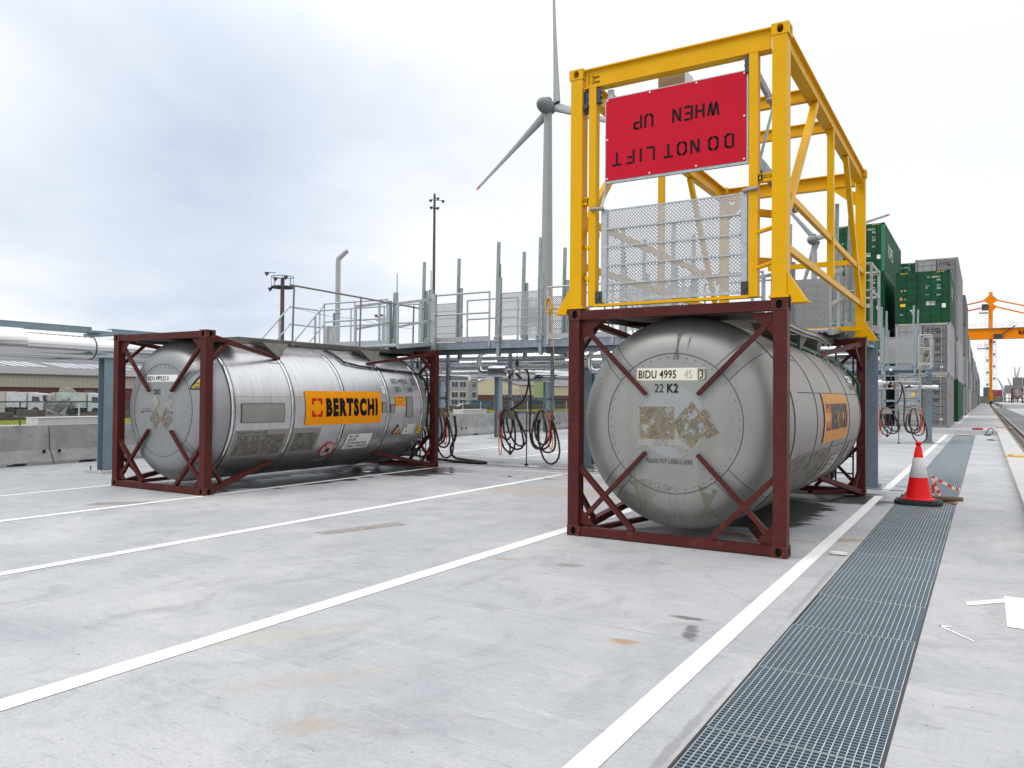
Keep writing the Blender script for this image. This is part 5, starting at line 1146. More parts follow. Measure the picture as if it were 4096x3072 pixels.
# ------------------------------------------------------------------ barriers along the edge
def barrier_proto():
    b = MB(); P = [(-0.30, 0.0), (0.30, 0.0), (0.30, 0.07), (0.14, 0.32), (0.09, 0.86), (-0.09, 0.86), (-0.14, 0.32), (-0.30, 0.07)]
    L = 3.98
    # two lifting slots under the foot
    segs = [(0.0, 0.55, 0.0), (0.55, 0.95, 0.055), (0.95, 3.03, 0.0), (3.03, 3.43, 0.055), (3.43, L, 0.0)]
    for a, c, lift in segs: b.ext([(x, a, max(z, lift)) for x, z in P], (0, c-a, 0))
    for y in (0.15, L-0.15): b.cyl((0.20, y, 0.30), (0.23, y, 0.28), 0.035, 10, 1)
    return b
bp = barrier_proto().build('concrete_barrier', [concrete_b, dark])
for i in range(16):
    o = bp if i == 0 else bp.copy()
    if i: col.objects.link(o)
    y = 1.55+i*4.0; o.location = (-17.95+0.001*i*4, y, 0); o.rotation_euler = (0, 0, random.uniform(-0.006, 0.006))
    lab = {0: 'concrete road barrier at the far left edge of the picture', 1: 'concrete road barrier left of the steel column, second from the left edge', 2: 'concrete road barrier behind the left steel column, third from the left edge'}.get(i)
    if not lab: lab = 'grey concrete road barrier, %s of the row counted from the far left' % ordn[i]
    tag(o, lab, 'barrier', 'concrete barriers along the slab edge')
for i, (x, y0, y1, lab) in enumerate(((-22, 11.3, 13.3, 'low pale concrete block wall behind the barriers left of the steel column'), (-22, 31.2, 33.3, 'low pale concrete block wall seen between the tank containers'))):
    b = MB(); b.box(x-0.3, y0, -1.3, x+0.3, y1, 0.89); b.box(x-0.32, y0-0.01, 0.89, x+0.32, y1+0.01, 0.91)
    tag(b.build('concrete_block', concrete_l), lab, 'concrete block', 'concrete blocks behind the barriers')

# ------------------------------------------------------------------ far yard on the left
def fence():
    root = thing('chain_link_fence', 'green chain link fence with pale posts running behind the concrete barriers', 'fence', (-36, 50, -1.3))
    m = mat('fence_green', (0.02, 0.06, 0.045), 0.5)
    wm = mat('fence_mesh', (0.07, 0.10, 0.095), 0.6); t = wm.node_tree; bs = t.nodes['Principled BSDF']; ou = [n for n in t.nodes if n.type == 'OUTPUT_MATERIAL'][0]
    co = t.nodes.new('ShaderNodeTexCoord'); s = t.nodes.new('ShaderNodeSeparateXYZ'); t.links.new(co.outputs['Object'], s.inputs[0])
    k = 2*PI/0.14
    a = math_node('ABSOLUTE', math_node('SINE', math_node('MULTIPLY', math_node('ADD', s.outputs[1], s.outputs[2], tree=t), k/2, tree=t), tree=t), tree=t)
    c = math_node('ABSOLUTE', math_node('SINE', math_node('MULTIPLY', math_node('SUBTRACT', s.outputs[1], s.outputs[2], tree=t), k/2, tree=t), tree=t), tree=t)
    h = math_node('GREATER_THAN', math_node('MINIMUM', a, c, tree=t), 0.17, tree=t)
    tr = t.nodes.new('ShaderNodeBsdfTransparent'); ms = t.nodes.new('ShaderNodeMixShader'); t.links.new(h, ms.inputs[0]); t.links.new(bs.outputs[0], ms.inputs[1]); t.links.new(tr.outputs[0], ms.inputs[2]); t.links.new(ms.outputs[0], ou.inputs['Surface'])
    b = MB(); b.add([(-36, 5, -1.3), (-36, 100, -1.3), (-36, 100, 1.15), (-36, 5, 1.15)], [(0, 1, 2, 3)]); b.build('wire_mesh', wm, root)
    b = MB(); b.tube([(-36, 5, 1.17), (-36, 100, 1.17)], 0.035, 6); b.build('top_rail', m, root)
    b = MB(); y = 5; i = 0
    wp = MB(); gp = MB()
    while y < 100:
        (gp if i % 3 == 2 else wp).tube([(-36.05, y, -1.3), (-36.05, y, 1.2)], 0.035, 6); y += 2.6; i += 1
    o = wp.build('fence_posts', mat('pale_post', (0.6, 0.62, 0.62), 0.5), root); gp.build('fence_posts', m, root)
fence()
ylg = mat('yellow_green_paint', (0.30, 0.42, 0.02), 0.5, var=0.3, vscale=0.8, color2=(0.42, 0.36, 0.03)); dkg = mat('dark_green_frame', (0.02, 0.035, 0.025), 0.7, var=0.5, vscale=2, color2=(0.12, 0.05, 0.03))
for i, y in enumerate((4, 24, 44, 64)):
    lab = ['flat rail wagon with yellow green sill at the far left edge', 'flat rail wagon with yellow green sill hidden mostly by the left tank container', 'flat rail wagon with yellow green sill seen in the gap between the tank containers', 'flat rail wagon with yellow green sill beyond the hanging hoses, last of its line'][i]
    r_ = thing('flat_wagon', lab, 'rail wagon', (-42, y, -1.3), 'flat rail wagons behind the barriers')
    b = MB(); b.box(-43.2, y, -0.02, -40.8, y+19, 0.20); b.build('sill', ylg, r_)
    b = MB(); b.box(-43.1, y+0.2, 0.21, -40.9, y+18.8, 0.36)
    for j in range(12): b.box(-43.0, y+0.8+j*1.5, 0.36, -41, y+1.0+j*1.5+0.2, 0.36+0.12+0.1*(j % 3))
    b.build('deck', dkg, r_)
    for j in (1.5, 3.4, 15.5, 17.4):
        b = MB(); b.cyl((-42.8, y+j, -0.85), (-41.2, y+j, -0.85), 0.45, 20); b.build('wheelset', darksteel, r_)
def P3(x, y, z): return (x, y, z)
# frame of reference in the yard: u runs along the view-normal there
def oriented(root_loc, ang):
    c, s = math.cos(ang), math.sin(ang)
    return lambda x, y, z: (root_loc[0]+x*c-y*s, root_loc[1]+x*s+y*c, root_loc[2]+z)
def obox(b, F, x0, y0, z0, x1, y1, z1, mi=0):
    vs = [F(x, y, z) for z in (z0, z1) for y in (y0, y1) for x in (x0, x1)]
    b.add(vs, [(0, 2, 3, 1), (4, 5, 7, 6), (0, 1, 5, 4), (2, 6, 7, 3), (0, 4, 6, 2), (1, 3, 7, 5)], mi)
YA = rad(31)
whm = mat('white_lorry_paint', (0.52, 0.54, 0.56), 0.45, var=0.15, vscale=2); beige = mat('beige_panel', (0.42, 0.40, 0.34), 0.6, var=0.1, vscale=1.5)
def lorry(loc, label, ang=YA, cabcol=whm, body=whm, boxed=True):
    r = thing('lorry', label, 'lorry', loc, 'lorries parked in the yard'); F = oriented(loc, ang)
    b = MB()
    if boxed: obox(b, F, -3.2, -1.2, 0.95, 0.6, 1.2, 2.9)
    else: obox(b, F, -3.2, -1.2, 0.9, 0.6, 1.2, 1.2)
    b.build('cargo_body', body, r)
    b = MB(); P = [(0.8, 0.5), (2.7, 0.5), (2.75, 1.6), (2.45, 2.7), (0.8, 2.8)]
    b.ext([F(x, -1.15, z) for x, z in P], Vector(F(0, 1.15, 0))-Vector(F(0, -1.15, 0))); cab = b.build('cab', cabcol, r)
    b = MB(); b.add([F(1.3, -1.16, 1.6), F(2.35, -1.16, 1.6), F(2.2, -1.16, 2.3), F(1.3, -1.16, 2.35)], [(0, 1, 2, 3)]); b.add([F(2.76, -1.0, 1.65), F(2.76, 1.0, 1.65), F(2.52, 1.0, 2.5), F(2.52, -1.0, 2.5)], [(0, 1, 2, 3)]); b.build('window', glass_d, cab)
    b = MB(); obox(b, F, -3.1, -0.5, 0.55, 2.6, 0.5, 0.9); b.build('chassis', darksteel, r)
    for x in (-2.4, -1.3, 1.8):
        b = MB(); b.cyl(F(x, -1.2, 0.5), F(x, 1.2, 0.5), 0.5, 18); b.build('wheels', black, r)
lorry((-105.2, 53.4, -1.3), 'white lorry with small square cab seen through the fence at far left')
lorry((-98.8, 57.4, -1.3), 'pale lorry with a green stripe, right of the rubble heap', body=mat('pale_green_body', (0.40, 0.46, 0.42), 0.5, var=0.2, vscale=1))
lorry((-96.0, 66.0, -1.3), 'white lorry half hidden behind the left steel column', boxed=True)
r_ = thing('site_cabin', 'beige site cabin with grey shutter at the far left edge', 'cabin', (-108.6, 51.2, -1.3)); F = oriented((-108.6, 51.2, -1.3), YA)
b = MB(); obox(b, F, -3.5, -1.2, 0.1, 2.0, 1.2, 2.95); b.build('wall', beige, r_); b = MB(); obox(b, F, -0.6, -1.23, 0.3, 0.7, -1.2, 2.3)
for i in range(9): obox(b, F, -0.58, -1.25, 0.35+i*0.21, 0.68, -1.23, 0.37+i*0.21)
b.build('shutter', mat('shutter_grey', (0.20, 0.22, 0.24), 0.5), r_)
# rubble heap
import bmesh
def heap(name, loc, rx, ry, h, m, label, cat, seed, amp=0.35):
    bm = bmesh.new(); bmesh.ops.create_icosphere(bm, subdivisions=5, radius=1.0); r = random.Random(seed)
    from mathutils import noise as nz
    for v in bm.verts:
        p = v.co.copy(); k = 1+amp*nz.noise(p*2.3+Vector((seed, 0, 0)))+amp*0.5*nz.noise(p*7+Vector((0, seed, 0)))+amp*0.35*nz.noise(p*19)+amp*0.25*nz.noise(p*34)
        v.co = Vector((p.x*rx*k, p.y*ry*k, max(-0.05, p.z)*h*k))
    me = bpy.data.meshes.new(name); bm.to_mesh(me); bm.free(); me.materials.append(m)
    o = bpy.data.objects.new(name, me); col.objects.link(o); o.location = loc; o.rotation_euler = (0, 0, YA); return tag(o, label, cat, kind='stuff')
heap('rubble_heap', (-101.2, 55.9, -1.3), 2.4, 1.6, 2.9, mat('rubble', (0.10, 0.10, 0.10), 0.9, var=0.5, vscale=9, color2=(0.42, 0.41, 0.38)), 'heap of broken concrete rubble between the lorries at far left', 'rubble heap', 5, 0.4)
heap('gravel_heap', (-103.6, 54.6, -1.3), 0.9, 0.8, 2.2, mat('pink_gravel', (0.5, 0.36, 0.28), 0.9, var=0.25, vscale=6), 'small pinkish gravel pile beside the lorry at far left', 'gravel pile', 9, 0.2)
r_ = thing('excavator', 'small yellow excavator above the rubble heap', 'excavator', (-100.4, 58.5, -1.3)); F = oriented((-100.4, 58.5, -1.3), YA)
b = MB(); obox(b, F, -1.2, -0.9, 0.9, 1.2, 0.9, 2.0); b.build('body', yellow, r_); b = MB(); obox(b, F, -0.1, -0.6, 2.0, 1.0, 0.6, 3.2); b.build('cab', glass_d, r_)
b = MB(); obox(b, F, -1.5, -1.2, 0.0, 1.5, -0.7, 0.8); obox(b, F, -1.5, 0.7, 0.0, 1.5, 1.2, 0.8); b.build('tracks', darksteel, r_)
b = MB(); b.beam(F(-0.8, 0, 1.8), F(-2.2, 0, 3.3), 0.3, 0.35); b.beam(F(-2.2, 0, 3.3), F(-3.0, 0, 1.6), 0.25, 0.3); b.build('boom', yellow, r_)

def warehouse():
    r = thing('warehouse', 'long beige warehouse with dark red base and skylights in its grey roof', 'warehouse', (-135, 80, -1.3))
    x, y0, y1 = -120.0, 20.0, 150.0
    wm = mat('beige_ribbed_cladding', (0.40, 0.37, 0.30), 0.6, var=0.04)
    b = MB(); b.box(-150, y0, 2.3, x, y1, 4.22)
    for i in range(int((y1-y0)/0.6)): b.box(x, y0+i*0.6, 2.32, x+0.05, y0+i*0.6+0.25, 4.2)
    b.build('upper_wall', wm, r)
    b = MB(); b.box(-149.9, y0+0.1, -1.3, x-0.15, y1-0.1, 2.3); b.build('base_wall', mat('dark_red_wall', (0.11, 0.025, 0.025), 0.6), r)
    b = MB()
    b.add([(x+0.4, y0-0.3, 4.22), (x+0.4, y1+0.3, 4.22), (-150, y1+0.3, 8.2), (-150, y0-0.3, 8.2), (-180, y0-0.3, 4.22), (-180, y1+0.3, 4.22)], [(0, 1, 2, 3), (3, 2, 5, 4)])
    b.box(x+0.3, y0-0.3, 4.16, x+0.45, y1+0.3, 4.30); rf = b.build('roof', mat('grey_roofing', (0.16, 0.155, 0.16), 0.7, var=0.08, vscale=0.3, dirt=(0.10, 0.10, 0.10), dirt_amt=0.2, dirt_scale=0.15, dirt_stretch=(0.5, 3, 1)), r)
    slope = (8.2-4.22)/(-150-x-0.4)
    yy = y0+4; rr = random.Random(4)
    while yy < y1-6:
        w_ = rr.choice((5.5, 5.5, 2.0)); b = MB(); n = int(w_/0.5)
        for i in range(n):
            if i % 3 == 2: continue
            a, c = yy+i*0.5, yy+i*0.5+0.42; xa, xb = -130.2, -138
            b.add([(xa, a, 4.22+slope*(xa-x-0.4)+0.05), (xa, c, 4.22+slope*(xa-x-0.4)+0.05), (xb, c, 4.22+slope*(xb-x-0.4)+0.05), (xb, a, 4.22+slope*(xb-x-0.4)+0.05)], [(0, 1, 2, 3)])
        b.build('skylight', mat('skylight_panel', (0.62, 0.66, 0.70), 0.3), rf); yy += w_+(1.0 if rr.random() < 0.6 else 2.5)
    g = text_geo('15', 2.2, 1.0, 0.02); b = MB(); put(b, g, lambda u, v: (x+0.12, 54.2+u, 0.75+v)); b.build('bay_number', whitec, r)
warehouse()
r_ = thing('gabled_shed', 'yellowish gabled shed with brown base wall beyond the gap between the tank containers', 'shed', (-109, 170, -1.3))
b = MB(); P = [(-116.4, 1.8), (-101, 1.8), (-101, 4.45), (-109.8, 6.35), (-116.4, 4.45)]; b.ext([(x, 170, z) for x, z in P], (0, 40, 0)); b.build('upper_wall', mat('cream_cladding', (0.50, 0.45, 0.30), 0.6, var=0.04), r_)
b = MB(); b.box(-116.3, 170.1, -1.3, -101.1, 209, 1.8); b.build('base_wall', mat('brown_base', (0.10, 0.035, 0.03), 0.7), r_)
b = MB(); b.ext([(-116.8, 169.8, 4.45), (-109.8, 169.8, 6.5), (-109.8, 169.8, 6.35), (-116.6, 169.8, 4.35)], (0, 40.4, 0)); b.ext([(-100.6, 169.8, 4.4), (-109.8, 169.8, 6.5), (-109.8, 169.8, 6.35), (-100.8, 169.8, 4.3)], (0, 40.4, 0)); b.build('roof', mat('grey_roofing', (0.16, 0.155, 0.16), 0.7), r_)
r_ = thing('office_building', 'grey office building with rows of windows behind the left tank container', 'office', (-93, 130, -1.3))
b = MB(); b.box(-104, 130, -1.3, -89, 133.2, 5.0); b.build('wall', mat('office_wall', (0.30, 0.28, 0.26), 0.7, var=0.05), r_)
b = MB(); b.box(-104.3, 129.7, 5.0, -88.7, 133.5, 5.2); b.build('roof', darksteel, r_)
for z0, z1 in ((-0.4, 0.9), (1.1, 2.4), (3.2, 4.5)):
    for i in range(7):
        x = -103.3+i*2.0; b = MB(); b.box(x, 129.93, z0, x+1.7, 130.0, z1); wn = b.build('window', mat('window_frame_white', (0.6, 0.6, 0.6), 0.5), r_)
        b = MB(); b.box(x+0.1, 129.90, z0+0.1, x+0.8, 129.93, z1-0.1); b.box(x+0.9, 129.90, z0+0.1, x+1.6, 129.93, z1-0.1); b.build('pane', glass_d, wn)
    for i in range(1):
        y = 130.8+i*2.2; b = MB(); b.box(-89.0, y, z0, -88.93, y+1.7, z1); wn = b.build('window', mat('window_frame_white', (0.6, 0.6, 0.6), 0.5), r_)
        b = MB(); b.box(-88.93, y+0.1, z0+0.1, -88.90, y+1.6, z1-0.1); b.build('pane', glass_d, wn)
b = MB(); b.cyl((-66.3, 120, -1.3), (-66.3, 120, 4.4), 1.75, 32); 
for z in (0.5, 2.3, 4.1): b.tube([(-66.3+1.76*math.cos(a), 120+1.76*math.sin(a), z) for a in [2*PI*i/32 for i in range(32)]], 0.04, 5, True)
tag(b.build('storage_silo', mat('pale_green_tank', (0.24, 0.30, 0.12), 0.5, var=0.08)), 'squat pale green storage tank beyond the hanging hoses', 'storage tank')
r_ = None
for i, (x, y, c_) in enumerate(((-41.2, 57.0, (0.6, 0.6, 0.62)), (-39.9, 57.9, (0.55, 0.56, 0.58)))):
    pass
def car(loc, label, ang, m):
    r = thing('parked_car', label, 'car', loc, 'cars parked beyond the barriers'); F = oriented(loc, ang)
    P = [(-2.1, 0.25), (2.1, 0.25), (2.15, 0.65), (1.2, 0.85), (0.5, 1.35), (-1.2, 1.4), (-1.95, 0.95), (-2.15, 0.7)]
    b = MB(); b.ext([F(x, -0.85, z) for x, z in P], Vector(F(0, 0.85, 0))-Vector(F(0, -0.85, 0))); bd = b.build('body', m, r)
    b = MB(); b.add([F(-1.3, -0.86, 0.9), F(0.85, -0.86, 0.9), F(0.4, -0.86, 1.28), F(-1.1, -0.86, 1.3)], [(0, 1, 2, 3)]); b.add([F(1.15, -0.75, 0.92), F(1.15, 0.75, 0.92), F(0.58, 0.7, 1.32), F(0.58, -0.7, 1.32)], [(0, 1, 2, 3)]); b.build('window', glass_d, bd)
    for x in (-1.35, 1.35):
        b = MB(); b.cyl(F(x, -0.87, 0.32), F(x, 0.87, 0.32), 0.32, 16); b.build('wheels', black, r)
cp1 = mat('silver_car_paint', (0.55, 0.56, 0.58), 0.3, 0.3); 
car((-64.5, 87.5, -0.9), 'silver car parked beyond the fence, left one of a close pair', rad(20), cp1); car((-61.8, 90.5, -0.9), 'white car parked beyond the fence, right one of a close pair', rad(40), whm)
r_ = thing('site_container', 'small blue cabin beyond the barriers between the tank containers', 'cabin', (-57.5, 86.5, -1.3)); F = oriented((-57.5, 86.5, -1.3), YA)
b = MB(); obox(b, F, -1.2, -1, 0, 1.4, 1, 2.15); b.build('wall', mat('teal_blue', (0.03, 0.12, 0.17), 0.5, var=0.2), r_); b = MB(); obox(b, F, -1.25, -1.05, 2.15, 1.45, 1.05, 2.25); b.build('roof', darksteel, r_)
for i, (x, y, lx, h_, c_, lab) in enumerate(((-60, 100, 5, 2.6, (0.10, 0.035, 0.03), 'low reddish brown shed in front of the yellowish gabled shed'), (-46, 84, 5.5, 2.5, (0.035, 0.05, 0.045), 'dark green skip container beyond the middle hoses'), (-41.5, 88, 5, 2.7, (0.03, 0.035, 0.05), 'dark blue machine body beyond the right hoses'))):
    r_ = thing('yard_container', lab, 'container', (x, y, -1.3)); F = oriented((x, y, -1.3), YA); m_ = mat('yard_paint_%d' % i, c_, 0.6, var=0.3, vscale=1.5)
    b = MB(); obox(b, F, -lx/2, -1.2, 0.1, lx/2, 1.2, h_)
    for j in range(9): obox(b, F, -lx/2+0.2+j*lx/9, -1.26, 0.2, -lx/2+0.35+j*lx/9, -1.2, h_-0.1)
    b.build('body', m_, r_); b = MB(); obox(b, F, -lx/2-0.1, -1.25, h_, lx/2+0.1, 1.25, h_+0.1); b.build('rim', darksteel, r_)
    if i == 0:
        b = MB()
        for j in range(7): x_ = -lx/2+j*lx/6; b.beam(F(x_, -1.3, h_), F(x_, -1.3, h_+1.1), 0.06, 0.06)
        for z in (h_+0.5, h_+1.1): b.beam(F(-lx/2, -1.3, z), F(lx/2, -1.3, z), 0.05, 0.05)
        b.build('scaffold_rail', galv_d, r_)
# bare shrubs by the brown shed
def shrub(loc, h_, seed, label):
    r = random.Random(seed); b = MB()
    def grow(p, d, L, rad_, lv):
        q = p+d*L; b.tube([p, q], [rad_, rad_*0.6], 5)
        if lv > 0:
            for _ in range(4): grow(q-d*L*r.uniform(0, 0.5), (d+Vector((r.uniform(-.8, .8), r.uniform(-.8, .8), r.uniform(-0.1, .5)))).normalized(), L*0.65, rad_*0.6, lv-1)
    for _ in range(6): grow(Vector(loc), Vector((r.uniform(-.5, .5), r.uniform(-.5, .5), 1)).normalized(), h_*0.45, 0.035, 3)
    tag(b.build('bare_shrub', mat('twig', (0.12, 0.06, 0.04), 0.8)), label, 'shrub', 'bare shrubs in the yard')
shrub((-50.5, 80, -1.3), 2.8, 1, 'bare reddish shrub left of the dark green skip'); shrub((-48.8, 82, -1.3), 2.2, 2, 'lower bare reddish shrub close beside the dark green skip')

# ------------------------------------------------------------------ masts, vent pipe
b = MB(); b.tube([(-24.83, 25.8, -1.3), (-24.83, 25.8, 7.60), (-24.82, 25.8, 7.68), (-24.55, 25.95, 8.0), (-24.45, 26.0, 8.05)], [0.115, 0.115, 0.115, 0.115, 0.10], 20)
b.tube([(-24.83, 25.8, 5.2), (-24.83, 25.8, 5.25)], 0.135, 20); b.tube([(-25.0, 25.75, -1.3), (-25.0, 25.75, 5.25)], 0.05, 6, mi=1)
tag(b.build('vent_pipe', [mat('vent_steel', (0.36, 0.36, 0.37), 0.42, 0.5), post_m]), 'tall grey vent pipe with bent top rising behind the platform stair', 'vent pipe')
rustp = mat('rusty_mast', (0.10, 0.065, 0.06), 0.6, 0.3, var=0.15)
r_ = thing('floodlight_mast', 'brown floodlight mast with a round service platform, left of the vent pipe', 'floodlight mast', (-34.65, 31.5, -1.3), 'floodlight masts')
b = MB(); b.tube([(-34.65, 31.5, -1.3), (-34.65, 31.5, 8.3)], [0.16, 0.11], 10); b.build('pole', rustp, r_)
b = MB(); cxm, cym = -34.65, 31.5
b.tube([(cxm+0.62*math.cos(a), cym+0.62*math.sin(a), 7.75) for a in [2*PI*i/16 for i in range(16)]], 0.05, 5, True); b.tube([(cxm+0.62*math.cos(a), cym+0.62*math.sin(a), 8.35) for a in [2*PI*i/16 for i in range(16)]], 0.02, 5, True)
for i in range(8): a = 2*PI*i/8; b.tube([(cxm+0.62*math.cos(a), cym+0.62*math.sin(a), 7.75), (cxm+0.62*math.cos(a), cym+0.62*math.sin(a), 8.35)], 0.016, 4); b.tube([(cxm, cym, 7.75), (cxm+0.62*math.cos(a), cym+0.62*math.sin(a), 7.75)], 0.03, 4)
b.build('service_platform', darksteel, r_)
for dx, dz in ((-0.80, 0.75), (-0.60, -0.15), (-0.3, 0.45), (0.30, 0.55)):
    b = MB(); p = Vector((cxm+dx*_r0.x, cym+dx*_r0.y, 7.85+dz)); b.cyl(p, p+Vector((-0.12, -0.14, -0.10)), 0.05, 8, r2=0.14); b.beam(p, (cxm+dx*0.5*_r0.x, cym+dx*0.5*_r0.y, 7.85+dz), 0.03, 0.03); b.build('floodlight', darksteel, r_)
r_ = thing('floodlight_mast', 'tall thin brown mast with small lamps on its head, left of the wind turbine', 'floodlight mast', (-36.23, 48.0, -1.3), 'floodlight masts')
b = MB(); b.tube([(-36.23, 48.0, -1.3), (-36.23, 48.0, 17.1)], [0.15, 0.09], 10); b.build('pole', rustp, r_)
for dx, dz in ((0.35, -0.1), (0.75, -0.3), (-0.2, -0.25), (0.1, -0.9), (0.35, -0.85), (-0.15, -0.8)):
    b = MB(); p = Vector((-36.23+dx*_r0.x, 48.0+dx*_r0.y, 16.9+dz)); b.cyl(p, p+Vector((-0.1, -0.12, -0.12)), 0.06, 8, r2=0.13); b.beam(p, (-36.23, 48.0, 16.9+dz), 0.03, 0.03); b.build('floodlight', darksteel, r_)
r_ = thing('floodlight_mast', 'far green lattice mast with a ring of lamps seen through the platform rails', 'floodlight mast', (-99.04, 115.15, -1.3), 'floodlight masts')
lg = mat('pale_green_lattice', (0.12, 0.28, 0.24), 0.5); b = MB()
for sx in (-0.35, 0.35):
    for sy in (-0.35, 0.35): b.tube([(-99.04+sx, 115.15+sy, -1.3), (-99.04+sx, 115.15+sy, 15.7)], 0.05, 5)
for i in range(17):
    z = -1.0+i; s_ = 1 if i % 2 else -1
    for sy in (-0.35, 0.35): b.tube([(-99.39, 115.15+s_*sy, z), (-98.69, 115.15+s_*sy, z+1)], 0.03, 4); b.tube([(-99.39, 115.15+sy, z), (-98.69, 115.15+sy, z)], 0.03, 4)
b.build('lattice', lg, r_); b = MB(); b.tube([(-99.04+1.2*math.cos(a), 115.15+1.2*math.sin(a), 15.85) for a in [2*PI*i/12 for i in range(12)]], 0.07, 5, True); b.tube([(-99.04+1.4*math.cos(a), 115.15+1.4*math.sin(a), 16.6) for a in [2*PI*i/12 for i in range(12)]], 0.05, 5, True)
for i in range(8): a = 2*PI*i/8; b.tube([(-99.04+1.2*math.cos(a), 115.15+1.2*math.sin(a), 15.85), (-99.04+1.4*math.cos(a), 115.15+1.4*math.sin(a), 16.6)], 0.04, 4)
b.build('lamp_ring', galv, r_)
for i in range(6):
    b = MB(); a = 2*PI*i/6; b.box(-99.04+1.4*math.cos(a)-0.18, 115.15+1.4*math.sin(a)-0.18, 16.6, -99.04+1.4*math.cos(a)+0.18, 115.15+1.4*math.sin(a)+0.18, 16.95); b.build('floodlight', darksteel, r_)
r_ = thing('street_lamp', 'thin grey street lamp in front of the yellowish gabled shed', 'street lamp', (-67.5, 99.4, -1.3)); b = MB(); b.tube([(-67.5, 99.4, -1.3), (-67.5, 99.4, 3.4)], 0.07, 6); b.build('pole', post_m, r_); b = MB(); b.box(-67.8, 99.2, 3.35, -67.1, 99.6, 3.55); b.build('lamp_head', post_m, r_)

# ------------------------------------------------------------------ wind turbines
TWS = -1
def turbine(tower, top_z, hub, psi, th0, R, label, s=1.0, far_sign=-1):
    r = thing('wind_turbine', label, 'wind turbine', (tower[0], tower[1], -1.3), 'wind turbines')
    b = MB(); n = 14; b.tube([(tower[0], tower[1], -1.3+(top_z+1.3-1.2*s)*i/n) for i in range(n+1)], [(2.45-1.1*(i/n))*s for i in range(n+1)], 32)
    for i in range(2, n, 3): z = -1.3+(top_z+1.3)*i/n; rr = (2.45-1.1*(i/n))*s; b.tube([(tower[0], tower[1], z), (tower[0], tower[1], z+0.12)], rr+0.02, 32)
    b.build('tower', turb_m, r)
    nrm = Vector((math.cos(psi), math.sin(psi), 0.08)).normalized(); a = Vector((0, 0, 1)).cross(nrm).normalized(); c = nrm.cross(a); hub = Vector(hub)
    ax = -nrm if far_sign < 0 else nrm      # points from the tower to the rotor
    b = MB(); base = Vector((tower[0], tower[1], top_z)); pts = []; rs = []
    L0 = -5.4*s; L1 = (hub-base).dot(ax)+1.9*s
    for i in range(21):
        f_ = i/20; q = base+ax*(L0+(L1-L0)*f_); pts.append(q)
        rs.append(max(0.05, 2.65*s*(math.sin(PI*min(1, f_**0.85*0.93+0.01))**0.6)))
    b.tube(pts, rs, 28); b.build('nacelle', turb_d, r)
    b = MB(); q = base+Vector((0, 0, 2.6*s)); b.box(q.x-1.3*s, q.y-1.0*s, q.z-0.3, q.x+0.9*s, q.y+1.0*s, q.z+0.45*s); b.tube([q+Vector((-0.4*s, 0, 0)), q+Vector((-0.4*s, 0, 1.2*s))], 0.08*s, 6); b.build('roof_equipment', darksteel, r)
    for k_ in range(3):
        t = th0+k_*2*PI/3; d = a*math.cos(t)+c*math.sin(t); e_ = nrm.cross(d)
        b = MB(); S = 22; N_ = 10; vs = []; tips = []
        for i in range(S+1):
            f_ = i/S; rr = (0.6*s+(R-0.6*s)*f_)
            ch = s*(3.7-4.6*f_+2.0*f_*f_) if f_ < 0.99 else 0.35*s
            ch = max(0.35*s, ch); th_ = max(0.1, ch*(0.42-0.22*f_)); tw = TWS*(0.35*(1-f_)**1.4+0.03)
            cd = e_*math.cos(tw)+nrm*math.sin(tw); nd = nrm*math.cos(tw)-e_*math.sin(tw)
            for j in range(N_): al = 2*PI*j/N_; vs.append(hub+d*rr+cd*(ch*(0.5*math.cos(al)-0.15))+nd*(th_*0.5*math.sin(al)))
        b.add(vs, [[i*N_+j, i*N_+(j+1) % N_, (i+1)*N_+(j+1) % N_, (i+1)*N_+j] for i in range(S) for j in range(N_)]+[[S*N_+j for j in range(N_)]], 0, True)
        for q in range(len(b.f)):
            if q//N_ >= S-1: b.mi[q] = 1
        b.build('blade', [turb_m, mat('red_blade_tip', (0.45, 0.03, 0.06), 0.5)], r)
turbine((-127.05, 231.6), 99.9, (-124.57, 232.66, 100.36), -1.69861154, -1.47876487+PI, 41.6, 'large grey wind turbine between the two tank containers')
turbine((-78.6, 442.3), 86.8, (-77.72, 442.63, 87.2), 1.238, 0.8866, 40.15, 'distant wind turbine seen through the side of the yellow frame', far_sign=1)

# ------------------------------------------------------------------ shipping containers
def container_geo(L, Wd, H, detail):
    shell = MB(); h = Wd/2
    shell.box(-h+0.03, 0.06, 0.10, h-0.03, L-0.05, H-0.06)
    n = int(L/0.28)
    for sx in (-1, 1):      # pressed side panels
        for i in range(n):
            y = 0.18+i*(L-0.36)/n; shell.add([(sx*(h-0.03), y, 0.16), (sx*(h-0.004), y+0.06, 0.16), (sx*(h-0.004), y+0.14, 0.16), (sx*(h-0.03), y+0.20, 0.16), (sx*(h-0.03), y, H-0.12), (sx*(h-0.004), y+0.06, H-0.12), (sx*(h-0.004), y+0.14, H-0.12), (sx*(h-0.03), y+0.20, H-0.12)],
                                             [(0, 1, 5, 4), (1, 2, 6, 5), (2, 3, 7, 6), (0, 3, 2, 1), (4, 5, 6, 7)])
        shell.box(sx*(h-0.05), 0.02, 0.0, sx*h, L-0.02, 0.15); shell.box(sx*(h-0.05), 0.02, H-0.10, sx*h, L-0.02, H)
    for y in (0.0, L-0.14):
        for sx in (-1, 1): shell.box(sx*(h-0.14), y+0.004, 0.10, sx*(h-0.002), y+0.136, H-0.10)
    shell.box(-h+0.14, 0.01, 0.0, h-0.14, 0.09, 0.14); shell.box(-h+0.14, 0.01, H-0.11, h-0.14, 0.09, H-0.01)
    return shell
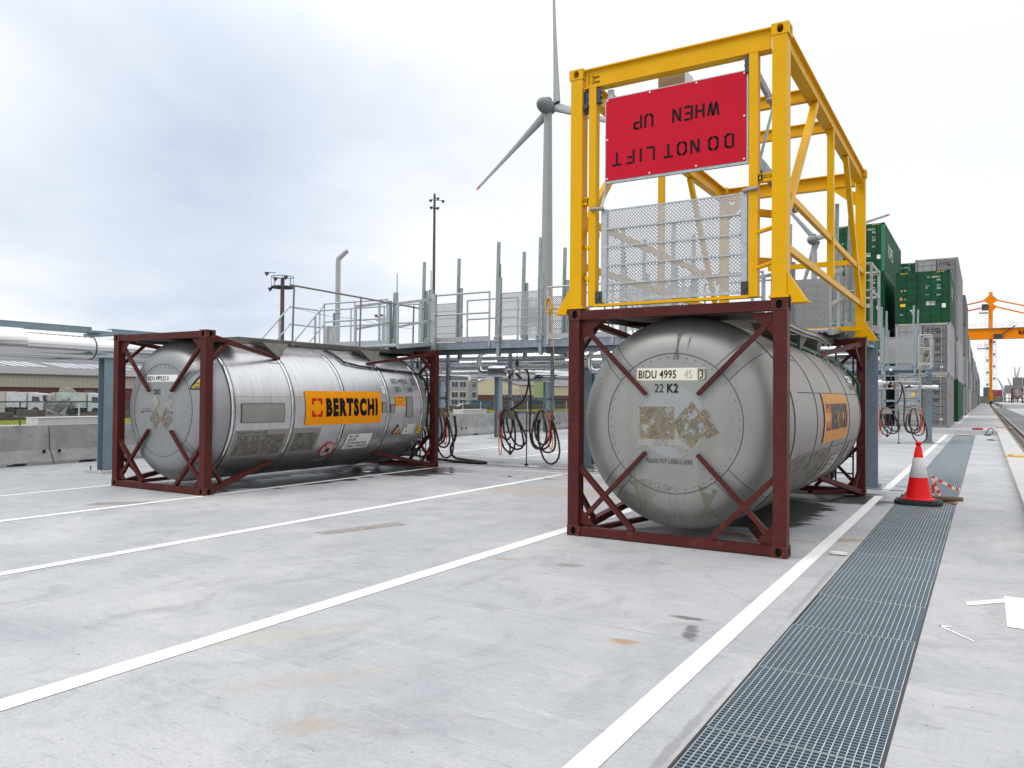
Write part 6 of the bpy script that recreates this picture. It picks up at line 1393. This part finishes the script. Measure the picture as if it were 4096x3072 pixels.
def make_container(name, body_m, L, H, label, texts, green, detail=True):
    Wd = 2.438; h = Wd/2
    r = thing(name, label, 'container', (0, 0, 0)); container_geo(L, Wd, H, detail).build('shell', body_m, r)
    b = MB()
    for sx in (-1, 1):
        for sy in (0, L):
            for z in (0, H-0.118): casting(sx*h, sy, z, sx, -1 if sy == 0 else 1, b)
    b.build('corner_castings', [body_m, dark], r)
    if not detail: return r
    gasket_rib_shade = mat('door_gasket', (0.03, 0.035, 0.035), 0.7)  # black of the door seal, also used for shade painted under the ribs
    b = MB(); b.box(-h+0.142, 0.012, 0.142, h-0.142, 0.059, H-0.112); b.build('door_gasket', gasket_rib_shade, r)
    doors = []
    for sx in (-1, 1):
        d = MB(); x0, x1 = (-h+0.165, -0.03) if sx < 0 else (0.03, h-0.165)
        d.box(x0, 0.008, 0.155, x1, 0.03, H-0.13)
        zz = 0.30
        for i in range(6): d.box(x0+0.05, -0.012, zz, x1-0.05, 0.008, zz+0.035); d.box(x0+0.05, 0.003, zz-0.022, x1-0.05, 0.0075, zz, 1); zz += (H-0.6)/5.3  # thin dark strip below each rib paints in the rib's shadow
        d.box(x0, -0.004, 0.155, x0+0.04, 0.008, H-0.13); d.box(x1-0.04, -0.004, 0.155, x1, 0.008, H-0.13)
        dr = d.build('door', [body_m, gasket_rib_shade], r); doors.append(dr)
        for fx in (0.30, 0.78):
            x = x0+(x1-x0)*fx; k = MB(); k.tube([(x, -0.02, 0.08), (x, -0.02, H-0.08)], 0.018, 6)
            for z in (0.12, 0.7, 1.3, 1.9, H-0.14): k.box(x-0.04, -0.03, z, x+0.04, 0.0, z+0.06)
            k.tube([(x, -0.03, 0.95+0.2*fx), (x+(0.28 if fx < .5 else -0.28), -0.03, 0.93+0.2*fx)], 0.014, 5)
            k.build('lock_rod', green_c if green else grey_rod, dr)
    b = MB()
    for x0 in (-1.0, 0.62):
        for i in range(4): b.add([(x0+i*0.09, 0.009, H-0.09), (x0+i*0.09+0.045, 0.009, H-0.09), (x0+i*0.09+0.075, 0.009, H-0.035), (x0+i*0.09+0.03, 0.009, H-0.035)], [(0, 1, 2, 3)])
    b.build('hazard_stripes', yel_d, r)
    tm = whitec if green else ink
    for body, x, z, s_ in texts:
        b = MB(); put(b, text_geo(body, s_, 0.75, 0.002), lambda u, v: (x+u, -0.006, z+v)); b.build('lettering', tm, doors[1] if x > 0 else doors[0])
    LM = [mat('orange_label', (0.7, 0.25, 0.08), 0.5), white, yel_d, mat('silver_plate', (0.5, 0.5, 0.5), 0.4, 0.6), mat('grey_label', (0.33, 0.33, 0.33), 0.5)]
    class LB:
        def box(self, *a): q = MB(); q.box(*a[:6]); q.build('door_label', LM[a[6]], r)
        def ext(self, p, v, mi): q = MB(); q.ext(p, v); q.build('door_label', LM[mi], r)
    b = LB()
    if green:
        b.box(-0.98, -0.008, 1.62, -0.90, -0.002, 1.70, 0); b.box(-0.80, -0.008, 1.63, -0.72, -0.002, 1.71, 1)
        b.ext([(-1.05, -0.003, 1.20), (-0.88, -0.003, 1.20), (-0.965, -0.003, 1.36)], (0, -0.006, 0), 0); b.ext([(-0.82, -0.003, 1.20), (-0.70, -0.003, 1.20), (-0.76, -0.003, 1.31)], (0, -0.006, 0), 2)
        b.box(-1.0, -0.008, 0.86, -0.76, -0.002, 1.0, 2); b.box(0.83, -0.008, 0.74, 1.02, -0.002, 0.95, 1); b.box(0.16, -0.012, 0.88, 0.56, -0.002, 1.08, 3)
        b.box(-0.56, -0.008, 0.62, -0.40, -0.002, 0.70, 1); b.box(-0.48, -0.008, 0.48, -0.40, -0.002, 0.55, 1)
    else:
        b.ext([(-0.50, -0.003, 1.55), (-0.26, -0.003, 1.55), (-0.38, -0.003, 1.78)], (0, -0.006, 0), 2); b.box(0.78, -0.008, 0.35, 0.90, -0.002, 0.45, 1); b.box(-0.62, -0.008, 1.22, -0.54, -0.002, 1.30, 1)
    return r
LT = lambda w: w
gt_ = [('CLIU 300225 9', 0.20, 2.25, 0.115), ('30RJ', 0.62, 2.10, 0.115), ('MAXIMUM', 0.12, 1.83, 0.06), ('TARE', 0.12, 1.74, 0.06), ('36000 KG\n79370 LB\n 5120 KG\n11290 LB', 0.62, 1.86, 0.062), ('PAYLOAD', 0.12, 1.40, 0.06), ('30880 KG\n68080 LB', 0.62, 1.42, 0.062), ('VTG', -1.02, 0.42, 0.09)]
gr_ = [('BXRU 460892 3', 0.20, 2.24, 0.12), ('30BG', 0.60, 2.08, 0.12), ('32500 KG\n71650 LB\n 4300 KG\n 9480 LB', 0.55, 1.82, 0.075), ('28200 KG\n62170 LB', 0.55, 1.30, 0.075), ('www.bertschi.com', 0.05, 0.95, 0.12)]
gr2 = [('BXRU 462153 6', 0.20, 2.24, 0.12), ('30BG', 0.60, 2.08, 0.12), ('32500 KG\n71650 LB\n 4300 KG', 0.50, 1.82, 0.08), ('28200 KG\n62170 LB', 0.50, 1.35, 0.08), ('www.bert', -0.85, 0.95, 0.12)]
pg = make_container('shipping_container', green_c, 6.058, 2.60, 'x', gt_, True)
pg9 = make_container('shipping_container', green_c, 9.125, 2.60, 'x', gt_, True)
pr = make_container('shipping_container', grey_c, 6.058, 2.60, 'x', gr_, False)
pr2 = make_container('shipping_container', grey_c, 6.058, 2.60, 'x', gr2, False)
GRP = 'shipping containers stacked beyond the platforms'
used = set()
def place(proto, x, y, z, label):
    o = proto if proto.name not in used else copy_tree(proto)
    used.add(proto.name); o.location = (x, y, z); tag(o, label, 'container', GRP); return o
XR = -1.46-1.219; Z0_ = 0.2
c1 = place(pr2, XR-0.03, 44.0, Z0_, 'grey container on the ground at the bottom of the nearest stack')
c2 = place(pr, XR, 44.0, Z0_+2.60, 'grey container in the middle of the nearest stack, under the big green one')
c3 = place(pg, XR+0.0, 44.0, Z0_+5.20, 'dark green container on top of the nearest stack right of the yellow frame')
def side_text(o, body, y, z, s_, m, xs=0.8, bold=0.004, x=1.224):
    b = MB(); put(b, text_geo(body, s_, xs, bold), lambda u, v: (x, y+u, z+v)); k = b.build('side_lettering', m); k.parent = o; return k
b = MB(); b.box(1.219, 1.2, 1.35, 1.226, 2.9, 1.75); k = b.build('side_label', orange_w); k.parent = c1
side_text(c1, 'BERTSCHI', 1.45, 1.43, 0.30, ink, 0.75, 0.004, 1.229); side_text(c3, 'OOCPL', 1.3, 1.4, 0.8, whitec)
b = MB(); b.box(1.219, 0.3, 1.1, 1.226, 0.55, 1.7); k = b.build('side_label', orange_w); k.parent = c2
X2 = -4.40-1.219
for k_, (pr_, lab) in enumerate(((pr, 'grey container on the ground, second stack, partly behind the far hose station'), (pg9, 'dark green container second from the ground in the second stack'), (pg9, 'dark green container with bright green door edge, third from the ground in the second stack'), (pg9, 'topmost dark green container, highest of all, with white side lettering'))):
    o = place(pr_, X2, 44.0, Z0_+2.62*k_, lab)
    if k_ == 3: side_text(o, 'ROPPEL', 1.6, 1.1, 0.95, whitec)
    if k_ in (1, 2):
        b = MB(); b.box(1.06, -0.012, 0.10, 1.222, 0.0, 2.5); q = b.build('bright_edge', green_b); q.parent = o
for k_, (pr_, lab) in enumerate(((pr, 'grey container on the ground in the third stack, behind the weathered tank container'), (pg, 'green container second from the ground in the third stack, behind the mesh gates'), (pr, 'grey container on top of the third stack, seen through the yellow frame'))): place(pr_, -8.35, 44.0+(k_ == 0)*0.0, Z0_+2.6*k_, lab)
for k_, (pr_, lab) in enumerate(((pg, 'green container on the ground in the fourth stack, behind the near platform'), (pg, 'green container second from the ground in the fourth stack, behind the near platform'))): place(pr_, -11.1, 44.0, Z0_+2.6*k_, lab)
pl = make_container('shipping_container', grey_c, 12.19, 2.60, 'x', gr_, False)
place(pl, XR, 57.0, Z0_+2.62*3, 'grey container on top of the tall grey stack behind the nearest stack')
place(pl, XR, 57.0, Z0_+2.62*2, 'grey container third from the ground in the tall grey stack behind the nearest stack')
place(pl, XR, 57.0, Z0_+2.62*1, 'grey container second from the ground in the tall grey stack behind the nearest stack')
gl = copy_tree(pl); gl.location = (XR+0.02, 56.5, Z0_); tag(gl, 'dark green container on the ground right behind the nearest stack, seen edge on', 'container', GRP)
for ch in gl.children:
    if ch.name.startswith(('shell', 'door', 'corner')) and not ch.name.startswith('door_'):
        ch.data = ch.data.copy(); ch.data.materials[0] = green_c
side_text(pl, 'BERTSCHI', 3.0, 0.9, 0.7, orange_w)
place(pg, X2+0.6, 58.0, Z0_+2.62*3, 'green container peeking out between the topmost green one and the tall grey stack')
for k_ in range(3): place(pg, X2+0.6, 58.0, Z0_+2.62*k_, 'green container hidden behind the second stack, %s from the ground' % ('first', 'second', 'third')[k_])
# long rows receding along the crane rail: plain shells, too small in the picture to show their doors
fm = [MB(), MB()]
far_p = []
fg = container_geo(12.19, 2.438, 2.60, False); fg.box(1.20, -0.06, 0.02, 1.216, -0.002, 2.58, 1); fg.box(1.10, 0.03, -0.045, 1.217, 12.15, -0.002, 1)  # black strips at end and underside paint shade into the gaps between containers
for i in range(2): casting(1.219, 0, (0, 2.482)[i], 1, -1, fg)
fp = fg.build('shipping_container', [grey_c, dark]); fp2 = fp.copy(); fp2.data = fp.data.copy(); fp2.data.materials[0] = green_c; col.objects.link(fp2)
first = {'g': fp, 'n': fp2}; seen = set()
lev = ['ground level', 'second level', 'third level', 'fourth level']
rowi = 0
for i in range(19):
    y = 79.0+i*12.5; nlev = 4 if i < 1 else (3 if i % 5 != 4 else 2); dx = random.uniform(-0.10, 0.06)
    for k_ in range(nlev):
        key = 'n' if (i, k_) in ((3, 2), (7, 1), (11, 0), (5, 0)) else 'g'
        o = first[key] if key not in seen else first[key].copy()
        if key in seen: col.objects.link(o)
        seen.add(key); o.location = (XR+dx+random.uniform(-0.03, 0.03), y+random.uniform(-0.1, 0.1), Z0_+2.66*k_)
        tag(o, '%s container, %s, %s stack of the long row along the crane rail' % ('green' if key == 'n' else 'grey', lev[k_], ordn[i]), 'container', GRP)

# ------------------------------------------------------------------ gantry crane
def gantry():
    xl, yl = 1.25, 234.5
    r = thing('gantry_crane', 'orange rail mounted gantry crane spanning the yard at far right', 'gantry crane', (xl, yl, 0.2))
    def leg(x, lad):
        b = MB(); b.beam((x, yl, 2.6), (x, yl, 17.0), 0.62, 0.9, (0, 1, 0), w2=0.85); b.beam((x, yl, 17.0), (x, yl, 27.6), 0.85, 0.9, (0, 1, 0), w2=0.95); b.beam((x, yl, 27.6), (x, yl, 29.2), 0.95, 0.9, (0, 1, 0), w2=0.8)
        for s_ in (-1, 1):
            b.ext([(x+s_*0.45, yl-0.3, 26.2), (x+s_*1.5, yl-0.3, 27.0), (x+s_*1.5, yl-0.3, 27.3), (x+s_*0.45, yl-0.3, 28.3)], (0, 0.6, 0)); b.ext([(x+s_*0.45, yl-0.3, 24.4), (x+s_*1.3, yl-0.3, 25.3), (x+s_*1.3, yl-0.3, 25.6), (x+s_*0.45, yl-0.3, 26.1)], (0, 0.6, 0))
        o = b.build('leg', crane_o, r)
        b = MB(); b.box(x-0.35, yl-3.6, 1.3, x+0.35, yl+3.6, 2.6); b.box(x-0.5, yl-0.8, 1.9, x+0.5, yl+0.8, 3.4); b.build('leg_foot', crane_o, r)
        b = MB(); 
        for dy in (-3.0, -1.8, 1.8, 3.0): b.cyl((x-0.12, yl+dy, 0.72), (x+0.12, yl+dy, 0.72), 0.5, 16)
        b.box(x-0.3, yl-3.6, 0.5, x+0.3, yl+3.6, 1.3); b.build('bogie', darksteel, r)
        if lad:
            b = MB(); st = mat('stair_galv', (0.22, 0.23, 0.25), 0.5, 0.3)
            for i in range(9):
                z = 3.2+i*1.55; s_ = 1 if i % 2 else -1
                for s2 in (-1, 1):
                    x0 = x+s2*0.5; x1 = x+s2*1.25
                    b.box(min(x0, x1), yl-0.9, z, max(x0, x1), yl+0.3, z+0.07)
                    for xx in (x0, x1): b.box(xx-0.03, yl-0.9, z, xx+0.03, yl-0.84, z+1.1)
                    for zz in (z+0.55, z+1.1): b.box(min(x0, x1), yl-0.9, zz-0.025, max(x0, x1), yl-0.85, zz+0.025)
                b.box(x-0.75*s_-0.25, yl-0.8, z+0.4, x-0.75*s_+0.25, yl-0.3, z+1.0)
            b.build('leg_stairs', st, r)
            b = MB(); b.box(x-2.6, yl-1.2, 23.8, x-0.5, yl+0.8, 24.0)
            for xx in (-2.6, -1.9, -1.2, -0.5): b.box(x+xx-0.03, yl-1.2, 24.0, x+xx+0.03, yl-1.14, 25.0)
            b.box(x-2.6, yl-1.2, 24.97, x-0.5, yl-1.14, 25.03); b.box(x-2.0, yl-0.9, 24.6, x-0.6, yl+0.6, 26.1, 1); b.box(x-3.0, yl-1.2, 14.6, x-0.5, yl+0.6, 14.8)
            for zz in (15.2, 15.8): b.box(x-3.0, yl-1.2, zz, x-0.5, yl-1.15, zz+0.05)
            for xx in (-3.0, -2.2, -1.4): b.box(x+xx, yl-1.2, 14.8, x+xx+0.05, yl-1.15, 15.85)
            for i in range(7): b.box(x-1.25, yl-1.0, 17.6+i*0.95, x-0.5, yl-0.95, 17.66+i*0.95)
            for xx in (-1.25, -0.55): b.box(x+xx, yl-1.0, 17.3, x+xx+0.05, yl-0.95, 24)
            b.build('service_platform', [st, darksteel], r)
    leg(xl, True); leg(xl+42, False)
    b = MB(); b.box(xl-14, yl-2.4, 17.2, xl+58, yl-0.9, 19.7); b.box(xl-14, yl+0.9, 17.2, xl+58, yl+2.4, 19.7); b.box(xl-14, yl-2.5, 17.05, xl+58, yl-0.8, 17.2); g = b.build('girder', crane_o, r)
    b = MB(); b.box(xl-14, yl-3.0, 19.7, xl+58, yl-2.3, 19.78)
    i = -14
    while i < 58: b.box(xl+i, yl-3.0, 19.78, xl+i+0.05, yl-2.95, 20.9); i += 1.5
    for z in (20.3, 20.9): b.box(xl-14, yl-3.0, z-0.03, xl+58, yl-2.95, z+0.03)
    b.build('walkway_rail', galv, g)
    b = MB(); b.beam((xl+2.2, yl-2.9, 17.9), (xl+5.2, yl-2.9, 20.2), 0.1, 0.3); b.box(xl+0.6, yl-3.2, 17.0, xl+2.4, yl-2.4, 18.2); b.beam((xl+2.2, yl-2.95, 18.9), (xl+5.2, yl-2.95, 21.2), 0.06, 0.06); b.build('girder_stair', darksteel, g)
    b = MB(); put(b, text_geo('künz', 1.5, 1.0, 0.05), lambda u, v: (xl+5.9+u*1.0, yl-2.52, 18.05+v)); b.build('girder_lettering', ink, g)
    for s_ in (-1, 1):
        for z0, z1, d_ in ((27.1, 20.0, 22 if s_ > 0 else 12), (25.4, 20.0, 14 if s_ > 0 else 8)):
            b = MB(); zz = z0-(z0-19.7)*1.0
            b.tube([(xl+s_*1.2, yl, z0), (xl+s_*(d_ if z0 > 26 else d_*1.1), yl, z0-(0.29 if s_ > 0 and z0 > 26 else (0.36 if s_ > 0 else 0.21))*(d_-1.2)*(1.0))], 0.19, 10); b.build('stay', crane_o if s_ > 0 else crane_r, r)
gantry()

# ------------------------------------------------------------------ things on the far loading ramp
def small_tank(loc, label):
    r = thing('tank_container', label, 'tank container', loc); x, y, z = loc
    b = MB(); pr_ = [(0.2, 0.01), (0.22, 0.6), (0.35, 1.0), (0.7, 1.18), (5.3, 1.18), (5.7, 1.0), (5.85, 0.01)]
    c = MB(); c.rev(pr_, 32, 0); b.add([(x+v[0], y+v[1], z+2.4+v[2]) for v in c.v], c.f, 0, True); b.build('tank', head_w, r)
    b = MB()
    for yy in (0, 6):
        for sx in (-1.2, 1.2): b.beam((x+sx, y+yy, z), (x+sx, y+yy, z+3.6), 0.16, 0.16)
        for zz in (1.15, 3.6): b.beam((x-1.2, y+yy, z+zz), (x+1.2, y+yy, z+zz), 0.14, 0.14)
        for sx in (-1.2, 1.2): b.beam((x+sx, y+yy, z+1.2), (x+sx*0.3, y+yy, z+2.0), 0.1, 0.1); b.beam((x+sx, y+yy, z+3.5), (x+sx*0.3, y+yy, z+2.8), 0.1, 0.1)
    b.build('frame', brown, r)
    b = MB(); b.box(x-0.5, y+0.15, z+2.1, x-0.1, y+0.2, z+2.35); b.box(x+0.05, y+0.15, z+2.05, x+0.5, y+0.2, z+2.3); b.build('hazard_label', mat('orange_label', (0.7, 0.25, 0.08), 0.5), r)
small_tank((7.1, 238.0, 0.76), 'far tank container raised on brown legs on the loading ramp at the right edge')
cg = container_geo(6.058, 2.438, 2.6, False).build('shipping_container', [grey_c, dark])
for i, (x, y, z, lab) in enumerate(((6.4, 285, 3.5, 'grey container lower left in the cluster behind the far tank container'), (8.6, 285, 5.9, 'grey container on top of the cluster behind the far tank container'), (8.9, 285, 3.3, 'grey container directly behind the far tank container'), (11.3, 285, 5.9, 'grey container at the right edge in the cluster behind the far tank container'))):
    o = cg if i == 0 else cg.copy()
    if i: col.objects.link(o)
    o.location = (x, y, z); tag(o, lab, 'container', GRP)
b = MB()
for i in range(8): b.beam((5.2+i*1.1, 285.2, 0.76), (5.2+i*1.1, 285.2, 3.35), 0.22, 0.22)
b.box(5.0, 285, 3.2, 14, 291, 3.28); b.box(5.0, 285.1, 1.9, 14, 285.2, 2.1)
tag(b.build('storage_stand', brown), 'brown steel stand under the far grey container cluster', 'stand')
far_cols = [((0.5, 386), (0.05, 0.10, 0.14), 6.9, 'far blue container stack left of the crane foot'), ((3.6, 388), (0.28, 0.06, 0.07), 5.9, 'far faded red container stack right of the crane foot'), ((1.9, 384), (0.14, 0.15, 0.12), 3.2, 'far olive container row behind the crane foot')]
for (x, y), c_, top, lab in far_cols:
    m_ = mat('far_paint_'+lab[4:8].strip(), c_, 0.7, var=0.2, vscale=0.5); b = MB(); n = 2 if top > 4 else 1; hh = (top+1.3)/n
    for i in range(n):
        w_ = 1.2 if 'blue' in lab else (2.6 if 'red' in lab else 4.5); b.box(x-w_, y, -1.3+i*hh, x+w_, y+2.4, -1.3+(i+1)*hh-0.12)
        for j in range(int(w_*4)): b.box(x-w_+j*0.5, y-0.06, -1.2+i*hh, x-w_+j*0.5+0.2, y, -1.3+(i+1)*hh-0.2)
    tag(b.build('far_container_stack', m_), lab, 'container stack', 'far container stacks')
cm = mat('harbour_crane_grey', (0.42, 0.45, 0.48), 0.6)
def hcrane(base, pts, label):
    r = thing('harbour_crane', label, 'harbour crane', (base[0], base[1], -1.3), 'far harbour cranes'); b = MB(); b.tube([(base[0], base[1], -1.3), (base[0], base[1], 8)], [1.5, 0.9], 8); b.build('tower', cm, r)
    for a, c in pts: b = MB(); b.tube([a, c], [0.8, 0.35], 6); b.build('jib', cm, r)
    b = MB(); b.box(base[0]-2, base[1]-2, 7, base[0]+2, base[1]+2, 10); b.build('machine_house', cm, r)
hcrane((20.9, 714), [((20.9, 714, 9), (19.3, 713, 27)), ((20.9, 714, 19), (22.9, 715, 27))], 'pair of raised pale jibs on the horizon at far right')
hcrane((12.5, 709), [((12.5, 709, 9), (8.0, 706.5, 18.5))], 'small far crane with its jib leaning left, just right of the gantry leg')
hcrane((18, 712), [((18, 712, 9), (14.9, 710.6, 18.5))], 'small far crane with its jib leaning left, above the container cluster')

# ------------------------------------------------------------------ cone, plank, tape, odds and ends
def cone():
    cx, cy = -0.87, 13.40
    r = thing('traffic_cone', 'tall red and white traffic cone on a black octagonal base over the drain', 'traffic cone', (cx, cy, 0.01))
    b = MB(); P = [(cx+0.32*sx*(1 if k else 0.62), cy+0.32*sy*(0.62 if k else 1)) for sx, sy, k in ((1, -1, 0), (1, -1, 1), (1, 1, 1), (1, 1, 0), (-1, 1, 0), (-1, 1, 1), (-1, -1, 1), (-1, -1, 0))]
    b.ext([(x, y, 0.012) for x, y in P], (0, 0, 0.045)); Q = [(cx+(x-cx)*0.86, cy+(y-cy)*0.86) for x, y in P]; b.ext([(x, y, 0.057) for x, y in Q], (0, 0, 0.018)); b.build('base', mat('recycled_rubber', (0.018, 0.02, 0.022), 0.7, var=0.3, vscale=12), r)
    def lathe(prof, m, name):
        b = MB(); n = 40; vs = []
        for rr, z in prof:
            for k in range(n): a = 2*PI*k/n; vs.append((cx+rr*math.cos(a), cy+rr*math.sin(a), z))
        b.add(vs, [[i*n+k, i*n+(k+1) % n, (i+1)*n+(k+1) % n, (i+1)*n+k] for i in range(len(prof)-1) for k in range(n)], 0, True); return b.build(name, m, r)
    R_ = lambda z: 0.182-(z-0.10)*(0.182-0.042)/(0.86-0.10)
    lathe([(0.225, 0.076), (0.225, 0.086), (0.195, 0.092), (R_(0.11), 0.11), (R_(0.42), 0.42), (R_(0.865), 0.865), (0.030, 0.875), (0.030, 0.895), (0.044, 0.905), (0.044, 0.93), (0.030, 0.945), (0.001, 0.945)], cone_red, 'cone_body')
    lathe([(R_(0.405)+0.001, 0.405), (R_(0.405)+0.004, 0.41), (R_(0.70)+0.004, 0.70), (R_(0.70)+0.001, 0.705)], cone_wh, 'reflective_sleeve')
cone()
b = MB(); b.beam((-1.16, 14.02, 0.035), (-0.30, 14.14, 0.035), 0.14, 0.045); tag(b.build('timber_plank', wood), 'brown timber plank lying across the drain behind the traffic cone', 'plank')
b = MB(); b.beam((-0.62, 13.82, -0.02), (-0.38, 13.62, 0.03), 0.09, 0.03); tag(b.build('timber_offcut', mat('fresh_timber', (0.38, 0.24, 0.12), 0.7, var=0.2)), 'short pale timber offcut by the open end of the drain', 'timber offcut')
tp = mat('tape_white', (0.72, 0.68, 0.66), 0.4); tr_ = mat('tape_red', (0.70, 0.07, 0.03), 0.4); b = MB()
pts = smooth([(-0.70, 14.10, 0.05), (-0.73, 14.12, 0.38), (-0.66, 14.12, 0.32), (-0.52, 14.15, 0.25), (-0.40, 14.2, 0.17), (-0.33, 14.22, 0.18)], 3)
for i in range(len(pts)-1): b.beam(pts[i], pts[i+1], 0.002, 0.045, mi=(i//4) % 2)
pts = smooth([(-0.73, 14.12, 0.38), (-0.68, 14.12, 0.22), (-0.61, 14.12, 0.06)], 3)
for i in range(len(pts)-1): b.beam(pts[i], pts[i+1], 0.002, 0.05, mi=(i//3) % 2)
tag(b.build('barrier_tape', [tp, tr_]), 'loose red and white barrier tape stuck up beside the traffic cone', 'barrier tape')
b = MB(); b.tube(smooth([(0.0, 41.0, 0.02), (0.15, 40.7, 0.35), (0.32, 41.0, 0.28), (0.30, 41.2, 0.05), (0.1, 40.9, 0.03), (-0.1, 40.7, 0.02), (0.2, 40.3, 0.02)], 3), 0.018, 6); b.tube([(-0.5, 41.8, 0.24), (-0.1, 41.9, 0.24)], 0.06, 8, mi=1)
tag(b.build('cable_coil', [black, mat('red_plug', (0.35, 0.01, 0.03), 0.4)]), 'black cable with red plug lying at the edge of the raised slab', 'cable')
b = MB(); b.tube(smooth([(0.05, 36.0, 0.015), (0.15, 35.7, 0.02), (0.3, 36.1, 0.02), (0.22, 36.4, 0.015), (0.0, 35.8, 0.02), (0.34, 35.6, 0.015)], 3), 0.012, 6); tag(b.build('wire_scrap', black), 'thin black wire scrap on the concrete beside the kerb', 'wire')
b = MB(); pts_ = blob(-1.28, 8.55, 0.07, 0.06, 51, 14); b.ext([(x, y, 0.01) for x, y in pts_], (0, 0, 0.02)); tag(b.build('paper_scrap', white), 'small white paper scrap by the drain next to the weathered tank container', 'paper scrap')
